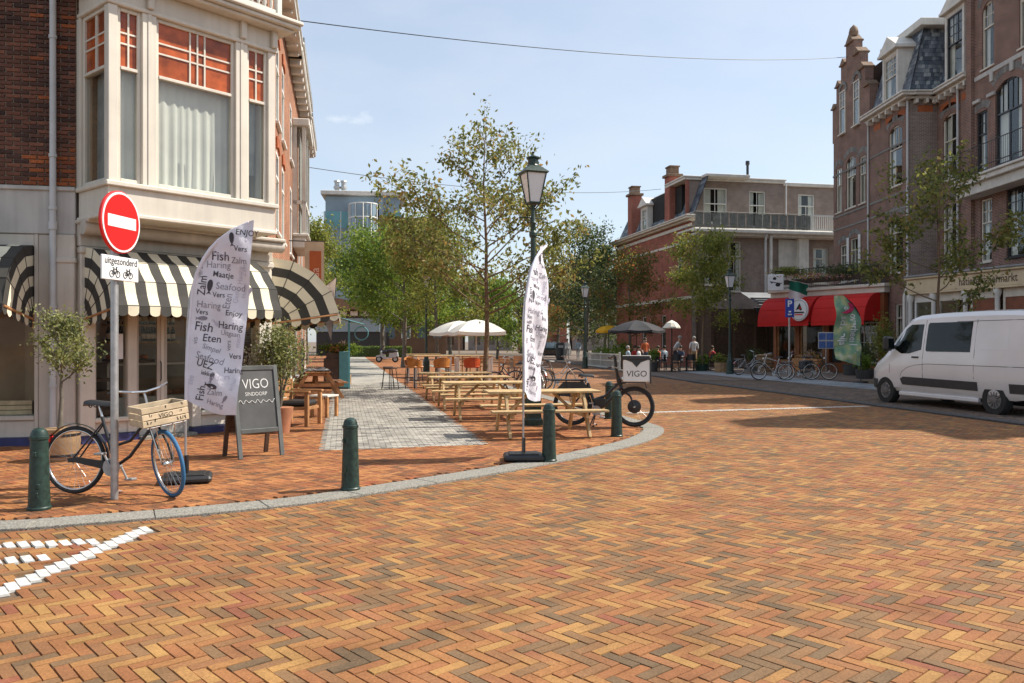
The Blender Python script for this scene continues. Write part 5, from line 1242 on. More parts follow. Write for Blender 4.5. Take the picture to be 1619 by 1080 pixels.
for x in (-.18, .18):
    for y in (-.18, .18): mb = MB(F); mb.box(x - .03, x + .03, y - .03, y + .03, 0, .42); mb.build('leg', M['wood_red'], st)

# tall lamp
def lamp(label, F, h=5.0, group='green street lamps'):
    t = thing('street_lamp', label, 'street lamp', F, group); k = h / 5.0
    mb = MB(F); mb.lathe([(.20, 0), (.20, .10), (.17, .13), (.165, .62), (.13, .68), (.11, .78), (.10, .95), (.085, 1.0)], 8); mb.build('base', M['green'], t, sharp=25)
    mb = MB(F); mb.lathe([(.07, .98), (.064, 1.5 * k), (.055, 2.6 * k), (.048, 3.55 * k), (.075, 3.58 * k), (.075, 3.64 * k), (.048, 3.68 * k), (.05, 3.80 * k), (.07, 3.83 * k), (.045, 3.88 * k), (.035, 4.16 * k)], 12)
    mb.tube([(-.26, 0, 3.92 * k), (.26, 0, 3.92 * k)], .014, 6); mb.ball((-.26, 0, 3.92 * k), .025, 8, 5); mb.ball((.26, 0, 3.92 * k), .025, 8, 5); mb.build('post', M['green'], t)
    z0, z1 = 4.20 * k, 4.76 * k; mb = MB(F)
    for a in range(4): q = pi / 4 + a * pi / 2; c, s_ = cos(q), sin(q); mb.tube([(.03 * c, .03 * s_, 4.08 * k), (.10 * c, .10 * s_, 4.14 * k), (.14 * c, .14 * s_, z0)], .012, 5); mb.tube([(.145 * c, .145 * s_, z0), (.275 * c, .275 * s_, z1)], .014, 5)
    mb.lathe([(.15, z0 - .02), (.165, z0), (.15, z0 + .02)], 4, start=pi / 4)
    mb.build('lantern_frame', M['green'], t)
    mb = MB(F); mb.lathe([(.135, z0), (.265, z1)], 4, start=pi / 4); mb.build('lantern_glass', M['lampglass'], t, smooth=False)
    mb = MB(F); mb.lathe([(.30, z1 - .01), (.335, z1 + .015), (.32, z1 + .03), (.13, z1 + .15), (.12, z1 + .16)], 4, start=pi / 4); mb.lathe([(.11, z1 + .15), (.10, z1 + .17), (.10, z1 + .27), (.13, z1 + .29), (.13, z1 + .31), (.05, z1 + .34), (.02, z1 + .38), (.03, z1 + .41), (.0, z1 + .43)], 12); mb.build('lantern_roof', M['green'], t, sharp=25)
    return t
l0 = lamp('tall dark green street lamp standing behind the slim feather flag', frame(.40, 15.6, ZP, .35))
for (u, Y, lab) in ((1154, 40, 'dark green street lamp in front of the red awnings'), (674, 40, 'dark green street lamp among the trees beside the white parasols'), (925, 49, 'dark green street lamp before the dark trees near the yellow parasol')):
    dup(l0, frame(X(u, Y), Y, ZP, .2) @ Matrix.Diagonal((1, 1, 1, 1)), lab)

# bar tables and seats behind the picnic tables
def bar_chair(label, F, m, group):
    t = thing('bar_chair', label, 'chair', F, group)
    mb = MB(F); n = 12
    mb.box(-.24, .24, -.22, .22, .70, .76, .03); mb.build('seat', m, t)
    mb = MB(F)
    for i in range(n):
        a0, a1 = radians(-20 + 220 * i / n), radians(-20 + 220 * (i + 1) / n); h0 = lambda a: .92 + .13 * max(0, sin(a)); r0 = .26
        vs = [(r * cos(a), r * sin(a) * .9, z) for a in (a0, a1) for r, z in ((r0, .73), (r0 + .03, h0(a)), (r0 - .02, h0(a)), (r0 - .05, .74))]
        mb.add(vs, [(0, 1, 5, 4), (1, 2, 6, 5), (2, 3, 7, 6), (3, 0, 4, 7)])
    mb.build('backrest', m, t, sharp=50)
    for x in (-.2, .2):
        for y in (-.18, .18): q = MB(F); q.tube([(x * .85, y * .85, .70), (x * 1.15, y * 1.15, 0)], .014, 6); q.build('leg', M['blackm'], t)
    mb = MB(F); mb.torus(.235, .009, (0, 0, .28), 4, 5, 'z'); mb.build('foot_rail', M['blackm'], t)
    return t
def bar_table(label, F, L=1.3, group='high tables with white frames'):
    t = thing('bar_table', label, 'table', F, group)
    for k in range(3): mb = MB(F); mb.box(-L / 2, L / 2, -.33 + k * .222, -.115 + k * .222, 1.06, 1.10, .005); mb.build('top_plank', M['wood'], t)
    for x in (-L / 2 + .06, L / 2 - .06):
        mb = MB(F); mb.box(x - .035, x + .035, -.31, -.24, 0, 1.058, .004); mb.box(x - .035, x + .035, .24, .31, 0, 1.058, .004); mb.box(x - .035, x + .035, -.24, .24, .99, 1.058); mb.build('leg_frame', M['white'], t)
    return t
bt = bar_table('high white framed table left of the young tree trunk, beside the walk', frame(-2.75, 28.4, ZP, ang)); dup(bt, frame(-1.35, 28.7, ZP, ang), 'high white framed table just beside the young tree trunk')
dup(bt, frame(-3.4, 31.6, ZP, ang), 'high white framed table under the parasols, behind the others')
bc = bar_chair('cognac bar chair at the corner of the high table, closest to the walk', frame(-3.25, 27.4, ZP, radians(140)), M['orange_seat'], 'bar chairs at the high tables')
for x, y, a, lab in ((-2.35, 27.5, 200, 'cognac bar chair between the two high tables'), (-3.6, 29.6, 20, 'cognac bar chair behind the high table beside the walk'), (-2.2, 29.8, 10, 'cognac bar chair on the far side, between the high tables')): dup(bc, frame(x, y, ZP, radians(a)), lab)
bar_chair('orange red bar chair left of the young tree trunk', frame(-1.35, 27.6, ZP, radians(190)), M['red_seat'], 'bar chairs at the high tables')
for i, (x, y, a) in enumerate(((-4.0, 27.0, 60), (-4.25, 28.2, 100))):
    F = frame(x, y, ZP, radians(a)); t = thing('bar_stool', ('dark metal bar stool', 'second dark metal bar stool')[i] + ' at the edge of the pale walk', 'stool', F)
    mb = MB(F); mb.box(-.17, .17, -.17, .17, .68, .72, .01); mb.build('seat', M['wood_dark'], t)
    for sx in (-1, 1):
        for sy in (-1, 1): q = MB(F); q.tube([(sx * .13, sy * .13, .68), (sx * .2, sy * .2, 0)], .013, 6); q.build('leg', M['blackm'], t)
# wooden planter chairs farther on
F = frame(-.35, 36, ZP, .1); wch = thing('wooden_chair', '', 'chair', F, 'slatted wooden chairs under the parasols')
for x in (-.2, .2):
    for y in (-.2, .2): mb = MB(F); mb.box(x - .025, x + .025, y - .025, y + .025, 0, .95 if y > 0 else .45); mb.build('leg', M['wood_red'], wch)
mb = MB(F); mb.box(-.23, .23, -.23, .23, .45, .49); mb.build('seat', M['wood_red'], wch)
for k in range(3): mb = MB(F); mb.box(-.2, .2, .19, .22, .62 + .12 * k, .70 + .12 * k); mb.build('back_slat', M['wood_red'], wch)
wch['label'] = 'slatted wooden chair under the white parasols, first from the trunk'
for x, y, lab in ((.35, 36.4, 'slatted wooden chair under the white parasols, second from the trunk'), (-1.3, 37.2, 'slatted wooden chair between the parasol poles'), (-2.2, 38.2, 'slatted wooden chair at the far table under the parasols')): dup(wch, frame(x, y, ZP, R.uniform(-.5, .5)), lab)
def parasol(label, F, m, h=2.5, w=1.6, n=8, sq=False, rise=.55, cat='parasol', group=None):
    t = thing('parasol', label, 'parasol', F, group); mb = MB(F); mb.tube([(0, 0, 0), (0, 0, h + rise)], .025, 8); mb.build('pole', M['offwhite'] if m is M['parasol'] else M['wood_dark'], t)
    mb = MB(F); n = 4 if sq else n; top = Vector((0, 0, h + rise)); cs = [Vector((w * cos(2 * pi * (i + .5) / n), w * sin(2 * pi * (i + .5) / n), h)) for i in range(n)]
    for i in range(n):
        a, b = cs[i], cs[(i + 1) % n]; k = 5
        def P_(u, v): e = a.lerp(b, u); p = top.lerp(e, v); p.z += .10 * sin(pi * v) * (1 if v > 0 else 0) - .05 * sin(pi * u) * v; return p
        mb.grid(lambda u, v: P_(u, v), 4, k); mb.grid(lambda u, v: P_(u, 1) + Vector((0, 0, -.14 * v)), 4, 1)
    mb.build('canopy', m, t, sharp=20)
    mb = MB(F)
    for c_ in cs: mb.tube([(0, 0, h + rise - .06), c_ + Vector((0, 0, .0))], .01, 4)
    mb.build('ribs', M['wood_red'], t)
    mb = MB(F); mb.box(-.3, .3, -.3, .3, 0, .10, .02); mb.build('base', M['kerb_dark'], t); return t
pA = parasol('white square parasol over the terrace, closest to the young tree trunk', frame(-1.5, 34.5, ZP, .3), M['parasol'], 2.0, 1.42, sq=True, rise=.50, group='white parasols on the terrace')
dup(pA, frame(-2.35, 36.5, ZP, .5), 'white square parasol partly hidden behind the first one')
# bicycles parked by the young tree
for i, (x, y, a, m, lab) in enumerate(((.1, 25.2, 20, 'blackm', 'black bicycle parked in the bunch by the young tree, beside its trunk'), (.55, 25.8, 65, 'red_sign', 'red framed bicycle parked in the bunch by the young tree'), (.9, 25.0, 110, 'alu', 'grey bicycle parked in the bunch by the young tree'), (1.0, 26.6, 10, 'chrome', 'silver bicycle behind the bunch by the young tree'), (.55, 24.1, 172, 'blackm', 'dark bicycle whose wheel shows right of the slim flag'))):
    bicycle('parked_bicycle', lab, frame(x, y, ZP, radians(a)), steer=R.uniform(-.5, .5), frame_m=M[m], group='bicycles parked by the young tree', lean=R.uniform(-.1, .1))
# flower stall, banner, vase
F = frame(-6.05, 28.2, ZP, atan2(D1.y, D1.x)); fs_ = thing('flower_stall', 'teal flower stall with dark crates of plants along the house wall', 'stall', F)
mb = MB(F); mb.box(-.9, 1.6, -.42, .38, .0, 1.0, .01); mb.build('counter', M['wood_dark'], fs_)
mb = MB(F); mb.box(-.95, -.90, -.45, -.12, .05, 1.25, .01); mb.box(-.92, -.86, -.48, -.42, 0, 2.25); mb.box(1.5, 1.56, -.48, -.42, 0, 2.25); mb.box(-.92, 1.56, -.48, -.42, 2.2, 2.27); mb.build('frame', M['teal'], fs_)
mb = MB(F); mb.grid(lambda u, v: Vector((-1.0 + 2.6 * u, -.95 + 1.3 * v, 2.15 + .35 * v + .02 * sin(u * 20))), 12, 4); mb.grid(lambda u, v: Vector((-1.0 + 2.6 * u, -.95, 2.15 - .16 * v)), 12, 1); mb.build('awning_cloth', M['teal'], fs_, sharp=70)
mb = MB(F); mb.torus(.22, .02, (-.95, -.85, 1.85), 20, 6, 'x'); mb.build('hoop', M['teal'], fs_)
mb = MB(F)
for k in range(4): mb.box(-.85 + k * .6, -.35 + k * .6, -.4, .3, 1.0, 1.18, .005)
mb.build('crates', M['wood_dark'], fs_)
blob_plant(fs_, F, (.0, -.05, 1.35), .75, .28, 1500, .10, M['leaf_green'], 3); blob_plant(fs_, F, (-.4, -.15, 1.35), .45, .22, 500, .09, M['flowers'], 4, 'flowers')
F = frame(-6.2, 30.2, ZP); vz = thing('flower_vase', 'tall dried pink flowers in a wooden box at the edge of the walk', 'flower pot', F); mb = MB(F); mb.box(-.26, .26, -.2, .2, 0, .36, .01); mb.build('box', M['barrel'], vz)
mb = MB(F); mb.lathe([(.08, .36), (.14, .5), (.09, .66), (.11, .7)], 12); mb.build('vase', M['offwhite'], vz); blob_plant(vz, F, (0, 0, 1.25), .26, .5, 700, .08, M['dried'], 6)
F = frame(-5.35, 21.3, 0, radians(12)); bn = thing('hanging_banner', 'beige hanging banner with orange panel lettered runda beside the brick wall', 'banner', F)
mb = MB(F); mb.box(-.02, .47, -.01, .01, 2.85, 4.2); mb.build('cloth', mat('beige_banner_cloth', (.45, .38, .27), .85, .2, 3), bn)
mb = MB(F); mb.box(.10, .40, -.016, -.011, 2.75, 3.95, .002); pn = mb.build('panel', mat('rust_orange_print', (.38, .10, .03), .8, .1, 3), bn)
mb = MB(F); text_on(mb, 'runda', .30, lambda a, b: (a, -.018, b), rot=pi / 2, at=(.34, 2.82), bold=.0); mb.build('lettering', mat('pale_print', (.62, .42, .33), .8, .05, 3), pn, smooth=False)
mb = MB(F); mb.tube([(-.6, 0, 4.2), (.5, 0, 4.2)], .015, 6); mb.build('rod', M['blackm'], bn)
F = frame(-4.9, 19.6, 0); pn = thing('shade_sail', 'pale triangular cloth hanging at the end of the side awning', 'shade sail', F); mb = MB()
A_, B_, C_ = Vector((X(532, 19), 19.0, H(436, 19))), Vector((X(500, 20.2), 20.2, H(462, 20.2))), Vector((X(524, 19), 19.0, H(538, 19)))
mb.grid(lambda u, v: A_.lerp(B_, u).lerp(C_, v) + Vector((.0, .06 * sin(u * 5) * (1 - v), 0)), 8, 10); mb.grid(lambda u, v: A_.lerp(B_, u).lerp(C_, v) + Vector((.0, .01 + .06 * sin(u * 5) * (1 - v), 0)), 8, 10); mb.build('cloth', M['flagcloth'], pn, sharp=70)
mb = MB(); mb.tube([A_, C_], .008, 5); mb.tube([A_, B_], .008, 5); mb.build('cord', M['blackm'], pn)
# crates in the cut-off shop window
F = FL @ frame(-1.2, .28, .47); t = thing('wooden_crate', 'painted wooden crate inside the shop window behind the potted olive tree', 'crate', F)
for k in range(3): mb = MB(F); mb.box(-.4, .5, -.12, -.10, .005 + k * .075, .07 + k * .075, .003); mb.build('slat', M['crate'], t)
mb = MB(F); mb.box(-.4, .5, -.095, .2, 0, .2); mb.build('body', M['wood_dark'], t)
# ------------------------------------------------------------ houses across the road
CUR = lambda a=.0, b=.32: (M['curtain'], [(a, a + b, .03, .97), (1 - a - b, 1 - a, .03, .97)])
def arch(mb, x0, x1, z, rise=.22, d=.24, n=11, y=-.012):
    w = x1 - x0; r = (w * w / 4 + rise * rise) / (2 * rise); a = math.asin(min(1, w / 2 / r)) * 1.12; c = (x0 + x1) / 2
    for i in range(n):
        q0 = -a + 2 * a * (i + .06) / n; q1 = -a + 2 * a * (i + .94) / n; zc = z + rise - r
        p = lambda q, rr_: (c + rr_ * sin(q), zc + rr_ * cos(q))
        mb.prism([p(q0, r), p(q1, r), p(q1, r + d), p(q0, r + d)], y, .05)
def spandrel(mb, x0, x1, z0, rise, y0=.004, y1=.13, n=10):
    """brick filling the top corners of an arched opening whose rectangle ends at z0 + rise"""
    w = x1 - x0; r = (w * w / 4 + rise * rise) / (2 * rise); c = (x0 + x1) / 2; zc = z0 + rise - r
    for s_ in (-1, 1):
        pts = [(c + s_ * w / 2, z0 + rise), (c, z0 + rise)]
        for i in range(n + 1): x = w / 2 * i / n; pts.append((c + s_ * x, zc + sqrt(max(0, r * r - x * x))))
        mb.prism(pts[:1] + pts[1:], y0, y1)
def brackets(mb, x0, x1, z, n, d=.35): 
    for i in range(n): x = x0 + (x1 - x0) * (i + .5) / n; mb.box(x - .06, x + .06, -d, 0, z - .22, z, .02)
def stepped_eaves(mb, x0, x1, z, d=.55, e0=0.0, e1=0.0):
    mb.box(x0 - e0 * .5, x1 + e1 * .5, -d * .5, .2, z - .16, z - .04, .02); mb.box(x0 - e0 * .9, x1 + e1 * .9, -d * .9, .2, z - .04, z + .08, .02); mb.box(x0 - e0, x1 + e1, -d, .2, z + .08, z + .17, .025)
def slates(parent, F, quad, rows, cols, m=None, lim=300):
    """overlapping slates on a sloping quad (a bottom left, b bottom right, c top right, d top left)"""
    a, b, c, d = [F @ Vector(p) for p in quad]; nrm = (b - a).cross(d - a).normalized()
    base = MB(); base.add([a - nrm * .02, b - nrm * .02, c - nrm * .02, d - nrm * .02], [(0, 1, 2, 3)]); base.build('roof_boarding', M['slate_base'], parent, smooth=False)
    mb = MB(); rr = random.Random(rows * 7 + cols)
    for j in range(rows):
        for i in range(-1, cols):
            u0 = (i + .5 * (j % 2)) / cols; u1 = u0 + .96 / cols; u0 = max(0, u0); u1 = min(1, u1)
            if u1 - u0 < .1 / cols: continue
            v0, v1 = j / rows, min(1, (j + 1.5) / rows); lift = .022 + rr.uniform(-.004, .004)
            p = lambda u, v, o: a.lerp(b, u).lerp(d.lerp(c, u), v) + nrm * o
            if cols * rows <= lim:
                q = MB(); q.add([p(u0, v0, lift), p(u1, v0, lift), p(u1, v1, .004), p(u0, v1, .004), p(u0, v0, .004), p(u1, v0, .004)], [(0, 1, 2, 3), (0, 4, 5, 1)]); q.build('slate', m or M['slate'], parent, smooth=False)
            else: mb.add([p(u0, v0, lift), p(u1, v0, lift), p(u1, v1, .004), p(u0, v1, .004), p(u0, v0, .004), p(u1, v0, .004)], [(0, 1, 2, 3), (0, 4, 5, 1)])
    if mb.f: stuff(mb.build('slate_courses', m or M['slate'], parent, smooth=False))

# ---- gabled house (nearest the restaurant)
FAx = frame(18.5, 47.3, 0, -pi / 2); FAR = frame(18.5, 38.3, 0, 0)
ha = thing('gabled_house', 'tall brown brick house with stepped gable and slate mansard above the red awnings', 'building', FAx)
z1a, z2a = 4.6, 8.75
ups = [(.35, 1.15, 8.9, 11.4), (1.75, 3.05, 8.9, 11.7), (3.5, 4.3, 8.9, 11.4), (6.9, 8.3, 9.1, 12.0)]
lows = [(.9, 1.9, 4.9, 7.0), (2.3, 3.4, 4.9, 7.2), (6.9, 8.4, 4.9, 7.6), (7.6, 8.3, 1.0, 3.4)]
mb = MB(FAx); wall(mb, 0, 9.0, 0, 13.0, ups + lows)
for h in (ups[1], ups[3], lows[2]): spandrel(mb, h[0], h[1], h[3] - .28, .28)
GT = [(0.9, 14.2, 1.7, 15.9), (2.9, 14.2, 3.7, 15.9)]                     # gable: steps in outline
mb.build('wall', M['brick_A'], ha, smooth=False)
mb = MB(FAR); wall(mb, 0, 1.4, 0, 13.0); mb.build('return_wall', M['brick_brown'], ha, smooth=False)
mb = MB(FAx); mb.prism([(-.15, 13.0), (4.75, 13.0), (4.75, 14.9), (4.2, 14.9), (4.2, 16.0), (3.55, 16.0), (3.55, 17.0), (2.85, 17.0), (2.85, 17.9), (1.75, 17.9), (1.75, 17.0), (1.05, 17.0), (1.05, 16.0), (.4, 16.0), (.4, 14.9), (-.15, 14.9)], .0, .45)
gab = mb.build('gable', M['brick_A'], ha, smooth=False)
for x, z, s_ in ((4.45, 14.9, .30), (3.87, 16.0, .36), (3.2, 17.0, .38), (2.3, 17.9, .52), (1.4, 17.0, .38), (.72, 16.0, .36), (.12, 14.9, .30)):
    mb = MB(FAx); mb.box(x - s_, x + s_, -.12, .55, z, z + .10, .02); mb.prism([(x - s_ * .9, z + .10), (x + s_ * .9, z + .10), (x, z + .10 + s_ * .8)], -.08, .5); mb.build('coping_stone', M['brownstone'], gab)
mb = MB(FAx); mb.lathe([(.22, 18.3), (.26, 18.5), (.2, 18.75), (.0, 18.95)], 10, (2.3, .2, 0)); mb.build('finial', M['brownstone'], gab)
for h in ((1.0, 1.75, 13.2, 15.6), (2.85, 3.6, 13.2, 15.6)):
    mb = MB(FAx @ Matrix.Translation((0, -.06, 0))); mb.box(h[0] + .04, h[1] - .04, .045, .055, h[2], h[3] - .2); mb.build('gable_glass', M['glass'], ha, smooth=False)
    window(ha, FAx @ Matrix.Translation((0, -.11, 0)), *h, M['cream'], y=.08, transom=.6, up=(2, 2), curtain=None)
    mb = MB(FAx); arch(mb, h[0], h[1], h[3] - .02, .34, .2, 9, -.06); mb.build('brick_arch', M['arch'], ha, smooth=False)
for h in ups: window(ha, FAx, *h, M['cream'], transom=.62, up=(3 if h[1] - h[0] > 1.2 else 2, 2 if h[1] - h[0] < 1.2 else 1), curtain=CUR(.02, .25))
for h in lows: window(ha, FAx, *h, M['cream'], transom=.72, up=(1, 1), lo=(2 if h[1] - h[0] > 1 and h[0] < 5 else 1, 1), curtain=CUR(.02, .2))
for h in (ups + lows)[:7]:
    mb = MB(FAx); arch(mb, h[0] - .05, h[1] + .05, h[3] + .04, .20, .26); mb.build('brick_arch', M['arch'], ha, smooth=False)
mb = MB(FAx)
for z in (8.62, 11.0, 7.9): mb.box(-.05, 9.03, -.03, .0, z, z + .10)
mb.build('string_course', M['arch'], ha, smooth=False)
mb = MB(FAx); stepped_eaves(mb, 4.9, 9.0, 13.0, .6, .1, .55); brackets(mb, 4.9, 9.0, 12.86, 6); mb.M = FAR; stepped_eaves(mb, 0, 1.4, 13.0, .6); brackets(mb, 0, 1.4, 12.86, 3)
mb.build('cornice', M['offwhite'], ha)
for F_, x in ((FAx, 5.3), (FAx, 6.6), (FAx, 7.9), (FAR, .4)): mb = MB(F_); mb.box(x, x + .7, -.012, .0, 12.30, 12.60); mb.build('orange_panel', M['brick_orange_trim'], ha, smooth=False)
slates(ha, FAx, [(4.9, .0, 13.18), (9.0, .0, 13.18), (8.6, .9, 16.4), (4.9, .9, 16.4)], 16, 18)
slates(ha, FAR, [(0, 0, 13.18), (2.6, 0, 13.18), (2.6, .6, 16.4), (.9, .6, 16.4)], 16, 14)
mb = MB(FAx); mb.box(4.6, 8.9, .6, 5, 16.4, 16.75, .02); mb.build('roof_edge', M['offwhite'], ha); mb = MB(FAx); mb.box(-.1, 8.25, 1.0, 6, 13, 16.4); mb.box(.1, 8.9, .5, 6, .1, 13); mb.build('inner_core', M['dark'], ha, smooth=False)
def dormer(root, F, x0, x1, z0, z1, m=None):
    mb = MB(F); y0, y1 = -.12, 1.2; mb.box(x0, x0 + .16, y0, y1, z0, z1, .01); mb.box(x1 - .16, x1, y0, y1, z0, z1, .01); mb.box(x0 + .16, x1 - .16, y0 + .02, y1, z1 - .2, z1, .01)
    mb.box(x0 - .18, x1 + .18, y0 - .2, y1, z1, z1 + .14, .02); c = (x0 + x1) / 2; mb.prism([(x0 - .18, z1 + .14), (x1 + .18, z1 + .14), (c, z1 + .14 + (x1 - x0) * .42)], y0 - .15, y1); mb.box(x0 - .05, x1 + .05, y0 - .1, 0, z0 - .1, z0, .01)
    o = mb.build('dormer', M['offwhite'], root)
    window(root, F @ Matrix.Translation((0, -.10, 0)), x0 + .16, x1 - .16, z0, z1 - .2, m or M['cream'], y=.06, w=.06, transom=.55, up=(3, 3), curtain=CUR(.0, .3), sill=False)
    mb = MB(F); mb.box(x0 + .17, x1 - .17, .3, .35, z0, z1 - .2); mb.build('inner_core', M['dark'], root, smooth=False)
dormer(ha, FAx, 6.5, 8.1, 13.25, 15.6)
mb = MB(FAx); mb.tube([(9.0, -.08, .1), (9.0, -.08, 12.8)], .05, 8); mb.tube([(4.75, -.08, 4.6), (4.75, -.08, 12.8)], .045, 8); mb.build('drainpipe', M['pipe'], ha)
# shutters and pots on the first floor
for x in (1.95, 3.45): mb = MB(FAx); mb.box(x, x + .28, -.06, -.02, 5.6, 7.3, .01); mb.build('shutter', M['white'], ha)

# ---- middle house with dormer
FBx = frame(19.8, 38.3, 0, -pi / 2); hb = thing('dormer_house', 'brown brick house with tall dormer, behind the street tree and the supermarket', 'building', FBx)
hs = [(.5, 1.75, 8.9, 11.9), (.5, 1.75, 4.9, 7.9)]
mb = MB(FBx); wall(mb, 0, 3.1, 0, 13.0, hs); [spandrel(mb, h[0], h[1], h[3] - .25, .25) for h in hs]; mb.build('wall', M['brick_A'], hb, smooth=False)
for h in hs: window(hb, FBx, *h, M['cream'], transom=.6, up=(2, 1), lo=(2, 1), curtain=CUR(0, .3)); mb = MB(FBx); arch(mb, h[0] - .05, h[1] + .05, h[3], .22, .26); mb.build('brick_arch', M['arch'], hb, smooth=False)
mb = MB(FBx); stepped_eaves(mb, 0, 3.1, 13.0, .55); brackets(mb, 0, 3.1, 12.86, 6); mb.build('cornice', M['offwhite'], hb)
for x in (.3, 1.2, 2.1): mb = MB(FBx); mb.box(x, x + .75, -.012, 0, 12.2, 12.5); mb.build('orange_panel', M['brick_orange_trim'], hb, smooth=False)
slates(hb, FBx, [(0, .05, 13.18), (3.1, .05, 13.18), (3.1, .9, 16.6), (0, .9, 16.6)], 14, 12)
mb = MB(FBx); mb.box(0, 3.1, .7, 5, 16.6, 16.85, .02); mb.build('roof_edge', M['offwhite'], hb); mb = MB(FBx); mb.box(.02, 3.1, .95, 5, 13, 16.6); mb.box(.1, 3.1, .45, 5, .1, 13); mb.build('inner_core', M['dark'], hb, smooth=False)
dormer(hb, FBx, .9, 2.5, 13.3, 16.4, M['blackm'])
mb = MB(FBx); mb.tube([(1.95, -.1, .1), (1.95, -.1, 12.8)], .05, 8); mb.build('drainpipe', M['pipe'], hb)

# ---- the near house with big arched windows and a balcony
FCx = frame(19.6, 35.2, 0, -pi / 2); hc = thing('balcony_house', 'brick house with large arched windows and an iron balcony at the picture edge', 'building', FCx); LC = 6.6
hs = [(.9, 1.75, 12.9, 15.6), (3.4, 4.7, 12.9, 15.8), (.5, 1.3, 8.7, 11.2), (1.85, 3.6, 8.7, 12.0), (4.3, 5.5, 8.7, 11.6), (.8, 1.6, 4.9, 7.5), (2.6, 3.9, 4.9, 7.6), (4.6, 5.6, 4.9, 7.5)]
mb = MB(FCx); wall(mb, 0, LC, 0, 17.3, hs); [spandrel(mb, h[0], h[1], h[3] - (h[1] - h[0]) * .45, (h[1] - h[0]) * .45) for h in hs[:2]]; spandrel(mb, 1.85, 3.6, 11.7, .3)
mb.box(-.02, .38, -.16, .02, 0, 17.2); mb.add([(0, 0, 0), (0, 6, 0), (0, 6, 17.3), (0, 0, 17.3)], [(0, 1, 2, 3)]); mb.build('wall', M['brick_A'], hc, smooth=False)
for i, h in enumerate(hs): window(hc, FCx, *h, M['cream'] if i in (0, 1, 5, 7) else M['blackm'], transom=.62, up=(3, 2) if i != 3 else (5, 1), lo=(2 if i == 3 else 1, 1), curtain=CUR(0, .3))
for h in hs:
    mb = MB(FCx); w_ = h[1] - h[0]; arch(mb, h[0] - .04, h[1] + .04, h[3] + .03, (.45 if h[2] > 12 else .16) * w_, .28, 13); mb.build('brick_arch', M['arch'], hc, smooth=False)
mb = MB(FCx); mb.box(.4, LC, -.05, 0, 12.55, 12.75, .02); mb.box(.4, LC, -.03, 0, 8.4, 8.52)
for x in (1.55, 2.9, 3.7): mb.box(x, x + .22, -.08, 0, 12.2, 12.6, .02)
for x in (.35, 1.4, 3.9): mb.box(x, x + .5, -.12, 0, 11.6, 11.75, .02)
mb.build('stone_trim', M['stone'], hc)
mb = MB(FCx); mb.box(.3, LC, -1.0, 0, 8.0, 8.2, .02); mb.box(.2, LC, -1.1, 0, 8.2, 8.3, .02); mb.box(.4, LC, -.8, 0, 7.6, 8.0, .02); mb.build('balcony_slab', M['offwhite'], hc)
mb = MB(FCx)
for z in (8.55, 9.4): mb.tube([(.3, 0, z), (.3, -1.02, z), (LC, -1.02, z)], .02, 6)
for i in range(48): mb.tube([(.34 + i * .13, -1.02, 8.3), (.34 + i * .13, -1.02, 9.4)], .007, 4)
mb.build('balcony_railing', M['blackm'], hc)
mb = MB(FCx); mb.box(0.05, LC, .5, 5, .1, 17.1); mb.build('inner_core', M['dark'], hc, smooth=False); mb = MB(FCx); stepped_eaves(mb, 0, LC, 17.3, .5, .3); mb.build('cornice', M['offwhite'], hc)
# neighbours beyond the picture edge, which shade the road
FDx = frame(19.6, 28.6, 0, -pi / 2); hd = thing('corner_house', 'brick house next to the balcony house, beyond the picture edge', 'building', FDx)
hs = [(a, a + 1.2, z, z + 2.4) for a in (1.0, 3.4, 6.0, 8.4) for z in (1.0, 4.9, 8.7)]
mb = MB(FDx); wall(mb, 0, 12, 0, 12.9, hs); mb.add([(12, 0, 0), (12, 9, 0), (12, 9, 12.9), (12, 0, 12.9)], [(0, 1, 2, 3)]); mb.box(0, 11.9, .5, 9, .1, 12.8)
mb.prism([(1.0, 12.9), (5.0, 12.9), (3.6, 16.4), (2.4, 16.4)], 0, 5); mb.prism([(6.6, 12.9), (11.0, 12.9), (9.4, 16.9), (8.2, 16.9)], 0, 5); mb.build('wall', M['brick_A'], hd, smooth=False)
for h in hs: window(hd, FDx, *h, M['cream'], transom=.65, curtain=CUR(0, .3))
mb = MB(FDx); stepped_eaves(mb, 0, 12, 12.9, .5, 0, .3); mb.build('cornice', M['offwhite'], hd)

# ---- restaurant with red awnings
angR = atan2(-6, 3.5); FR = frame(14.7, 46.2, 0, angR); LR = 6.95
rs = thing('restaurant', 'low restaurant front with orange pillars under the red awnings and planted balcony', 'building', FR)
mb = MB(FR); mb.box(0, .22, -.03, .3, 0, 4.0, .01); mb.box(1.55, 1.8, -.02, .3, 0, 3.0, .01); mb.box(3.4, 3.75, -.05, .3, 0, 4.0, .01); mb.box(4.5, 4.75, -.02, .3, 0, 3.0, .01); mb.box(6.6, 6.95, -.04, .3, 0, 4.0, .01); mb.box(.22, 6.6, -.01, .2, 0, .5, .01); mb.box(.22, 6.6, -.01, .2, 2.6, 2.8, .01)
mb.build('pillar_front', mat('burnt_orange_paint', (.26, .085, .03), .6, .25, 2), rs)
mb = MB(FR); mb.box(-.1, LR + .1, -.15, .3, 4.0, 4.28, .02); mb.box(-.2, LR + .2, -.28, .3, 4.28, 4.45, .03); mb.build('fascia', M['cream'], rs)
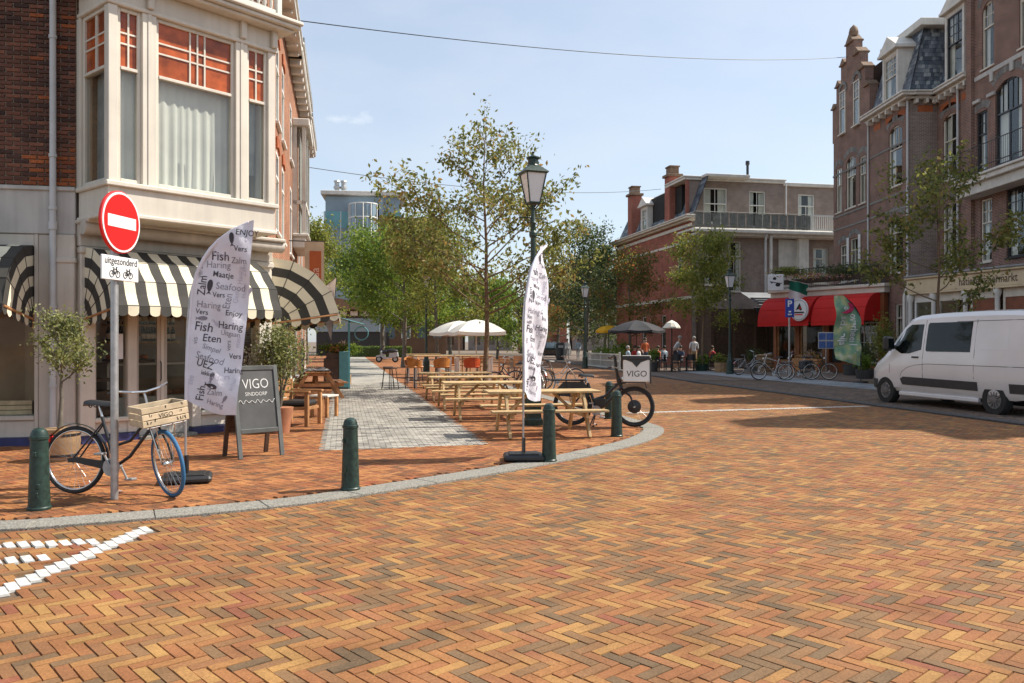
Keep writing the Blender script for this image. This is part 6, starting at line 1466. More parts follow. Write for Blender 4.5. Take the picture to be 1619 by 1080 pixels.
mb = MB(FR); mb.prism([(0, .3), (LR, .3), (LR, 1.6), (2.4, 3.2), (.2, 3.0)], 4.3, 4.46, 'z'); mb.box(.1, 4.2, 2.6, 2.7, 0, 4.3); mb.box(4.2, LR - .1, 1.3, 1.4, 0, 4.3); mb.add([(0, .2, 0), (0, 3, 0), (0, 3, 4.3), (0, .2, 4.3)], [(0, 1, 2, 3)]); mb.build('dark_room', M['wood_dark'], rs, smooth=False)
for a, b, lo in ((.25, 1.5, (1, 1)), (1.85, 3.35, (1, 1)), (5.0, 6.55, (4, 4))):
    window(rs, FR, a, b, .52, 2.58, M['wood_red'] if lo == (1, 1) else M['offwhite'], y=.06, lo=lo, sill=False, glass=M['glass_clear'] if lo == (1, 1) else M['glass'])
mb = MB(FR); mb.box(3.85, 4.45, .1, .16, .02, 2.5); mb.build('door', M['black'], rs)
mb = MB(FR)                                                          # balcony rail, black bars
for z in (4.55, 5.5): mb.tube([(-.1, 2.4, z), (-.1, -.1, z), (LR + .1, -.1, z), (LR + .1, 1.2, z)], .025, 6)
for i in range(64): mb.tube([(-.1 + i * .112, -.1, 4.46), (-.1 + i * .112, -.1, 5.5)], .010, 4)
mb.build('balcony_railing', M['blackm'], rs)
mb = MB(FR); mb.box(.0, LR, .02, .30, 4.75, 5.0, .02); mb.build('planter', M['wood_dark'], rs)
blob_plant(rs, FR, (1.2, .1, 5.45), 1.3, .30, 1300, .13, M['leaf_yellow'], 33, 'balcony_plants'); blob_plant(rs, FR, (4.6, .12, 5.3), 2.0, .32, 1500, .13, M['leaf_dark'], 34, 'balcony_plants'); blob_plant(rs, FR, (3.2, -.05, 5.05), 2.8, .22, 900, .12, M['flowers'], 35, 'balcony_flowers')
def red_awning(label, x0, x1):
    t = thing('awning', label, 'awning', FR @ frame((x0 + x1) / 2, 0), 'red awnings of the restaurant'); mb = MB(FR); r, zb = 1.25, 2.62
    c = lambda u, v: Vector((x0 + (x1 - x0) * u, -.02 - r * (sin(v * pi / 2) ** .8), zb + .0 + 1.4 * cos(v * pi / 2) ** 1.1))
    mb.grid(c, 14, 8); mb.grid(lambda u, v: c(u, v) + Vector((0, .01, -.012)), 14, 8); mb.grid(lambda u, v: c(u, 1) + Vector((0, 0, -.2 * v)), 14, 1)
    for q in (0, 1): mb.add([Vector((x0 + (x1 - x0) * q, -.02, zb))] + [c(q, i / 8) for i in range(9)], [tuple(range(10))])
    mb.build('cloth', M['red_cloth'], t, sharp=50)
    mb = MB(FR); [mb.tube([c(0, v) + Vector((0, -.003, .004)), c(1, v) + Vector((0, -.003, .004))], .012, 5) for v in (.35, .65, 1)]; mb.build('ribs', M['red_cloth'], t)
    return t
red_awning('red awning with round white emblem, nearer the parking sign', .0, 3.45); red_awning('red awning behind the green feather flag', 3.62, 6.75)
F = FR @ frame(3.0, -1.42, 3.25); em = thing('round_sign', 'round white sign with a dark emblem on the red awning', 'sign', F); mb = MB(F); mb.lathe([(.55, -.04), (.58, -.03), (.58, .03), (.55, .04)], 32, axis='y'); mb.build('disc', M['white_sign'], em)
mb = MB(F); mb.torus(.52, .018, (0, -.045, 0), 32, 5); mb.build('ring', M['alu'], em)
mb = MB(F); e_ = lambda pts: mb.add([(a, -.048, b) for a, b in pts], [tuple(range(len(pts)))])
e_([(-.2, -.02), (.05, .36), (.22, .02), (.12, -.05), (0, .04)]); e_([(-.36, -.18), (.36, -.18), (.32, -.1), (-.32, -.1)]); mb.build('emblem', M['print'], em, smooth=False)
mb = MB(F); e_ = lambda pts: mb.add([(a, -.051, b) for a, b in pts], [tuple(range(len(pts)))]); e_([(.02, .05), (.1, .2), (.16, .05)]); e_([(-.28, -.28), (.28, -.28), (.24, -.22), (-.24, -.22)]); mb.build('emblem_red', M['red_sign'], em, smooth=False)
# hanging sign, flag
F = frame(14.3, 44.6, 0, -.35); hg = thing('hanging_sign', 'white sign with rounded corners and dark marks hanging before the planted balcony', 'sign', F); z = H(445, 44.6); mb = MB(F); mb.box(-.42, .42, -.04, .04, z - .45, z + .45, .14); mb.build('panel', M['white_sign'], hg)
mb = MB(F)
for a, b, s_ in ((-.05, .22, .10), (.12, -.12, .13), (-.2, -.0, .05)): mb.ball((a, -.045, z + b), s_, 8, 5, (1, .12, .8))
mb.tube([(-.3, -.05, z + .06), (.1, -.05, z - .02), (.33, -.05, z - .05)], .02, 4); mb.build('marks', M['print'], hg); mb = MB(F); mb.tube([(0, 0, z + .43), (0, 0, z + .6), (1.2, .9, z + .6)], .03, 6); mb.build('bracket', M['blackm'], hg)
F = frame(15.2, 43.6, 0, -.2); fl = thing('flag', 'green and white flag on a slanting pole over the red awning', 'flag', F); A_ = Vector((.9, .6, H(449, 43.6))); B_ = Vector((-.55, -.3, H(441, 43.6))); mb = MB(F); mb.tube([A_, B_], .025, 6); mb.build('pole', M['offwhite'], fl)
M['flag_green'] = mat('flag_green', (.01, .16, .10), .8, .1, 3)
fl_ = lambda u, v: A_.lerp(B_, .25 + .7 * u) + Vector((-.12 * v, .10 * sin(u * 9 + v * 2), -1.5 * v * (1 - .22 * u)))
for k, m in enumerate((M['flag_green'], M['white_sign'], M['red_sign'])): mb = MB(F); mb.grid(lambda u, v: fl_(u, (k + v) * (.40, .43, .34)[k] if k == 0 else (.40 + .40 * (k - 1) + v * (.40, .06)[k - 1])), 10, 4); mb.build('stripe', m, fl, sharp=80)

# ---- supermarket front
angS = atan2(-5.8, 1.43); FSU = frame(17.57, 36.4, 0, angS); LS = 7.6
su = thing('supermarket_front', 'cream shop front of the supermarket with lettered fascia and white columns', 'building', FSU)
mb = MB(FSU); mb.box(0, LS, -.12, .3, 3.72, 4.30, .02); mb.box(-.08, LS, -.22, .3, 4.30, 4.40, .03); mb.box(-.02, LS, -.16, .2, 3.64, 3.72, .02); mb.build('fascia', M['fascia_cream'], su)
mb = MB(FSU); mb.box(-.05, LS, -.25, 3.0, 4.40, 4.48, .02); mb.build('roof', M['lead'], su)
mb = MB(FSU); mb.box(0, LS, 2.3, 2.4, 0, 3.7); mb.box(0, LS, .3, 2.3, 0, .04); mb.build('dark_room', M['interior'], su, smooth=False)
for x in (.12, 1.5, 3.25, 4.85, 6.5):
    mb = MB(FSU); mb.lathe([(.15, 0), (.15, .12), (.10, .18), (.085, 3.3), (.12, 3.4), (.15, 3.5), (.15, 3.64)], 14, (x, -.02, 0)); mb.build('column', M['white'], su)
M['door_orange'] = mat('orange_brown_door', (.20, .055, .02), .45, .2, 4)
for a, b, m in ((.35, 1.3, 'white'), (1.75, 3.0, 'cream'), (3.5, 4.6, 'cream'), (5.1, 6.35, 'cream')):
    mb = MB(FSU); mb.box(a - .1, a, .08, .2, 0, 3.64, .01); mb.box(b, b + .1, .08, .2, 0, 3.64, .01); mb.box(a, b, .08, .2, 3.3, 3.64, .01); o = mb.build('shop_frame', M[m], su)
    mb = MB(FSU); mb.box(a, b, .12, .17, .1, 3.3); mb.build('door' if a > 3 and a < 6 else 'shop_window', M['door_orange'] if a > 3 and a < 6 else M['glass'], su, smooth=False)
mb = MB(FSU); mb.tube([(-.12, -.15, .1), (-.12, -.15, 3.6), (-.1, .1, 4.3)], .06, 8); mb.build('drainpipe', M['offwhite'], su)
mb = MB(FSU); wn_ = max(p[0] for p in text_geo('natieve supermarkt', .46, 0, .004)[0]); text_on(mb, 'natieve supermarkt', .46, lambda a, b: (a, -.128, b), at=(3.02, 3.87), bold=.004, squeeze=2.86 / wn_); mb.build('lettering', M['wood_dark'], su, smooth=False)

# ---- the house with the roof terrace in the middle distance
aM = atan2(.2, .98); FM = frame(11.34, 52, 0, aM); FMS = frame(11.34 - .201 * 14.5, 52 + .9796 * 14.5, 0, atan2(-.9796, .201))
hm = thing('terrace_house', 'red and brown brick house with roof terrace, slate mansard and two tall red chimneys', 'building', FM); LM = 11.5
low = [(.9, 2.2, 5.2, 7.8), (2.5, 3.4, 4.8, 8.0), (8.5, 9.6, 5.4, 7.7)]; top = [(1.25, 2.88, 9.3, 11.55), (4.45, 5.6, 9.0, 11.45)]
mb = MB(FM); wall(mb, 0, LM, 0, 8.6, low); mb.build('wall', M['brick_brown'], hm, smooth=False)
mb = MB(FM); wall(mb, .0, 6.9, 8.6, 12.0, top, y=.9); mb.M = FM; wall(mb, 6.9, LM, 8.6, 12.0, [(8.38, 9.6, 8.9, 11.5)], y=1.6); mb.add([(6.9, .9, 8.6), (6.9, 1.6, 8.6), (6.9, 1.6, 12), (6.9, .9, 12)], [(0, 1, 2, 3)]); mb.build('attic_wall', M['brick_brown'], hm, smooth=False)
mb = MB(FM); mb.box(-.02, .22, .82, .9, 8.6, 12.0); mb.build('red_quoin', M['brick_red'], hm, smooth=False)
mb = MB(FMS); wall(mb, 0, 14.52, 0, 9.4, [(12.3, 13.2, 5.6, 8.2), (5.8, 6.6, 1.0, 3.4), (9.5, 10.3, 1.0, 3.4)]); mb.build('side_wall', M['brick_red'], hm, smooth=False)
window(hm, FMS, 12.3, 13.2, 5.6, 8.2, M['offwhite'], transom=.6, up=(2, 1), lo=(2, 1)); window(hm, FMS, 5.8, 6.6, 1, 3.4, M['offwhite']); window(hm, FMS, 9.5, 10.3, 1, 3.4, M['offwhite'])
for h in low: window(hm, FM, *h, M['cream'], transom=.7, lo=(2, 1), curtain=CUR(0, .3))
F9 = FM @ Matrix.Translation((0, .9, 0)); F16 = FM @ Matrix.Translation((0, 1.6, 0))
window(hm, F9, *top[0], M['white'], transom=.55, up=(2, 1), lo=(2, 1), curtain=CUR(0, .35)); window(hm, F9, *top[1], M['white'], transom=.62, up=(2, 1), lo=(2, 1), curtain=CUR(0, .35)); window(hm, F16, 8.38, 9.6, 8.9, 11.5, M['white'], transom=.7, lo=(2, 1), curtain=CUR(0, .3))
mb = MB(FM); mb.box(-.15, 6.95, .75, 4, 12.0, 12.16, .02); mb.box(-.2, 7.0, .68, 4, 12.16, 12.26, .02); mb.box(6.9, LM, 1.4, 4, 12.0, 12.22, .02); mb.build('roof_edge', M['offwhite'], hm)
mb = MB(FM); mb.box(.1, LM, .5, 9, .1, 8.4); mb.box(.3, LM, 2.2, 8, 8.7, 11.9); mb.build('inner_core', M['dark'], hm, smooth=False)
mb = MB(FM); mb.box(-.3, LM, -1.1, 1.6, 8.55, 8.68, .02); mb.box(-.4, LM, -1.25, -.9, 8.40, 8.62, .03); mb.box(-.1, LM, -.9, 0, 8.25, 8.42, .02); mb.build('terrace_slab', M['offwhite'], hm)
mb = MB(FM)
for z in (8.85, 9.68): mb.tube([(-.2, 1.2, z), (-.2, -1.0, z), (7.6, -1.0, z)], .03, 6)
for i in range(60): mb.tube([(-.2 + i * .13, -1.0, 8.68), (-.2 + i * .13, -1.0, 9.68)], .012, 4)
for i in range(14): x = -.15 + i * .57; mb.box(x, x + .5, -.97, -.955, 8.74, 9.62)
mb.build('terrace_railing', M['railing'], hm)
mb = MB(FM); mb.box(7.7, LM - .2, -1.02, -.98, 8.72, 8.8); mb.box(7.7, LM - .2, -1.03, -.97, 9.6, 9.7)
for i in range(24): mb.box(7.7 + i * .15, 7.75 + i * .15, -1.02, -.98, 8.7, 9.65)
mb.build('balcony_railing', M['white'], hm)
mb = MB(FM); mb.box(4.9, 5.05, -1.0, -.85, 0, 8.3); mb.box(6.0, 7.6, -.1, 0, 4.8, 8.2, .01); mb.box(7.2, 7.9, -.5, -.1, 4.8, 8.25, .02); mb.build('porch', M['offwhite'], hm)
mb = MB(FM); mb.tube([(4.6, -.95, .1), (4.6, -.95, 8.0), (4.6, -1.1, 8.4)], .07, 8); mb.tube([(7.02, .8, 8.7), (7.02, .8, 12)], .05, 8); mb.build('drainpipe', M['pipe'], hm)
mb = MB(FMS); stepped_eaves(mb, -.2, 14.7, 9.4, .6, .2, .4); mb.box(-.1, 14.6, -.06, 0, 8.9, 9.1); mb.box(-.1, 14.55, -.05, 0, 7.9, 8.05); mb.box(-.1, 14.55, -.05, 0, 4.3, 4.5); mb.build('cornice', M['cream'], hm)
slates(hm, FMS, [(0, .1, 9.55), (14.6, .1, 9.55), (14.6, 1.1, 12.1), (.8, 1.1, 12.1)], 12, 36)
mb = MB(FMS); mb.box(.7, 14.6, 1.0, 4, 12.1, 12.28, .02); mb.build('ridge_edge', M['offwhite'], hm)
for x in (10.8, 3.4):
    mb = MB(FMS); mb.box(x - .42, x + .42, -.12, .7, 9.5, 12.7, .01); c_ = mb.build('chimney', M['brick_red'], hm)
    mb = MB(FMS); mb.box(x - .55, x + .55, -.25, .82, 12.7, 12.88, .02); mb.box(x - .35, x + .35, -.05, .6, 12.88, 13.35, .02); mb.box(x - .42, x + .42, -.1, .66, 13.35, 13.45, .02); mb.build('chimney_cap', M['brownstone'], c_)
dormer(hm, FMS, 5.8, 7.1, 9.6, 11.4)
mb = MB(FM)
for x, r, h in ((4.1, .12, .5), (5.0, .09, 1.5), (5.6, .1, .3), (6.0, .1, .3), (6.35, .1, .28), (3.0, .1, .2)): mb.lathe([(r, 12.2), (r, 12.2 + h * .8), (r * 1.6, 12.2 + h * .85), (r * 1.5, 12.2 + h)], 8, (x, 2.2, 0))
mb.build('vent_pipes', M['blackm'], hm)
# cafe front between terrace house and restaurant
cf = thing('dark_cafe', 'dark cafe front with grey retractable awnings below the roof terrace', 'building', FM @ frame(0, -3))
Fq = FM @ frame(0, -2.2); mb = MB(Fq); mb.box(.3, 6.0, 0, 2.1, 0, 3.6); mb.build('wall', M['wood_dark'], cf, smooth=False)
for i in range(4): mb = MB(Fq); mb.box(.5 + i * 1.4, 1.7 + i * 1.4, -.03, .0, .6, 2.7); mb.build('pane', M['glass'], cf, smooth=False)
mb = MB(Fq)
for k in range(3): mb.box(2.2, 6.2, -1.6 - k * .35, -1.3 - k * .35, 4.15 - k * .14, 4.22 - k * .14, .01)
mb.add([(2.2, -.1, 4.6), (6.2, -.1, 4.6), (6.2, -2.4, 3.75), (2.2, -2.4, 3.75)], [(0, 1, 2, 3)]); mb.build('grey_awning', M['lead'], cf)
mb = MB(Fq); mb.add([(3.0, -.1, 3.7), (6.1, -.1, 3.7), (6.1, -1.8, 2.7), (3.0, -1.8, 2.7)], [(0, 1, 2, 3)]); mb.add([(3.0, -1.8, 2.7), (6.1, -1.8, 2.7), (6.1, -1.8, 2.45), (3.0, -1.8, 2.45)], [(0, 1, 2, 3)]); mb.build('black_awning', M['parasol_black'], cf)

# ---- far away: glazed office, low pavilion, end of the street
FO = frame(X(512, 120), 120, 0, .12); of = thing('office_building', 'far glazed office building with teal bands and roof vents above the trees', 'building', FO)
mb = MB(FO); mb.box(0, 11.2, 0, 10, 0, 20.5); mb.build('body', M['glass_blue'], of, smooth=False)
mb = MB(FO); mb.box(-.4, 11.8, -.6, 10, 23.0, 23.6, .05); mb.build('roof_slab', M['offwhite'], of)
mb = MB(FO); mb.box(.2, 11.0, .3, 9.5, 20.5, 23.0); mb.build('attic_storey', M['glass_blue'], of, smooth=False)
for a, b in ((0, 3.6), (8.6, 11.2)): mb = MB(FO); mb.box(a, b, -.12, -.02, 18.2, 20.6); mb.build('teal_band', M['glass_teal'], of, smooth=False); mb = MB(FO); mb.box(a, b, -.1, -.02, 16.4, 17.6); mb.build('lower_band', M['glass_blue'], of, smooth=False)
mb = MB(FO); mb.lathe([(2.2, 12), (2.2, 21.6)], 14, (5.8, -.2, 0)); mb.box(8.0, 8.6, -1.2, 0, 12, 22.4); tw = mb.build('stair_tower', M['glass_blue'], of, smooth=False)
mb = MB(FO)
for z in (13.5, 15.5, 17.5, 19.5, 21.5): mb.lathe([(2.23, z), (2.26, z + .1), (2.23, z + .2)], 14, (5.8, -.2, 0))
for i in range(7): q = pi + i * pi / 6; mb.tube([(5.8 + 2.22 * cos(q), -.2 + 2.22 * sin(q), 12), (5.8 + 2.22 * cos(q), -.2 + 2.22 * sin(q), 21.6)], .08, 4)
for i in range(5): mb.box(.1 + i * 2.3, .2 + i * 2.3, -.16, -.0, 14, 20.6)
mb.build('glazing_bars', M['white'], tw, smooth=False)
mb = MB(FO)
for x in (1.6, 2.6): mb.lathe([(.35, 23.6), (.35, 24.4), (.5, 24.5), (.5, 24.8), (.35, 24.9), (.35, 25.4), (.5, 25.5), (.4, 25.7)], 10, (x, 3, 0))
mb.build('roof_vents', M['alu'], of)
FP = frame(X(600, 105), 105, 0, .1); bb = thing('brick_block', 'far pale brown brick block behind the trees by the office building', 'building', FP); mb = MB(FP); wall(mb, 0, 8.5, 0, 17.5, [(.8 + i * 2, 1.9 + i * 2, z, z + 2) for i in range(4) for z in (2, 6, 10, 14)], .3); mb.add([(8.5, 0, 0), (8.5, 8, 0), (8.5, 8, 17.5), (8.5, 0, 17.5)], [(0, 1, 2, 3)]); mb.add([(0, 0, 17.5), (8.5, 0, 17.5), (8.5, 8, 17.5), (0, 8, 17.5)], [(0, 1, 2, 3)]); mb.build('wall', M['far_brick'], bb, smooth=False)
for i in range(4):
    for z in (2, 6, 10, 14): mb = MB(FP); mb.box(.85 + i * 2, 1.85 + i * 2, .2, .3, z + .05, z + 1.95); mb.build('window', M['glass_blue'], bb, smooth=False)
FV = frame(X(500, 92), 92, 0, .06); pv = thing('pavilion', 'low dark office pavilion with glass band behind the hedge at the end of the walk', 'building', FV)
mb = MB(FV); mb.box(0, 7.4, 0, 8, 0, 2.7); mb.build('wall', M['black'], pv, smooth=False); mb = MB(FV); mb.box(.0, 7.0, -.2, 7, 2.7, 4.2); mb.build('glass_band', M['glass_blue'], pv, smooth=False)
mb = MB(FV); mb.box(-.2, 7.5, -.1, 7.5, 4.2, 5.2); mb.build('upper_wall', M['wood_dark'], pv, smooth=False); mb = MB(FV); mb.prism([(-.6, 5.2), (8.0, 5.2), (8.0, 5.5), (3.6, 6.2), (-.6, 7.0)], -1.2, 8); mb.build('roof', M['far_brick'], pv, smooth=False)
for i in range(4): mb = MB(FV); mb.box(2.6 + i * 1.2, 3.4 + i * 1.2, -.16, -.1, 4.5, 5.0); mb.build('painted_lit_window', M['white'], pv, smooth=False)  # lit look of these windows is put into white paint
mb = MB(FV); mb.box(4.2, 6.6, 2, 6, 6.2, 11.5); mb.build('glass_tower', M['glass_blue'], pv, smooth=False)
FE = frame(-14, 150, 0, 0)
for i, (x, w, h, m) in enumerate(((-4, 9, 8.5, 'far_brick'), (6, 8, 9.5, 'brick_brown'), (15, 9, 8, 'brick_red'), (25, 12, 10, 'brick_brown'))):
    F = FE @ frame(x, 0); e = thing('street_end_house', ('pale house closing the far end of the street', 'brown house closing the far end of the street behind the slim flag', 'red house at the far end of the street', 'brown house at the far end behind the dark trees')[i], 'building', F)
    hs = [(a, a + 1.2, z, z + 1.8) for a in (1, 3.6, 6.2) for z in (1, 4, 7)]; hs = [q for q in hs if q[3] < h - .4 and q[1] < w]; mb = MB(F); wall(mb, 0, w, 0, h, hs, .2); mb.box(0.02, w, .25, 8, 0, h); mb.build('wall', M[m], e, smooth=False)
    for q in hs: mb = MB(F); mb.box(q[0] + .05, q[1] - .05, .14, .2, q[2] + .05, q[3] - .05); mb.build('window', M['glass'], e, smooth=False)
    mb = MB(F); mb.prism([(-.3, h), (w + .3, h), (w * .75, h + 2.6), (w * .25, h + 2.6)], -.3, 8); mb.build('roof', M['slate_base'], e, smooth=False)
# hedge
F = frame(X(548, 84), 84, 0, .06); hg = thing('hedge', 'clipped green hedge across the end of the pale walk', 'hedge', F); mb = MB(F); mb.box(0, 6.5, 0, .8, 0, 1.0); mb.build('core', M['leaf_dark'], hg, smooth=False)
rs_ = np.random.RandomState(4); C = np.stack([rs_.uniform(-.05, 6.55, 5200), rs_.uniform(-.1, .9, 5200), rs_.uniform(.05, 1.12, 5200)], 1); link('foliage', leaves_mesh('foliage', C, .13, 3, M['leaf_green']), hg)
# wires over the street
for nm, a, b, sag, lab in (('overhead_wire', (X(452, 20.5), 20.5, H(28, 20.5)), (18.6, 45.4, H(88, 45.4)), .5, 'long overhead wire from the corner house to the stepped gable'), ('overhead_wire', (X(484, 31), 31, H(262, 31)), (X(1045, 56), 56, H(297, 56)), .55, 'lower overhead wire crossing behind the tall lamp')):
    a, b = Vector(a), Vector(b); mb = MB(); mb.tube([a.lerp(b, i / 24) + Vector((0, 0, -sag * 4 * (i / 24) * (1 - i / 24))) for i in range(25)], .014, 5); o = mb.build(nm, M['blackm'], None); tag(o, lab, 'wire')
# ------------------------------------------------------------ trees
tree('young_tree', 'young sparse tree in the middle with bronze green leaves and a bare trunk', -.80, 25.0, 8.7, 4.0, 2.4, M['leaf_main'], M['bark'], 11, 8800, .155, 3, .085, limbs=30, up=.56, tuft=.17, cone=.68)
tree('street_tree', 'leafy tree with dark trunk by the scooter, beside the pale walk', -6.6, 50, 8.4, 3.3, 2.2, M['leaf_green'], M['bark_grey'], 23, 15000, .21, 3, .15, limbs=16, up=.5, tuft=.42)
tree('street_tree', 'leafy tree behind the white parasols, left of the young tree trunk', -3.6, 40, 7.4, 2.6, 2.3, M['leaf_yellow'], M['bark_grey'], 31, 10000, .18, 3, .11, limbs=14, up=.5, tuft=.33)
tree('street_tree', 'bright green tree filling the gap right of the parasols', -1.3, 74, 7.4, 2.5, 1.0, M['leaf_green'], M['bark_grey'], 37, 7000, .26, 3, .14, limbs=13, up=.5, tuft=.5)
tree('street_tree', 'yellow green tree rising behind the row of brick houses', -14.0, 56, 9.6, 2.3, 3.2, M['leaf_yellow'], M['bark_grey'], 41, 12000, .25, 3, .16, limbs=14, up=.5, tuft=.5)
tree('street_tree', 'broad green tree in front of the glazed office', -11.6, 74, 10.6, 4.2, 3.0, M['leaf_green'], M['bark_grey'], 43, 14000, .30, 3, .22, limbs=16, up=.5, tuft=.6)
tree('street_tree', 'green tree behind the scooter, in front of the pale brick block', -8.6, 66, 9.0, 3.2, 2.4, M['leaf_green'], M['bark_grey'], 45, 10000, .27, 3, .18, limbs=14, up=.5, tuft=.5)
tree('street_tree', 'slim young tree in a green planter next to the street lamp before the terrace house', 10.2, 44, 7.4, 2.15, 2.2, M['leaf_yellow'], M['bark'], 53, 8500, .17, 3, .085, limbs=14, up=.6, tuft=.26)
tree('street_tree', 'tall dark tree behind the yellow parasol, beside the red side wall', 6.0, 66, 11.0, 2.9, 1.5, M['leaf_dark'], M['bark_grey'], 59, 6000, .25, 3, .17, limbs=16, up=.6, tuft=.5)
tree('street_tree', 'light green tree over the black parasol in front of the red side wall', 7.5, 52.5, 7.6, 2.2, 1.8, M['leaf_rust'], M['bark_grey'], 61, 5000, .19, 3, .11, limbs=13, up=.55, tuft=.34)
tree('street_tree', 'rust tinged tree far up the street right of the slim flag', 4.6, 82, 8.8, 3.1, 1.8, M['leaf_rust'], M['bark_grey'], 67, 6500, .28, 3, .17, limbs=14, up=.5, tuft=.5)
tree('street_tree', 'dark tree at the far street end behind the parked car', 8.5, 96, 10.5, 3.6, 2.0, M['leaf_dark'], M['bark_grey'], 71, 9000, .36, 3, .2, limbs=14, up=.5, tuft=.6)
tree('street_tree', 'green tree at the far street end, near the parasols', -7.5, 100, 9.5, 3.4, 2.0, M['leaf_green'], M['bark_grey'], 73, 8000, .36, 3, .2, limbs=13, up=.5, tuft=.6)
tree('street_tree', 'small dark tree far off behind the slim flag', 1.2, 108, 7.2, 3.2, 1.4, M['leaf_dark'], M['bark_grey'], 77, 7000, .36, 3, .2, limbs=13, up=.5, tuft=.6)
tree('street_tree', 'sparse young tree in front of the supermarket, its foot hidden by the van', 14.1, 27.0, 7.5, 2.35, 2.3, M['leaf_main'], M['bark'], 83, 3800, .17, 3, .07, limbs=13, up=.55, tuft=.16)
tree('street_tree', 'dark tree beside the terrace house, behind its red side wall corner', 8.2, 72, 9.6, 3.0, 2.0, M['leaf_dark'], M['bark_grey'], 89, 8000, .30, 3, .17, limbs=13, up=.5, tuft=.5)
F = frame(13.0, 29.3, ZP)
for i, (x, y, rx, rz, n, lf, m, lab) in enumerate(((10.2, 44.2, .55, .35, 500, .12, 'leaf_green', 'plants round the foot of the slim street tree'), (15.6, 36.2, .7, .65, 1100, .12, 'leaf_dark', 'dark leafy shrub at the end of the red awnings'), (15.0, 35.0, .5, .5, 800, .12, 'leaf_green', 'green bush in front of the restaurant door with small panes'), (16.9, 37.2, .8, 1.3, 1700, .13, 'leaf_yellow', 'tall climbing shrub between restaurant and supermarket'))):
    F = frame(x, y, ZP); t = thing('shrub', lab, 'shrub', F); blob_plant(t, F, (0, 0, rz + .25), rx, rz, n, lf, M[m], 90 + i); mb = MB(F); mb.lathe([(.32, 0), (.38, .38), (.34, .38)], 12); mb.build('pot', M['green'] if i == 0 else M['kerb_dark'], t)

for i, (u, Y, rx, rz, n, m, lab) in enumerate(((1030, 43.2, .45, .4, 500, 'leaf_green', 'green plant in a tub at the terrace edge behind the delivery box'), (1140, 42.0, .45, .35, 450, 'leaf_yellow', 'yellow green plant in a tub left of the street lamp'), (1195, 44.5, .6, .5, 700, 'leaf_dark', 'dark plant in a tub before the dark cafe'), (985, 51.5, .7, .7, 900, 'leaf_green', 'tall plant in a tub under the yellow parasol'), (1345, 38.5, .5, .4, 500, 'flowers', 'flowering plant in a tub under the green feather flag'))):
    F = frame(X(u, Y), Y, ZP); t = thing('shrub', lab, 'shrub', F); blob_plant(t, F, (0, 0, rz + .45), rx, rz, n, .12, M[m], 190 + i); mb = MB(F); mb.lathe([(.30, 0), (.36, .5), (.32, .5)], 12); mb.build('pot', M['barrel' if i % 2 else 'kerb_dark'], t)
# ------------------------------------------------------------ vehicles
M['hubcap'] = mat('dull_steel_hubcap', (.20, .20, .205), .5, .2, 8, metal=.6)
def loft(stations, F):
    """body from cross sections: x, z bottom, z belt, z top, half widths at bottom, belt and top"""
    rings = []
    for x, zb, zm, zt, w0, w1, w2 in stations:
        zm = min(zm, zt - .06); h = [(w0 * .93, zb), (w0, zb + .10), (w1, zb + .10 + (zm - zb - .1) * .55), (w1, zm), (w1 + (w2 - w1) * .45, zm + (zt - zm) * .45), (w2, zt - min(.13, (zt - zm) * .35)), (w2 * .90, zt - min(.035, (zt - zm) * .1)), (w2 * .5, zt)]
        rings.append([(x, -a, b) for a, b in h] + [(x, a, b) for a, b in h[::-1]])
    n = len(rings[0]); mb = MB(F); mb.add([p for r in rings for p in r], [(i * n + j, i * n + (j + 1) % n, (i + 1) * n + (j + 1) % n, (i + 1) * n + j) for i in range(len(rings) - 1) for j in range(n)] + [tuple(range(n))[::-1], tuple((len(rings) - 1) * n + j for j in range(n))])
    def side(x, z):
        for a, b in zip(rings[:-1], rings[1:]):
            if a[0][0] <= x <= b[0][0]:
                q = (x - a[0][0]) / (b[0][0] - a[0][0]); col = [Vector(a[n - 1 - j]).lerp(Vector(b[n - 1 - j]), q) for j in range(n // 2)]
                for c, d in zip(col[:-1], col[1:]):
                    if c.z <= z <= d.z: return c.y + (d.y - c.y) * (z - c.z) / (d.z - c.z + 1e-9)
                return col[0].y if z < col[0].z else col[-1].y
        return 0
    return mb, side, rings
def cut(o, cyls, F, inv):
    """wheel arches"""
    mb = MB(F)
    for x, z, r, y0, y1 in cyls: mb.lathe([(r, y0), (r, y1)], 28, (x, 0, z), 'y')
    c = mb.build('arch_cutter', M['trim'], None, smooth=False); c.data.transform(inv)
    c.parent = o.parent; WM[c.name] = wm(o.parent)
    import bmesh
    for q in (c, o):
        b = bmesh.new(); b.from_mesh(q.data); bmesh.ops.recalc_face_normals(b, faces=b.faces); b.to_mesh(q.data); b.free()
    md = o.modifiers.new('arches', 'BOOLEAN'); md.operation = 'DIFFERENCE'; md.object = c; md.solver = 'EXACT'
    bpy.context.view_layer.update(); dg = bpy.context.evaluated_depsgraph_get(); me = bpy.data.meshes.new_from_object(o.evaluated_get(dg)); o.modifiers.clear(); o.data = me; bpy.data.objects.remove(c)
    me.polygons.foreach_set('use_smooth', [True] * len(me.polygons)); me.set_sharp_from_angle(angle=radians(28))
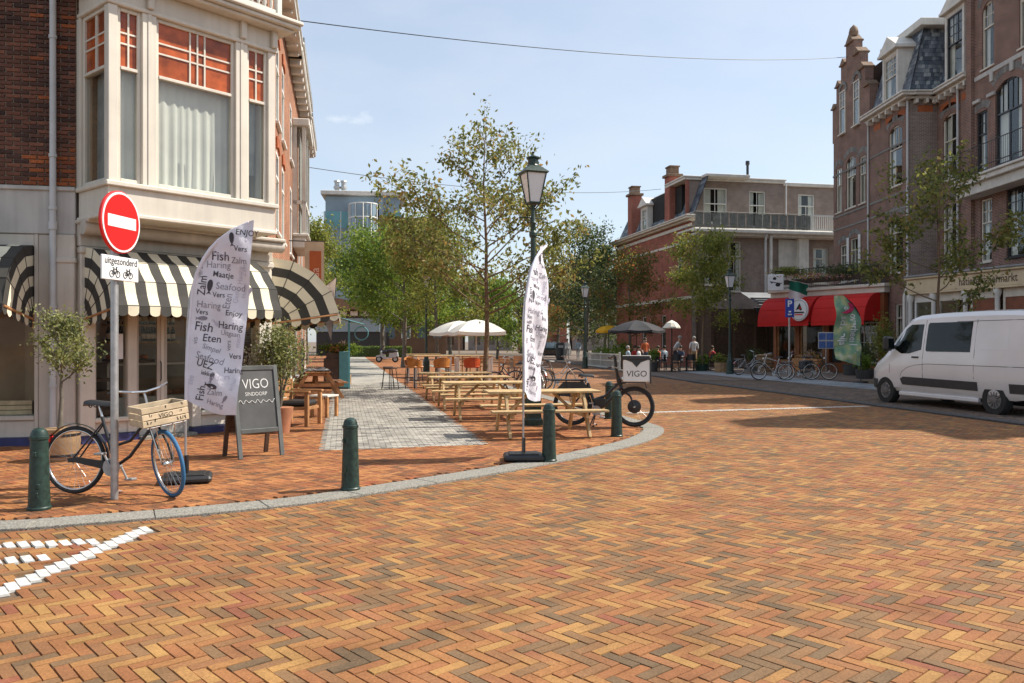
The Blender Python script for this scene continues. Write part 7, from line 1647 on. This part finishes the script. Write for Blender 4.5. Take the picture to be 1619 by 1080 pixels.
def on_side(mb, side, poly, off=.006, s_=1, sub=5):
    """thin panel following the flank; poly in x, z"""
    pts = []
    for (a, b), (c, d) in zip(poly, poly[1:] + poly[:1]):
        for i in range(sub): q = i / sub; pts.append((a + (c - a) * q, b + (d - b) * q))
    cx = sum(p[0] for p in pts) / len(pts); cz = sum(p[1] for p in pts) / len(pts); P3 = lambda x, z: (x, s_ * (side(x, z) + off), z)
    k = len(pts); vs = [P3(*p) for p in pts] + [P3(p[0] + (cx - p[0]) * .5, p[1] + (cz - p[1]) * .5) for p in pts] + [P3(cx, cz)]
    f = [(i, (i + 1) % k, k + (i + 1) % k, k + i) for i in range(k)] + [(k + i, k + (i + 1) % k, 2 * k) for i in range(k)]
    vs += [(x, y - s_ * .012, z) for x, y, z in vs[:k]]; f += [(i, (i + 1) % k, 2 * k + 1 + (i + 1) % k, 2 * k + 1 + i) for i in range(k)]
    return mb.add(vs, f)
def road_wheel(t, F, x, y, r, w=.21, cap=True):
    mb = MB(F); s_ = 1 if y > 0 else -1; ys = [(r * .60, -w / 2), (r * .96, -w / 2), (r, -w / 2 + .03), (r, w / 2 - .03), (r * .96, w / 2), (r * .62, w / 2), (r * .58, w / 2 - .03)]
    mb.lathe(ys, 32, (x, y, r), 'y'); wl_ = mb.build('wheel', M['rubber'], t, sharp=40)
    mb = MB(F); yo = y + s_ * (w / 2 - .022); n = 12
    mb.lathe([(r * .60, -.01), (r * .58, .012), (r * .5, .0)], 28, (x, yo, r), 'y')
    for i in range(n): q = 2 * pi * i / n; mb.beam((x + .06 * cos(q), yo + s_ * .012, r + .06 * sin(q)), (x + r * .56 * cos(q), yo + s_ * .004, r + r * .56 * sin(q)), .03, .02, up=(0, 1, 0))
    mb.lathe([(.075, -.01), (.07, .02), (.0, .026)] if s_ > 0 else [(.0, -.026), (.07, -.02), (.075, .01)], 16, (x, yo + s_ * .005, r), 'y'); mb.build('hubcap', M['hubcap'], wl_, sharp=30)
hd_ = Vector((-.191, .982, 0)); Fv = frame(11.38, 17.97, .0, atan2(hd_.y, hd_.x)); FvL = Fv
vn = thing('van', 'white panel van with dark side trim parked at the dark kerb, seen from its side', 'van', Fv)
st_ = [(-1.02, .48, 1.15, 2.16, .88, .93, .80), (-.97, .40, 1.15, 2.25, .95, .99, .86), (-.5, .34, 1.15, 2.29, .97, 1.02, .88), (.6, .34, 1.15, 2.31, .97, 1.02, .88), (1.9, .34, 1.15, 2.30, .97, 1.02, .88), (2.55, .34, 1.15, 2.27, .97, 1.02, .86), (2.95, .34, 1.15, 2.19, .97, 1.01, .82), (3.25, .34, 1.15, 1.98, .97, 1.0, .80),
       (3.62, .34, 1.10, 1.60, .96, .99, .82), (3.86, .34, 1.02, 1.37, .95, .97, .82), (4.12, .32, .95, 1.22, .92, .93, .78), (4.34, .30, .85, 1.07, .84, .85, .66), (4.47, .30, .75, .92, .72, .72, .50), (4.52, .36, .66, .78, .58, .58, .40)]
mb, side, rings = loft(st_, Fv); bo = mb.build('body', M['van'], vn, sharp=28)
cut(bo, [(0, .34, .42, .62, 1.2), (0, .34, .42, -1.2, -.62), (3.68, .34, .42, .62, 1.2), (3.68, .34, .42, -1.2, -.62)], Fv, Matrix())
mb = MB(Fv); mb.box(-.95, 4.2, -.60, .60, .22, .9); 
for x in (0, 3.68): mb.box(x - .45, x + .45, -.80, .80, .30, .80)
mb.build('underbody', M['black'], vn, smooth=False)
for x in (0, 3.68):
    for y in (-.88, .88): road_wheel(vn, Fv, x, y, .345)
for s_ in (1, -1):
    mb = MB(Fv); on_side(mb, side, [(2.30, 1.40), (2.30, 2.02), (2.80, 2.02), (3.05, 1.90), (3.40, 1.55), (3.46, 1.44), (3.05, 1.30), (2.75, 1.30)], .007, s_); mb.build('door_window', M['carglass'], vn, sharp=60)
    mb = MB(Fv); on_side(mb, side, [(.68, 1.36), (.68, 2.05), (2.10, 2.05), (2.14, 2.0), (2.14, 1.40), (2.1, 1.36)], .007, s_); mb.build('side_window', M['carglass'], vn, sharp=60)
    for a, b in ((.62, -.40), (-.45, -.93)):
        mb = MB(Fv); on_side(mb, side, [(b, 1.42), (b, 2.0), (a - .04, 2.0), (a - .04, 1.42)], .004, s_); mb.build('side_panel', M['van'], vn, sharp=60)
    mb = MB(Fv); on_side(mb, side, [(.46, .50), (.46, .70), (2.95, .72), (3.08, .66), (3.0, .52)], .014, s_, 8); on_side(mb, side, [(-.98, .50), (-.98, .70), (-.45, .70), (-.45, .50)], .014, s_); mb.build('rubbing_strip', M['trim'], vn, sharp=60)
    mb = MB(Fv); L = lambda pts, r=.006: mb.tube([(x, s_ * (side(x, z) + .001), z) for x, z in pts], r, 4)
    L([(2.22, z) for z in (.42, .6, .8, 1.0, 1.2, 1.4, 1.6, 1.8, 2.0, 2.12)]); L([(.55, z) for z in (.76, 1.0, 1.3, 1.6, 1.9, 2.1)]); L([(-.92 + i * .3, 1.06) for i in range(11)]); L([(2.08, 1.06), (2.5, 1.02), (2.8, .95), (3.0, .84), (3.08, .72), (3.0, .6)], .005); L([(3.5, z) for z in (.8, 1.0, 1.2, 1.35)]); L([(-.92 + i * .3, 2.06) for i in range(8)])
    mb.build('panel_gap', M['trim'], vn, smooth=False)
    mb = MB(Fv); y = s_ * (side(2.45, 1.22) + .015); mb.box(2.36, 2.60, y - .018, y + .018, 1.195, 1.235, .01); mb.build('door_handle', M['trim'], vn)
    mb = MB(Fv); y = s_ * 1.0; mb.box(3.28, 3.46, y, y + s_ * .26, 1.36, 1.74, .06); mb.tube([(3.3, y - s_ * .05, 1.45), (3.36, y + s_ * .1, 1.5)], .05, 8); mr_ = mb.build('wing_mirror', M['black'], vn)
    mb = MB(Fv); mb.box(3.23, 3.285, y + s_ * .03, y + s_ * .23, 1.40, 1.70, .02); mb.build('mirror_glass', M['carglass'], mr_)
    mb = MB(Fv); on_side(mb, side, [(4.05, .82), (4.02, 1.02), (4.18, 1.06), (4.36, .93), (4.38, .82)], .008, s_); mb.build('headlight', M['lampglass'], vn, sharp=60)
    mb = MB(Fv); on_side(mb, side, [(4.08, .36), (4.04, .62), (4.36, .64), (4.44, .42)], .02, s_); mb.build('bumper_corner', M['trim'], vn, sharp=60)
    mb = MB(Fv); mb.box(.5, 3.2, s_ * .90 - .05, s_ * .90 + .05, .24, .34, .02); mb.build('sill', M['van'], vn)
mb = MB(Fv); mb.grid(lambda u, v: Vector((3.0 + .84 * v, -.70 + 1.40 * u, 2.17 + .012 - .80 * v - .0 + .02 * (1 - (2 * u - 1) ** 2))), 8, 6); mb.build('windscreen', M['carglass'], vn, sharp=60)
mb = MB(Fv); mb.box(4.40, 4.55, -.62, .62, .36, .62, .05); mb.build('front_bumper', M['trim'], vn)
mb = MB(Fv); [mb.box(-1.035, -1.01, y - .08, y + .08, .95, 1.5, .01) for y in (-.85, .85)]; mb.build('tail_lights', M['red_sign'], vn)
# dark car far up the street
Fc = frame(3.45, 80, 0, radians(160)); cv = thing('parked_car', 'dark estate car standing across the far end of the street behind the slim flag', 'car', Fc)
sc = [(-2.2, .40, .8, .95, .75, .78, .6), (-2.1, .30, .85, 1.05, .85, .87, .66), (-1.75, .26, .9, 1.42, .88, .90, .60), (-1.0, .26, .92, 1.56, .89, .92, .62), (.2, .26, .92, 1.55, .89, .92, .62), (.75, .26, .92, 1.35, .89, .91, .62), (1.15, .26, .9, 1.03, .88, .9, .68), (1.9, .28, .82, .93, .84, .86, .62), (2.2, .34, .66, .76, .7, .7, .5)]
mb, sd2, _ = loft(sc, Fc); o = mb.build('body', M['suv'], cv, sharp=30); cut(o, [(x, .33, .38, s_ * .9 - .3, s_ * .9 + .3) for x in (-1.35, 1.4) for s_ in (-1, 1)], Fc, Matrix())
for x in (-1.35, 1.4):
    for y in (-.78, .78): road_wheel(cv, Fc, x, y, .33)
for s_ in (1, -1):
    for pl_ in ([(-1.7, .98), (-1.55, 1.38), (-1.0, 1.48), (-1.0, .98)], [(-.92, .98), (-.92, 1.48), (-.15, 1.48), (-.15, .98)], [(-.08, .98), (-.08, 1.48), (.3, 1.46), (.9, 1.0)]): mb = MB(Fc); on_side(mb, sd2, pl_, .008, s_); mb.build('window', M['glass_blue'], cv, sharp=60)
mb = MB(Fc); mb.box(-.9, .9, -.5, .5, .3, .9); mb.build('underbody', M['black'], cv); mb = MB(Fc); mb.grid(lambda u, v: Vector((.62 + .5 * v, -.55 + 1.1 * u, 1.43 - .37 * v)), 4, 3); mb.build('windscreen', M['glass_blue'], cv)
mb = MB(Fc); [mb.box(2.08, 2.2, y - .14, y + .14, .62, .74, .02) for y in (-.55, .55)]; mb.build('headlights', M['lampglass'], cv)
# motor scooter
Fs = frame(X(612, 62), 62, ZP, radians(178)); sc_ = thing('motor_scooter', 'grey motor scooter with black cover parked at the far end of the pale walk', 'scooter', Fs)
for x in (-.62, .62): mb = MB(Fs); mb.torus(.19, .06, (x, 0, .25), 24, 8); w_ = mb.build('wheel', M['rubber'], sc_); mb = MB(Fs); mb.lathe([(.14, -.03), (.14, .03)], 16, (x, 0, .25), 'y'); mb.build('rim', M['alu'], w_)
mb = MB(Fs); mb.prism([(-.85, .45), (-.2, .30), (.25, .28), (.42, .45), (.50, .85), (.42, .90), (.30, .50), (.2, .40), (-.15, .42), (-.2, .72), (-.8, .78)], -.17, .17); mb.prism([(.40, .45), (.86, .40), (.80, .52), (.5, .60)], -.08, .08); mb.build('body', mat('scooter_grey', (.42, .44, .46), .35, .1, 3), sc_)
mb = MB(Fs); mb.ball((-.35, 0, .86), .32, 12, 6, (1.5, .8, .62)); mb.ball((.1, 0, .80), .26, 10, 6, (1.1, .9, .7)); mb.build('seat_cover', M['black'], sc_)
mb = MB(Fs); mb.tube([(.45, 0, .8), (.40, 0, 1.02)], .03, 8); mb.tube([(.34, -.33, 1.06), (.40, 0, 1.02), (.34, .33, 1.06)], .02, 6); mb.ball((.5, 0, .92), .1, 8, 5); mb.tube([(.4, .28, 1.06), (.42, .36, 1.25)], .01, 5); mb.ball((.42, .37, 1.27), .06, 8, 5, (.4, 1, .7)); mb.build('handlebar', M['black'], sc_)

# ------------------------------------------------------------ people
SKIN = mat('skin', (.42, .25, .17), .6, .06, 8); HAIR = {'brown': mat('brown_hair', (.06, .035, .02), .7, .2, 20), 'grey': mat('grey_hair', (.34, .32, .30), .7, .2, 20), 'black': mat('black_hair', (.015, .013, .012), .6, .2, 20)}
def cloth(n, c): return mat(n, c, .85, .12, 6)
def person(label, F, top, legs, hair='brown', pose='stand', short=True, seed=1, h=1.75):
    rr = random.Random(seed); k = h / 1.75; shoes = M['black']
    j = {'pel': (0, 0, .96), 'wst': (0, 0, 1.08), 'che': (0, .01, 1.30), 'nkb': (0, .0, 1.46), 'nck': (0, -.01, 1.53), 'hd1': (0, -.02, 1.61), 'hd2': (0, -.02, 1.70)}
    st = rr.uniform(.04, .10)
    for s_, n in ((-1, 'l'), (1, 'r')):
        j['sh' + n] = (.18 * s_, 0, 1.42); j['el' + n] = (.235 * s_, .02, 1.14); j['wr' + n] = (.22 * s_, -.10 - rr.uniform(0, .1), .93); j['ha' + n] = (.21 * s_, -.14, .84)
        j['hi' + n] = (.09 * s_, 0, .92); j['kn' + n] = (.10 * s_, -.02 - st * s_, .50); j['an' + n] = (.105 * s_, .02 - st * 1.2 * s_, .08); j['to' + n] = (.12 * s_, -.14 - st * 1.2 * s_, .035)
        if pose == 'sit': j['kn' + n] = (.12 * s_, -.43, .96); j['an' + n] = (.12 * s_, -.42, .53); j['to' + n] = (.13 * s_, -.57, .49); j['wr' + n] = (.14 * s_, -.30, 1.10); j['ha' + n] = (.10 * s_, -.37, 1.12); j['el' + n] = (.24 * s_, -.06, 1.16)
        if pose == 'lean': j['wr' + n] = (.16 * s_, -.36, 1.02); j['ha' + n] = (.13 * s_, -.43, .98)
    if pose == 'lean':
        for q in ('che', 'nkb', 'nck', 'hd1', 'hd2', 'shl', 'shr'): x, y, z = j[q]; j[q] = (x, y - (z - 1.0) * .35, z - .04)
    dz = -.46 if pose == 'sit' else 0
    R_ = {'pel': (.15, .11), 'wst': (.135, .10), 'che': (.16, .11), 'nkb': (.10, .08), 'nck': (.055, .055), 'hd1': (.082, .098), 'hd2': (.078, .095), 'sh': (.07, .07), 'el': (.043, .043), 'wr': (.030, .030), 'ha': (.036, .025), 'hi': (.095, .095), 'kn': (.062, .062), 'an': (.042, .042), 'to': (.038, .032)}
    E = [('pel', 'wst', 0), ('wst', 'che', 0), ('che', 'nkb', 0), ('nkb', 'nck', 2), ('nck', 'hd1', 2), ('hd1', 'hd2', 2)]
    for n in 'lr': E += [('nkb', 'sh' + n, 0), ('sh' + n, 'el' + n, 0), ('el' + n, 'wr' + n, 2 if short else 0), ('wr' + n, 'ha' + n, 2), ('pel', 'hi' + n, 1), ('hi' + n, 'kn' + n, 1), ('kn' + n, 'an' + n, 2 if short else 1), ('an' + n, 'to' + n, 3)]
    names = list(j); co = [Vector(j[n]) * k + Vector((0, 0, dz * k)) for n in names]; ix = {n: i for i, n in enumerate(names)}
    me = bpy.data.meshes.new('person'); me.from_pydata(co, [(ix[a], ix[b]) for a, b, _ in E], []); o = bpy.data.objects.new('person', me); COL.objects.link(o)
    sk = o.modifiers.new('s', 'SKIN'); sk.use_smooth_shade = True; o.modifiers.new('d', 'SUBSURF').levels = 2
    for n in names: r = R_.get(n) or R_[n[:2]]; v = me.skin_vertices[0].data[ix[n]]; v.radius = (r[0] * k, r[1] * k); v.use_root = n == 'pel'
    bpy.context.view_layer.update(); dg = bpy.context.evaluated_depsgraph_get(); m2 = bpy.data.meshes.new_from_object(o.evaluated_get(dg)); bpy.data.objects.remove(o)
    m2.materials.clear()
    for m in (top, legs, SKIN, shoes): m2.materials.append(m)
    segs = [(co[ix[a]], co[ix[b]], c) for a, b, c in E]
    for p in m2.polygons:
        c = p.center; best = 9; mi = 0
        for a, b, q in segs:
            d = b - a; t_ = max(0, min(1, (c - a).dot(d) / d.length_squared)); l = (c - a - d * t_).length
            if l < best: best, mi = l, q
        p.material_index = mi
    o = bpy.data.objects.new('person', m2); COL.objects.link(o); o.location = F.to_translation(); o.rotation_euler = F.to_euler(); WM[o.name] = F; tag(o, label, 'person')
    hz = 1.675 * k + dz * k; hy = co[ix['hd2']].y; mb = MB(F); mb.ball((0, hy + .015, hz + .015), .112 * k, 12, 7, (.88, 1.0, .9)); 
    me_ = mb; hb__ = me_.build('hair', HAIR[hair], o); hb__.data.transform(Matrix.Translation((0, .02, .03)))
    mb = MB(F)
    for s_ in (-1, 1): mb.ball((.032 * s_, hy - .098 * k, hz - .02), .010, 6, 4)
    mb.build('eyes', M['print'], o)
    mb = MB(F); mb.ball((0, hy - .105 * k, hz - .055), .016, 6, 4, (.8, 1, 1.4)); [mb.ball((.088 * s_ * k, hy, hz - .05), .022, 6, 4, (.4, .7, 1.2)) for s_ in (-1, 1)]; mb.build('nose_and_ears', SKIN, o)
    return o
C = {n: cloth(n, c) for n, c in (('white_shirt', (.66, .66, .66)), ('pale_blue_shirt', (.40, .50, .58)), ('orange_shirt', (.55, .13, .04)), ('red_shirt', (.45, .04, .04)), ('tan_shorts', (.36, .25, .14)), ('dark_trousers', (.03, .03, .04)), ('denim', (.06, .09, .16)), ('grey_trousers', (.3, .3, .3)))}
person('person in white shirt and tan shorts standing with back turned by the slim street tree', frame(X(1097, 47), 47, .02, radians(185)), C['white_shirt'], C['tan_shorts'], 'grey', seed=3, h=1.82)
person('person in white shirt leaning over a cafe table under the white lantern', frame(X(1068, 45), 45, .02, radians(60)), C['white_shirt'], C['dark_trousers'], 'grey', 'lean', seed=4, h=1.85)
person('person in orange shirt standing under the black parasol', frame(X(1020, 47), 47, .02, radians(20)), C['orange_shirt'], C['denim'], 'brown', seed=5)
person('seated person in pale blue shirt behind the white lattice fence', frame(X(993, 46), 46, .02, radians(100)), C['pale_blue_shirt'], C['dark_trousers'], 'grey', 'sit', seed=6)
person('seated person in red shirt at the cafe table behind the delivery box', frame(X(1004, 48), 48, .02, radians(30)), C['red_shirt'], C['denim'], 'black', 'sit', seed=7)
person('seated person in orange shirt next to the white lantern', frame(X(1040, 46.5), 46.5, .02, radians(-60)), C['orange_shirt'], C['dark_trousers'], 'brown', 'sit', seed=8)
person('person in white clothes walking far up the street, beside the dark car', frame(X(897, 74), 74, .02, radians(10)), C['white_shirt'], C['grey_trousers'], 'brown', short=False, seed=9)
person('person in pale blue walking far up the street, next to the person in white', frame(X(914, 72), 72, .02, radians(-20)), C['pale_blue_shirt'], C['grey_trousers'], 'black', short=False, seed=10)

for u, Y, a, tp, hr, lab, sd_ in ((1010, 44.8, 70, 'white_shirt', 'brown', 'seated person in white shirt in front of the black parasol', 21), (1076, 48.5, -40, 'denim', 'black', 'seated person in dark blue behind the white lantern', 22), (1126, 45.8, 120, 'red_shirt', 'brown', 'seated person in dark red behind the slim street tree', 23), (978, 49.5, 150, 'dark_trousers', 'grey', 'seated person in black beneath the yellow parasol', 24), (1050, 47.6, 200, 'pale_blue_shirt', 'black', 'seated person in pale blue left of the white lantern', 25)):
    person(lab, frame(X(u, Y), Y, .02, radians(a)), C[tp], C['dark_trousers'], hr, 'sit', seed=sd_)
# ------------------------------------------------------------ the terrace across the road
cp_group = 'black cafe chairs on the terrace across the road'
def cafe_chair(label, F):
    t = thing('cafe_chair', label, 'chair', F, cp_group); m = M['blackm']
    for x in (-.2, .2):
        for y in (-.2, .2): mb = MB(F); mb.tube([(x, y, 0), (x, y, .9 if y > 0 else .46)], .014, 5); mb.build('leg', m, t)
    mb = MB(F); mb.box(-.23, .23, -.22, .22, .44, .47, .01); mb.build('seat', m, t); mb = MB(F); mb.grid(lambda u, v: Vector((-.21 + .42 * u, .21 + .05 * sin(u * pi), .58 + .32 * v)), 6, 2); mb.grid(lambda u, v: Vector((-.21 + .42 * u, .23 + .05 * sin(u * pi), .58 + .32 * v)), 6, 2); mb.build('backrest', m, t); return t
def cafe_table(label, F):
    t = thing('cafe_table', label, 'table', F, 'cafe tables on the terrace across the road'); mb = MB(F); mb.box(-.4, .4, -.4, .4, .72, .75, .01); mb.build('top', M['wood_dark'], t); mb = MB(F); mb.tube([(0, 0, .02), (0, 0, .72)], .035, 8); mb.build('leg', M['blackm'], t); mb = MB(F); mb.lathe([(.25, 0), (.22, .03), (.04, .05)], 12); mb.build('foot', M['blackm'], t); return t
spots = [(1062, 43.5, 'at the front edge of the terrace, right of the delivery box'), (1085, 44.2, 'beside the person in tan shorts'), (1030, 45.5, 'behind the white VIGO delivery box'), (1120, 45.5, 'behind the slim street tree'), (1005, 49.5, 'under the black parasol')]
for i, (u, Y, w_) in enumerate(spots):
    F = frame(X(u, Y), Y, ZP, i * .3)
    if i == 0: tb = cafe_table('dark cafe table ' + w_, F); chp = None
    else: dup(tb, F, 'dark cafe table ' + w_)
    for q, (dx, dy, a, sd_) in enumerate(((-.6, -.1, -100, 'on its street end side'), (.62, 0, 80, 'on its shop side'), (.1, -.62, 180, 'on its near side'))):
        lab = 'black cafe chair of the table %s, %s' % (w_, sd_); lab = ' '.join(lab.split()[:99])
        lab = {0: 'front edge table, right of the delivery box', 1: 'table beside the person in tan shorts', 2: 'table behind the delivery box', 3: 'table behind the slim street tree', 4: 'table under the black parasol'}[i]; lab = 'black cafe chair %s at the %s' % (('left', 'right', 'in front')[q], lab)
        F2_ = frame(X(u, Y) + dx, Y + dy, ZP, radians(a) + R.uniform(-.3, .3))
        if chp is None: chp = cafe_chair(lab, F2_)
        else: dup(chp, F2_, lab)
parasol('black parasol over the terrace across the road', frame(X(1006, 49), 49, ZP), M['parasol_black'], 2.25, 1.75, 8, rise=.6)
parasol('small yellow parasol beside the dark trees across the road', frame(X(962, 53), 53, ZP), M['yellow'], 2.3, .85, 8, rise=.32)
F = frame(X(1062, 46), 46, ZP); ln = thing('parasol', 'small white scalloped parasol on a black pole among the cafe tables', 'parasol', F); mb = MB(F); mb.tube([(0, 0, 0), (0, 0, 2.7)], .04, 8); mb.build('pole', M['blackm'], ln); mb = MB(F); mb.lathe([(.50, 2.32), (.48, 2.40), (.30, 2.62), (.05, 2.76), (.0, 2.78)], 10); mb.build('canopy', M['parasol'], ln, sharp=20)
# white lattice fence with plants
FF_ = [(4.75, 54.0), (5.4, 50.0), (6.05, 46.2)]
fn_ = thing('lattice_fence', 'low white lattice fence panels round the terrace, left of the delivery box', 'fence', frame(FF_[0][0], FF_[0][1], ZP))
for (a, b), (c, d) in zip(FF_[:-1], FF_[1:]):
    n = 2
    for q in range(n):
        A_ = Vector((a + (c - a) * q / n, b + (d - b) * q / n, ZP)); B_ = Vector((a + (c - a) * (q + 1) / n, b + (d - b) * (q + 1) / n, ZP)); mb = MB()
        mb.beam(A_ + Vector((0, 0, .06)), B_ + Vector((0, 0, .06)), .05, .07); mb.beam(A_ + Vector((0, 0, .84)), B_ + Vector((0, 0, .84)), .05, .07); mb.beam(A_ + Vector((0, 0, .45)), B_ + Vector((0, 0, .45)), .05, .05)
        for i in range(9): e = A_.lerp(B_, (i + .5) / 9); mb.beam(e + Vector((0, 0, .06)), e + Vector((0, 0, .84)), .04, .04, up=(1, 0, 0))
        mb.build('fence_panel', M['offwhite'], fn_, smooth=False)
    for e in (Vector((a, b, ZP)),) + ((Vector((c, d, ZP)),) if c > 6 else ()): mb = MB(); mb.box(e.x - .05, e.x + .05, e.y - .05, e.y + .05, 0, 1.0, .01); mb.build('post', M['offwhite'], fn_)
F = frame(5.9, 50.5, ZP, radians(-80)); pl_ = thing('planter_box', 'long planter of leafy plants behind the white lattice fence', 'planter', F); mb = MB(F); mb.box(-3.2, 3.2, -.2, .2, 0, .7, .02); mb.build('box', M['wood_dark'], pl_); blob_plant(pl_, F, (0, 0, .95), 1.0, .35, 100, .1, M['leaf_green'], 1, 'foliage')
rs_ = np.random.RandomState(8); Cq = np.stack([rs_.uniform(-3.2, 3.2, 1500), rs_.normal(0, .16, 1500), .7 + np.abs(rs_.normal(0, .32, 1500))], 1); link('plants', leaves_mesh('plants', Cq, .13, 5, M['leaf_green']), pl_)
# litter bin far up
F = frame(X(886, 70), 70, ZP); lb_ = thing('litter_bin', 'dark litter bin beside the dark car far up the street', 'bin', F); mb = MB(F); mb.lathe([(.35, 0), (.42, 1.3), (.36, 1.42), (.3, 1.5)], 12); mb.build('body', M['black'], lb_); mb = MB(F); mb.box(-.2, .2, -.45, -.3, 1.05, 1.25); mb.build('slot', M['alu'], lb_)
# parking sign and the bicycles beneath it
F = frame(X(1248, 35.5), 35.5, ZP, radians(-4)); pk = thing('parking_sign', 'blue parking sign with white P on a pole in front of the red awning', 'sign', F); mb = MB(F); mb.tube([(0, 0, 0), (0, 0, 3.42)], .04, 8); mb.build('pole', M['alu'], pk)
mb = MB(F); mb.box(-.19, .19, -.07, -.045, 2.62, 3.42, .02); pq = mb.build('plate', mat('sign_blue', (.02, .055, .34), .4, .05, 3), pk); mb = MB(F); text_on(mb, 'P', .38, lambda a, b: (a, -.073, b), at=(0, 3.08), center=True, bold=.03); mb.tube([(-.08, -.073, 2.74), (.08, -.073, 2.74)], .035, 6); mb.tube([(-.05, -.073, 2.86), (.05, -.073, 2.86)], .04, 6); mb.build('symbol', M['white_sign'], pq, smooth=False)
for i, (u, Y, a, m, lab, le) in enumerate(((1222, 33.4, 172, 'alu', 'silver bicycle parked under the blue parking sign, its front wheel toward the terrace', .12), (1262, 33.9, 165, 'blackm', 'black bicycle leaning on the silver one under the parking sign', .14), (1276, 34.8, -60, 'blackm', 'black bicycle with grey panniers behind the parking sign', .05), (1168, 38.6, 20, 'alu', 'grey bicycle parked behind the street lamp before the red awnings', .08))):
    F = frame(X(u, Y) + (.55 if i < 2 else 0), Y, ZP, radians(a)); t, _ = bicycle('parked_bicycle', lab, F, steer=(.3, -.2, .5, -.3)[i], frame_m=M[m], group='bicycles parked before the red awnings', lean=le, low=i != 0)
    if i == 2:
        for s_ in (-1, 1): mb = MB(wm(t)); mb.box(-.25, .12, s_ * .10, s_ * .24, .42, .78, .04); mb.build('pannier', M['trim'], t)
# green feather flag
F = frame(X(1361, 31.5), 31.5, ZP, radians(183)); gf_ = thing('feather_flag', 'green printed feather flag with pink oval between red awning and van', 'flag', F); z0, z1 = H(578, 31.5), H(466, 31.5)
wv = lambda a, b: .10 * sin(b * 3.1) * (a / .9) + .05 * sin(b * 6 + a * 6)
tb_ = lambda v: z0 + (z1 - z0) * v
edge_ = lambda z: max(0, (z - (z1 - 1.1)) / 1.1) ** 2.2 * .72
cl = lambda u, v: (lambda z, e: Vector((e + (1.02 - e - .12 * (1 - v) * 0) * u, wv(u * .9, z), z + .28 * (u - .0) * (1 - v))))(tb_(v), edge_(tb_(v)))
M['gflag'] = mat_leaf('green_flag_print', [(0, (.05, .17, .06)), (1, (.10, .26, .12))], 0.0)
gm = bpy.data.materials.new('green_yellow_flag_print'); gm.use_nodes = True; N_ = gm.node_tree.nodes; tcx = N_.new('ShaderNodeTexCoord'); nzx = N_.new('ShaderNodeTexNoise'); nzx.inputs['Scale'].default_value = 2.6; nzx.inputs['Detail'].default_value = 3; rx = _ramp(gm.node_tree, [(.34, (.13, .28, .20)), (.48, (.24, .40, .26)), (.60, (.48, .50, .24)), (.72, (.62, .64, .58))])
gm.node_tree.links.new(tcx.outputs['Object'], nzx.inputs['Vector']); gm.node_tree.links.new(nzx.outputs['Fac'], rx.inputs['Fac']); gm.node_tree.links.new(rx.outputs['Color'], N_['Principled BSDF'].inputs['Base Color']); N_['Principled BSDF'].inputs['Roughness'].default_value = .75
mb = MB(F); mb.grid(cl, 12, 30); mb.grid(lambda u, v: cl(u, v) + Vector((0, -.01, 0)), 12, 30); mb.build('cloth', gm, gf_, sharp=80)
mb = MB(F); mb.tube([(0, 0, 0), (0, 0, z1 - 1.1)] + [(edge_(z), 0, z) for z in (z1 - .9, z1 - .7, z1 - .5, z1 - .3, z1 - .1, z1)], .022, 6); mb.build('pole', M['blackm'], gf_)
fnp = lambda a, b: Vector((-a, wv(-a, b) + .012, b))                     # seen from the -y side after the half turn
mb = MB(F); text_on(mb, 'overheerlijk', .42, fnp, rot=-pi / 2, at=(-.42, z1 - .70), bold=.02, squeeze=.74); text_on(mb, 'schepijs', .42, fnp, rot=-pi / 2, at=(-.82, z1 - .80), bold=.02, squeeze=.85); mb.build('lettering', M['white_sign'], gf_, smooth=False)
mb = MB(F); mb.add([fnp(-.62 + .34 * cos(2 * pi * i / 20), z1 - .48 + .22 * sin(2 * pi * i / 20)) for i in range(20)], [tuple(range(20))]); ov = mb.build('oval_print', mat('pink_print', (.55, .03, .12), .7, .1, 3), gf_, smooth=False)
mb = MB(F); text_on(mb, 'ijs', .22, lambda a, b: fnp(a, b) + Vector((0, .006, 0)), at=(-.62, z1 - .54), center=True, bold=.01); mb.build('lettering', M['white_sign'], ov, smooth=False)
mb = MB(F); mb.lathe([(.28, 0), (.26, .06), (.05, .08)], 14); mb.build('foot', M['blackm'], gf_)
# blue photo board
F = frame(X(1306, 41.5), 41.5, ZP, radians(-20)); bb_ = thing('menu_board', 'board with four blue panels on a post by the orange pillar', 'sign', F); mb = MB(F); mb.tube([(0, 0, 0), (0, 0, 1.3)], .03, 6); mb.box(-.3, .3, -.2, .2, 0, .04); mb.build('post', M['alu'], bb_); mb = MB(F); mb.box(-.38, .38, -.03, .02, 1.2, 2.05, .02); mb.build('board', M['stone'], bb_)
for x in (-.18, .18):
    for z in (1.42, 1.83): mb = MB(F); mb.box(x - .16, x + .16, -.042, -.031, z - .17, z + .17); mb.build('panel', mat('blue_print', (.05, .11, .32), .6, .3, 9), bb_)
# basket stand and boxes under the awning
F = frame(15.2, 42.2, ZP, angR); dk_ = thing('display_stand', 'wooden produce stand with green goods under the red awning', 'stand', F); mb = MB(F); mb.box(-.8, .8, -.3, .3, 0, .7, .02); mb.build('base', M['wood_red'], dk_); blob_plant(dk_, F, (0, 0, .9), .7, .2, 500, .12, M['flowers'], 55)
F = frame(13.4, 43.6, ZP, .3); wb_ = thing('wicker_barrel', 'brown wicker tub beside the restaurant corner', 'tub', F); mb = MB(F); mb.lathe([(.36, 0), (.46, .3), (.44, .85), (.38, .9)], 14); mb.build('body', M['barrel'], wb_); mb = MB(F); [mb.lathe([(.47, z), (.48, z + .03)], 14) for z in (.2, .4, .6, .8)]; mb.build('hoops', M['wood_dark'], wb_)
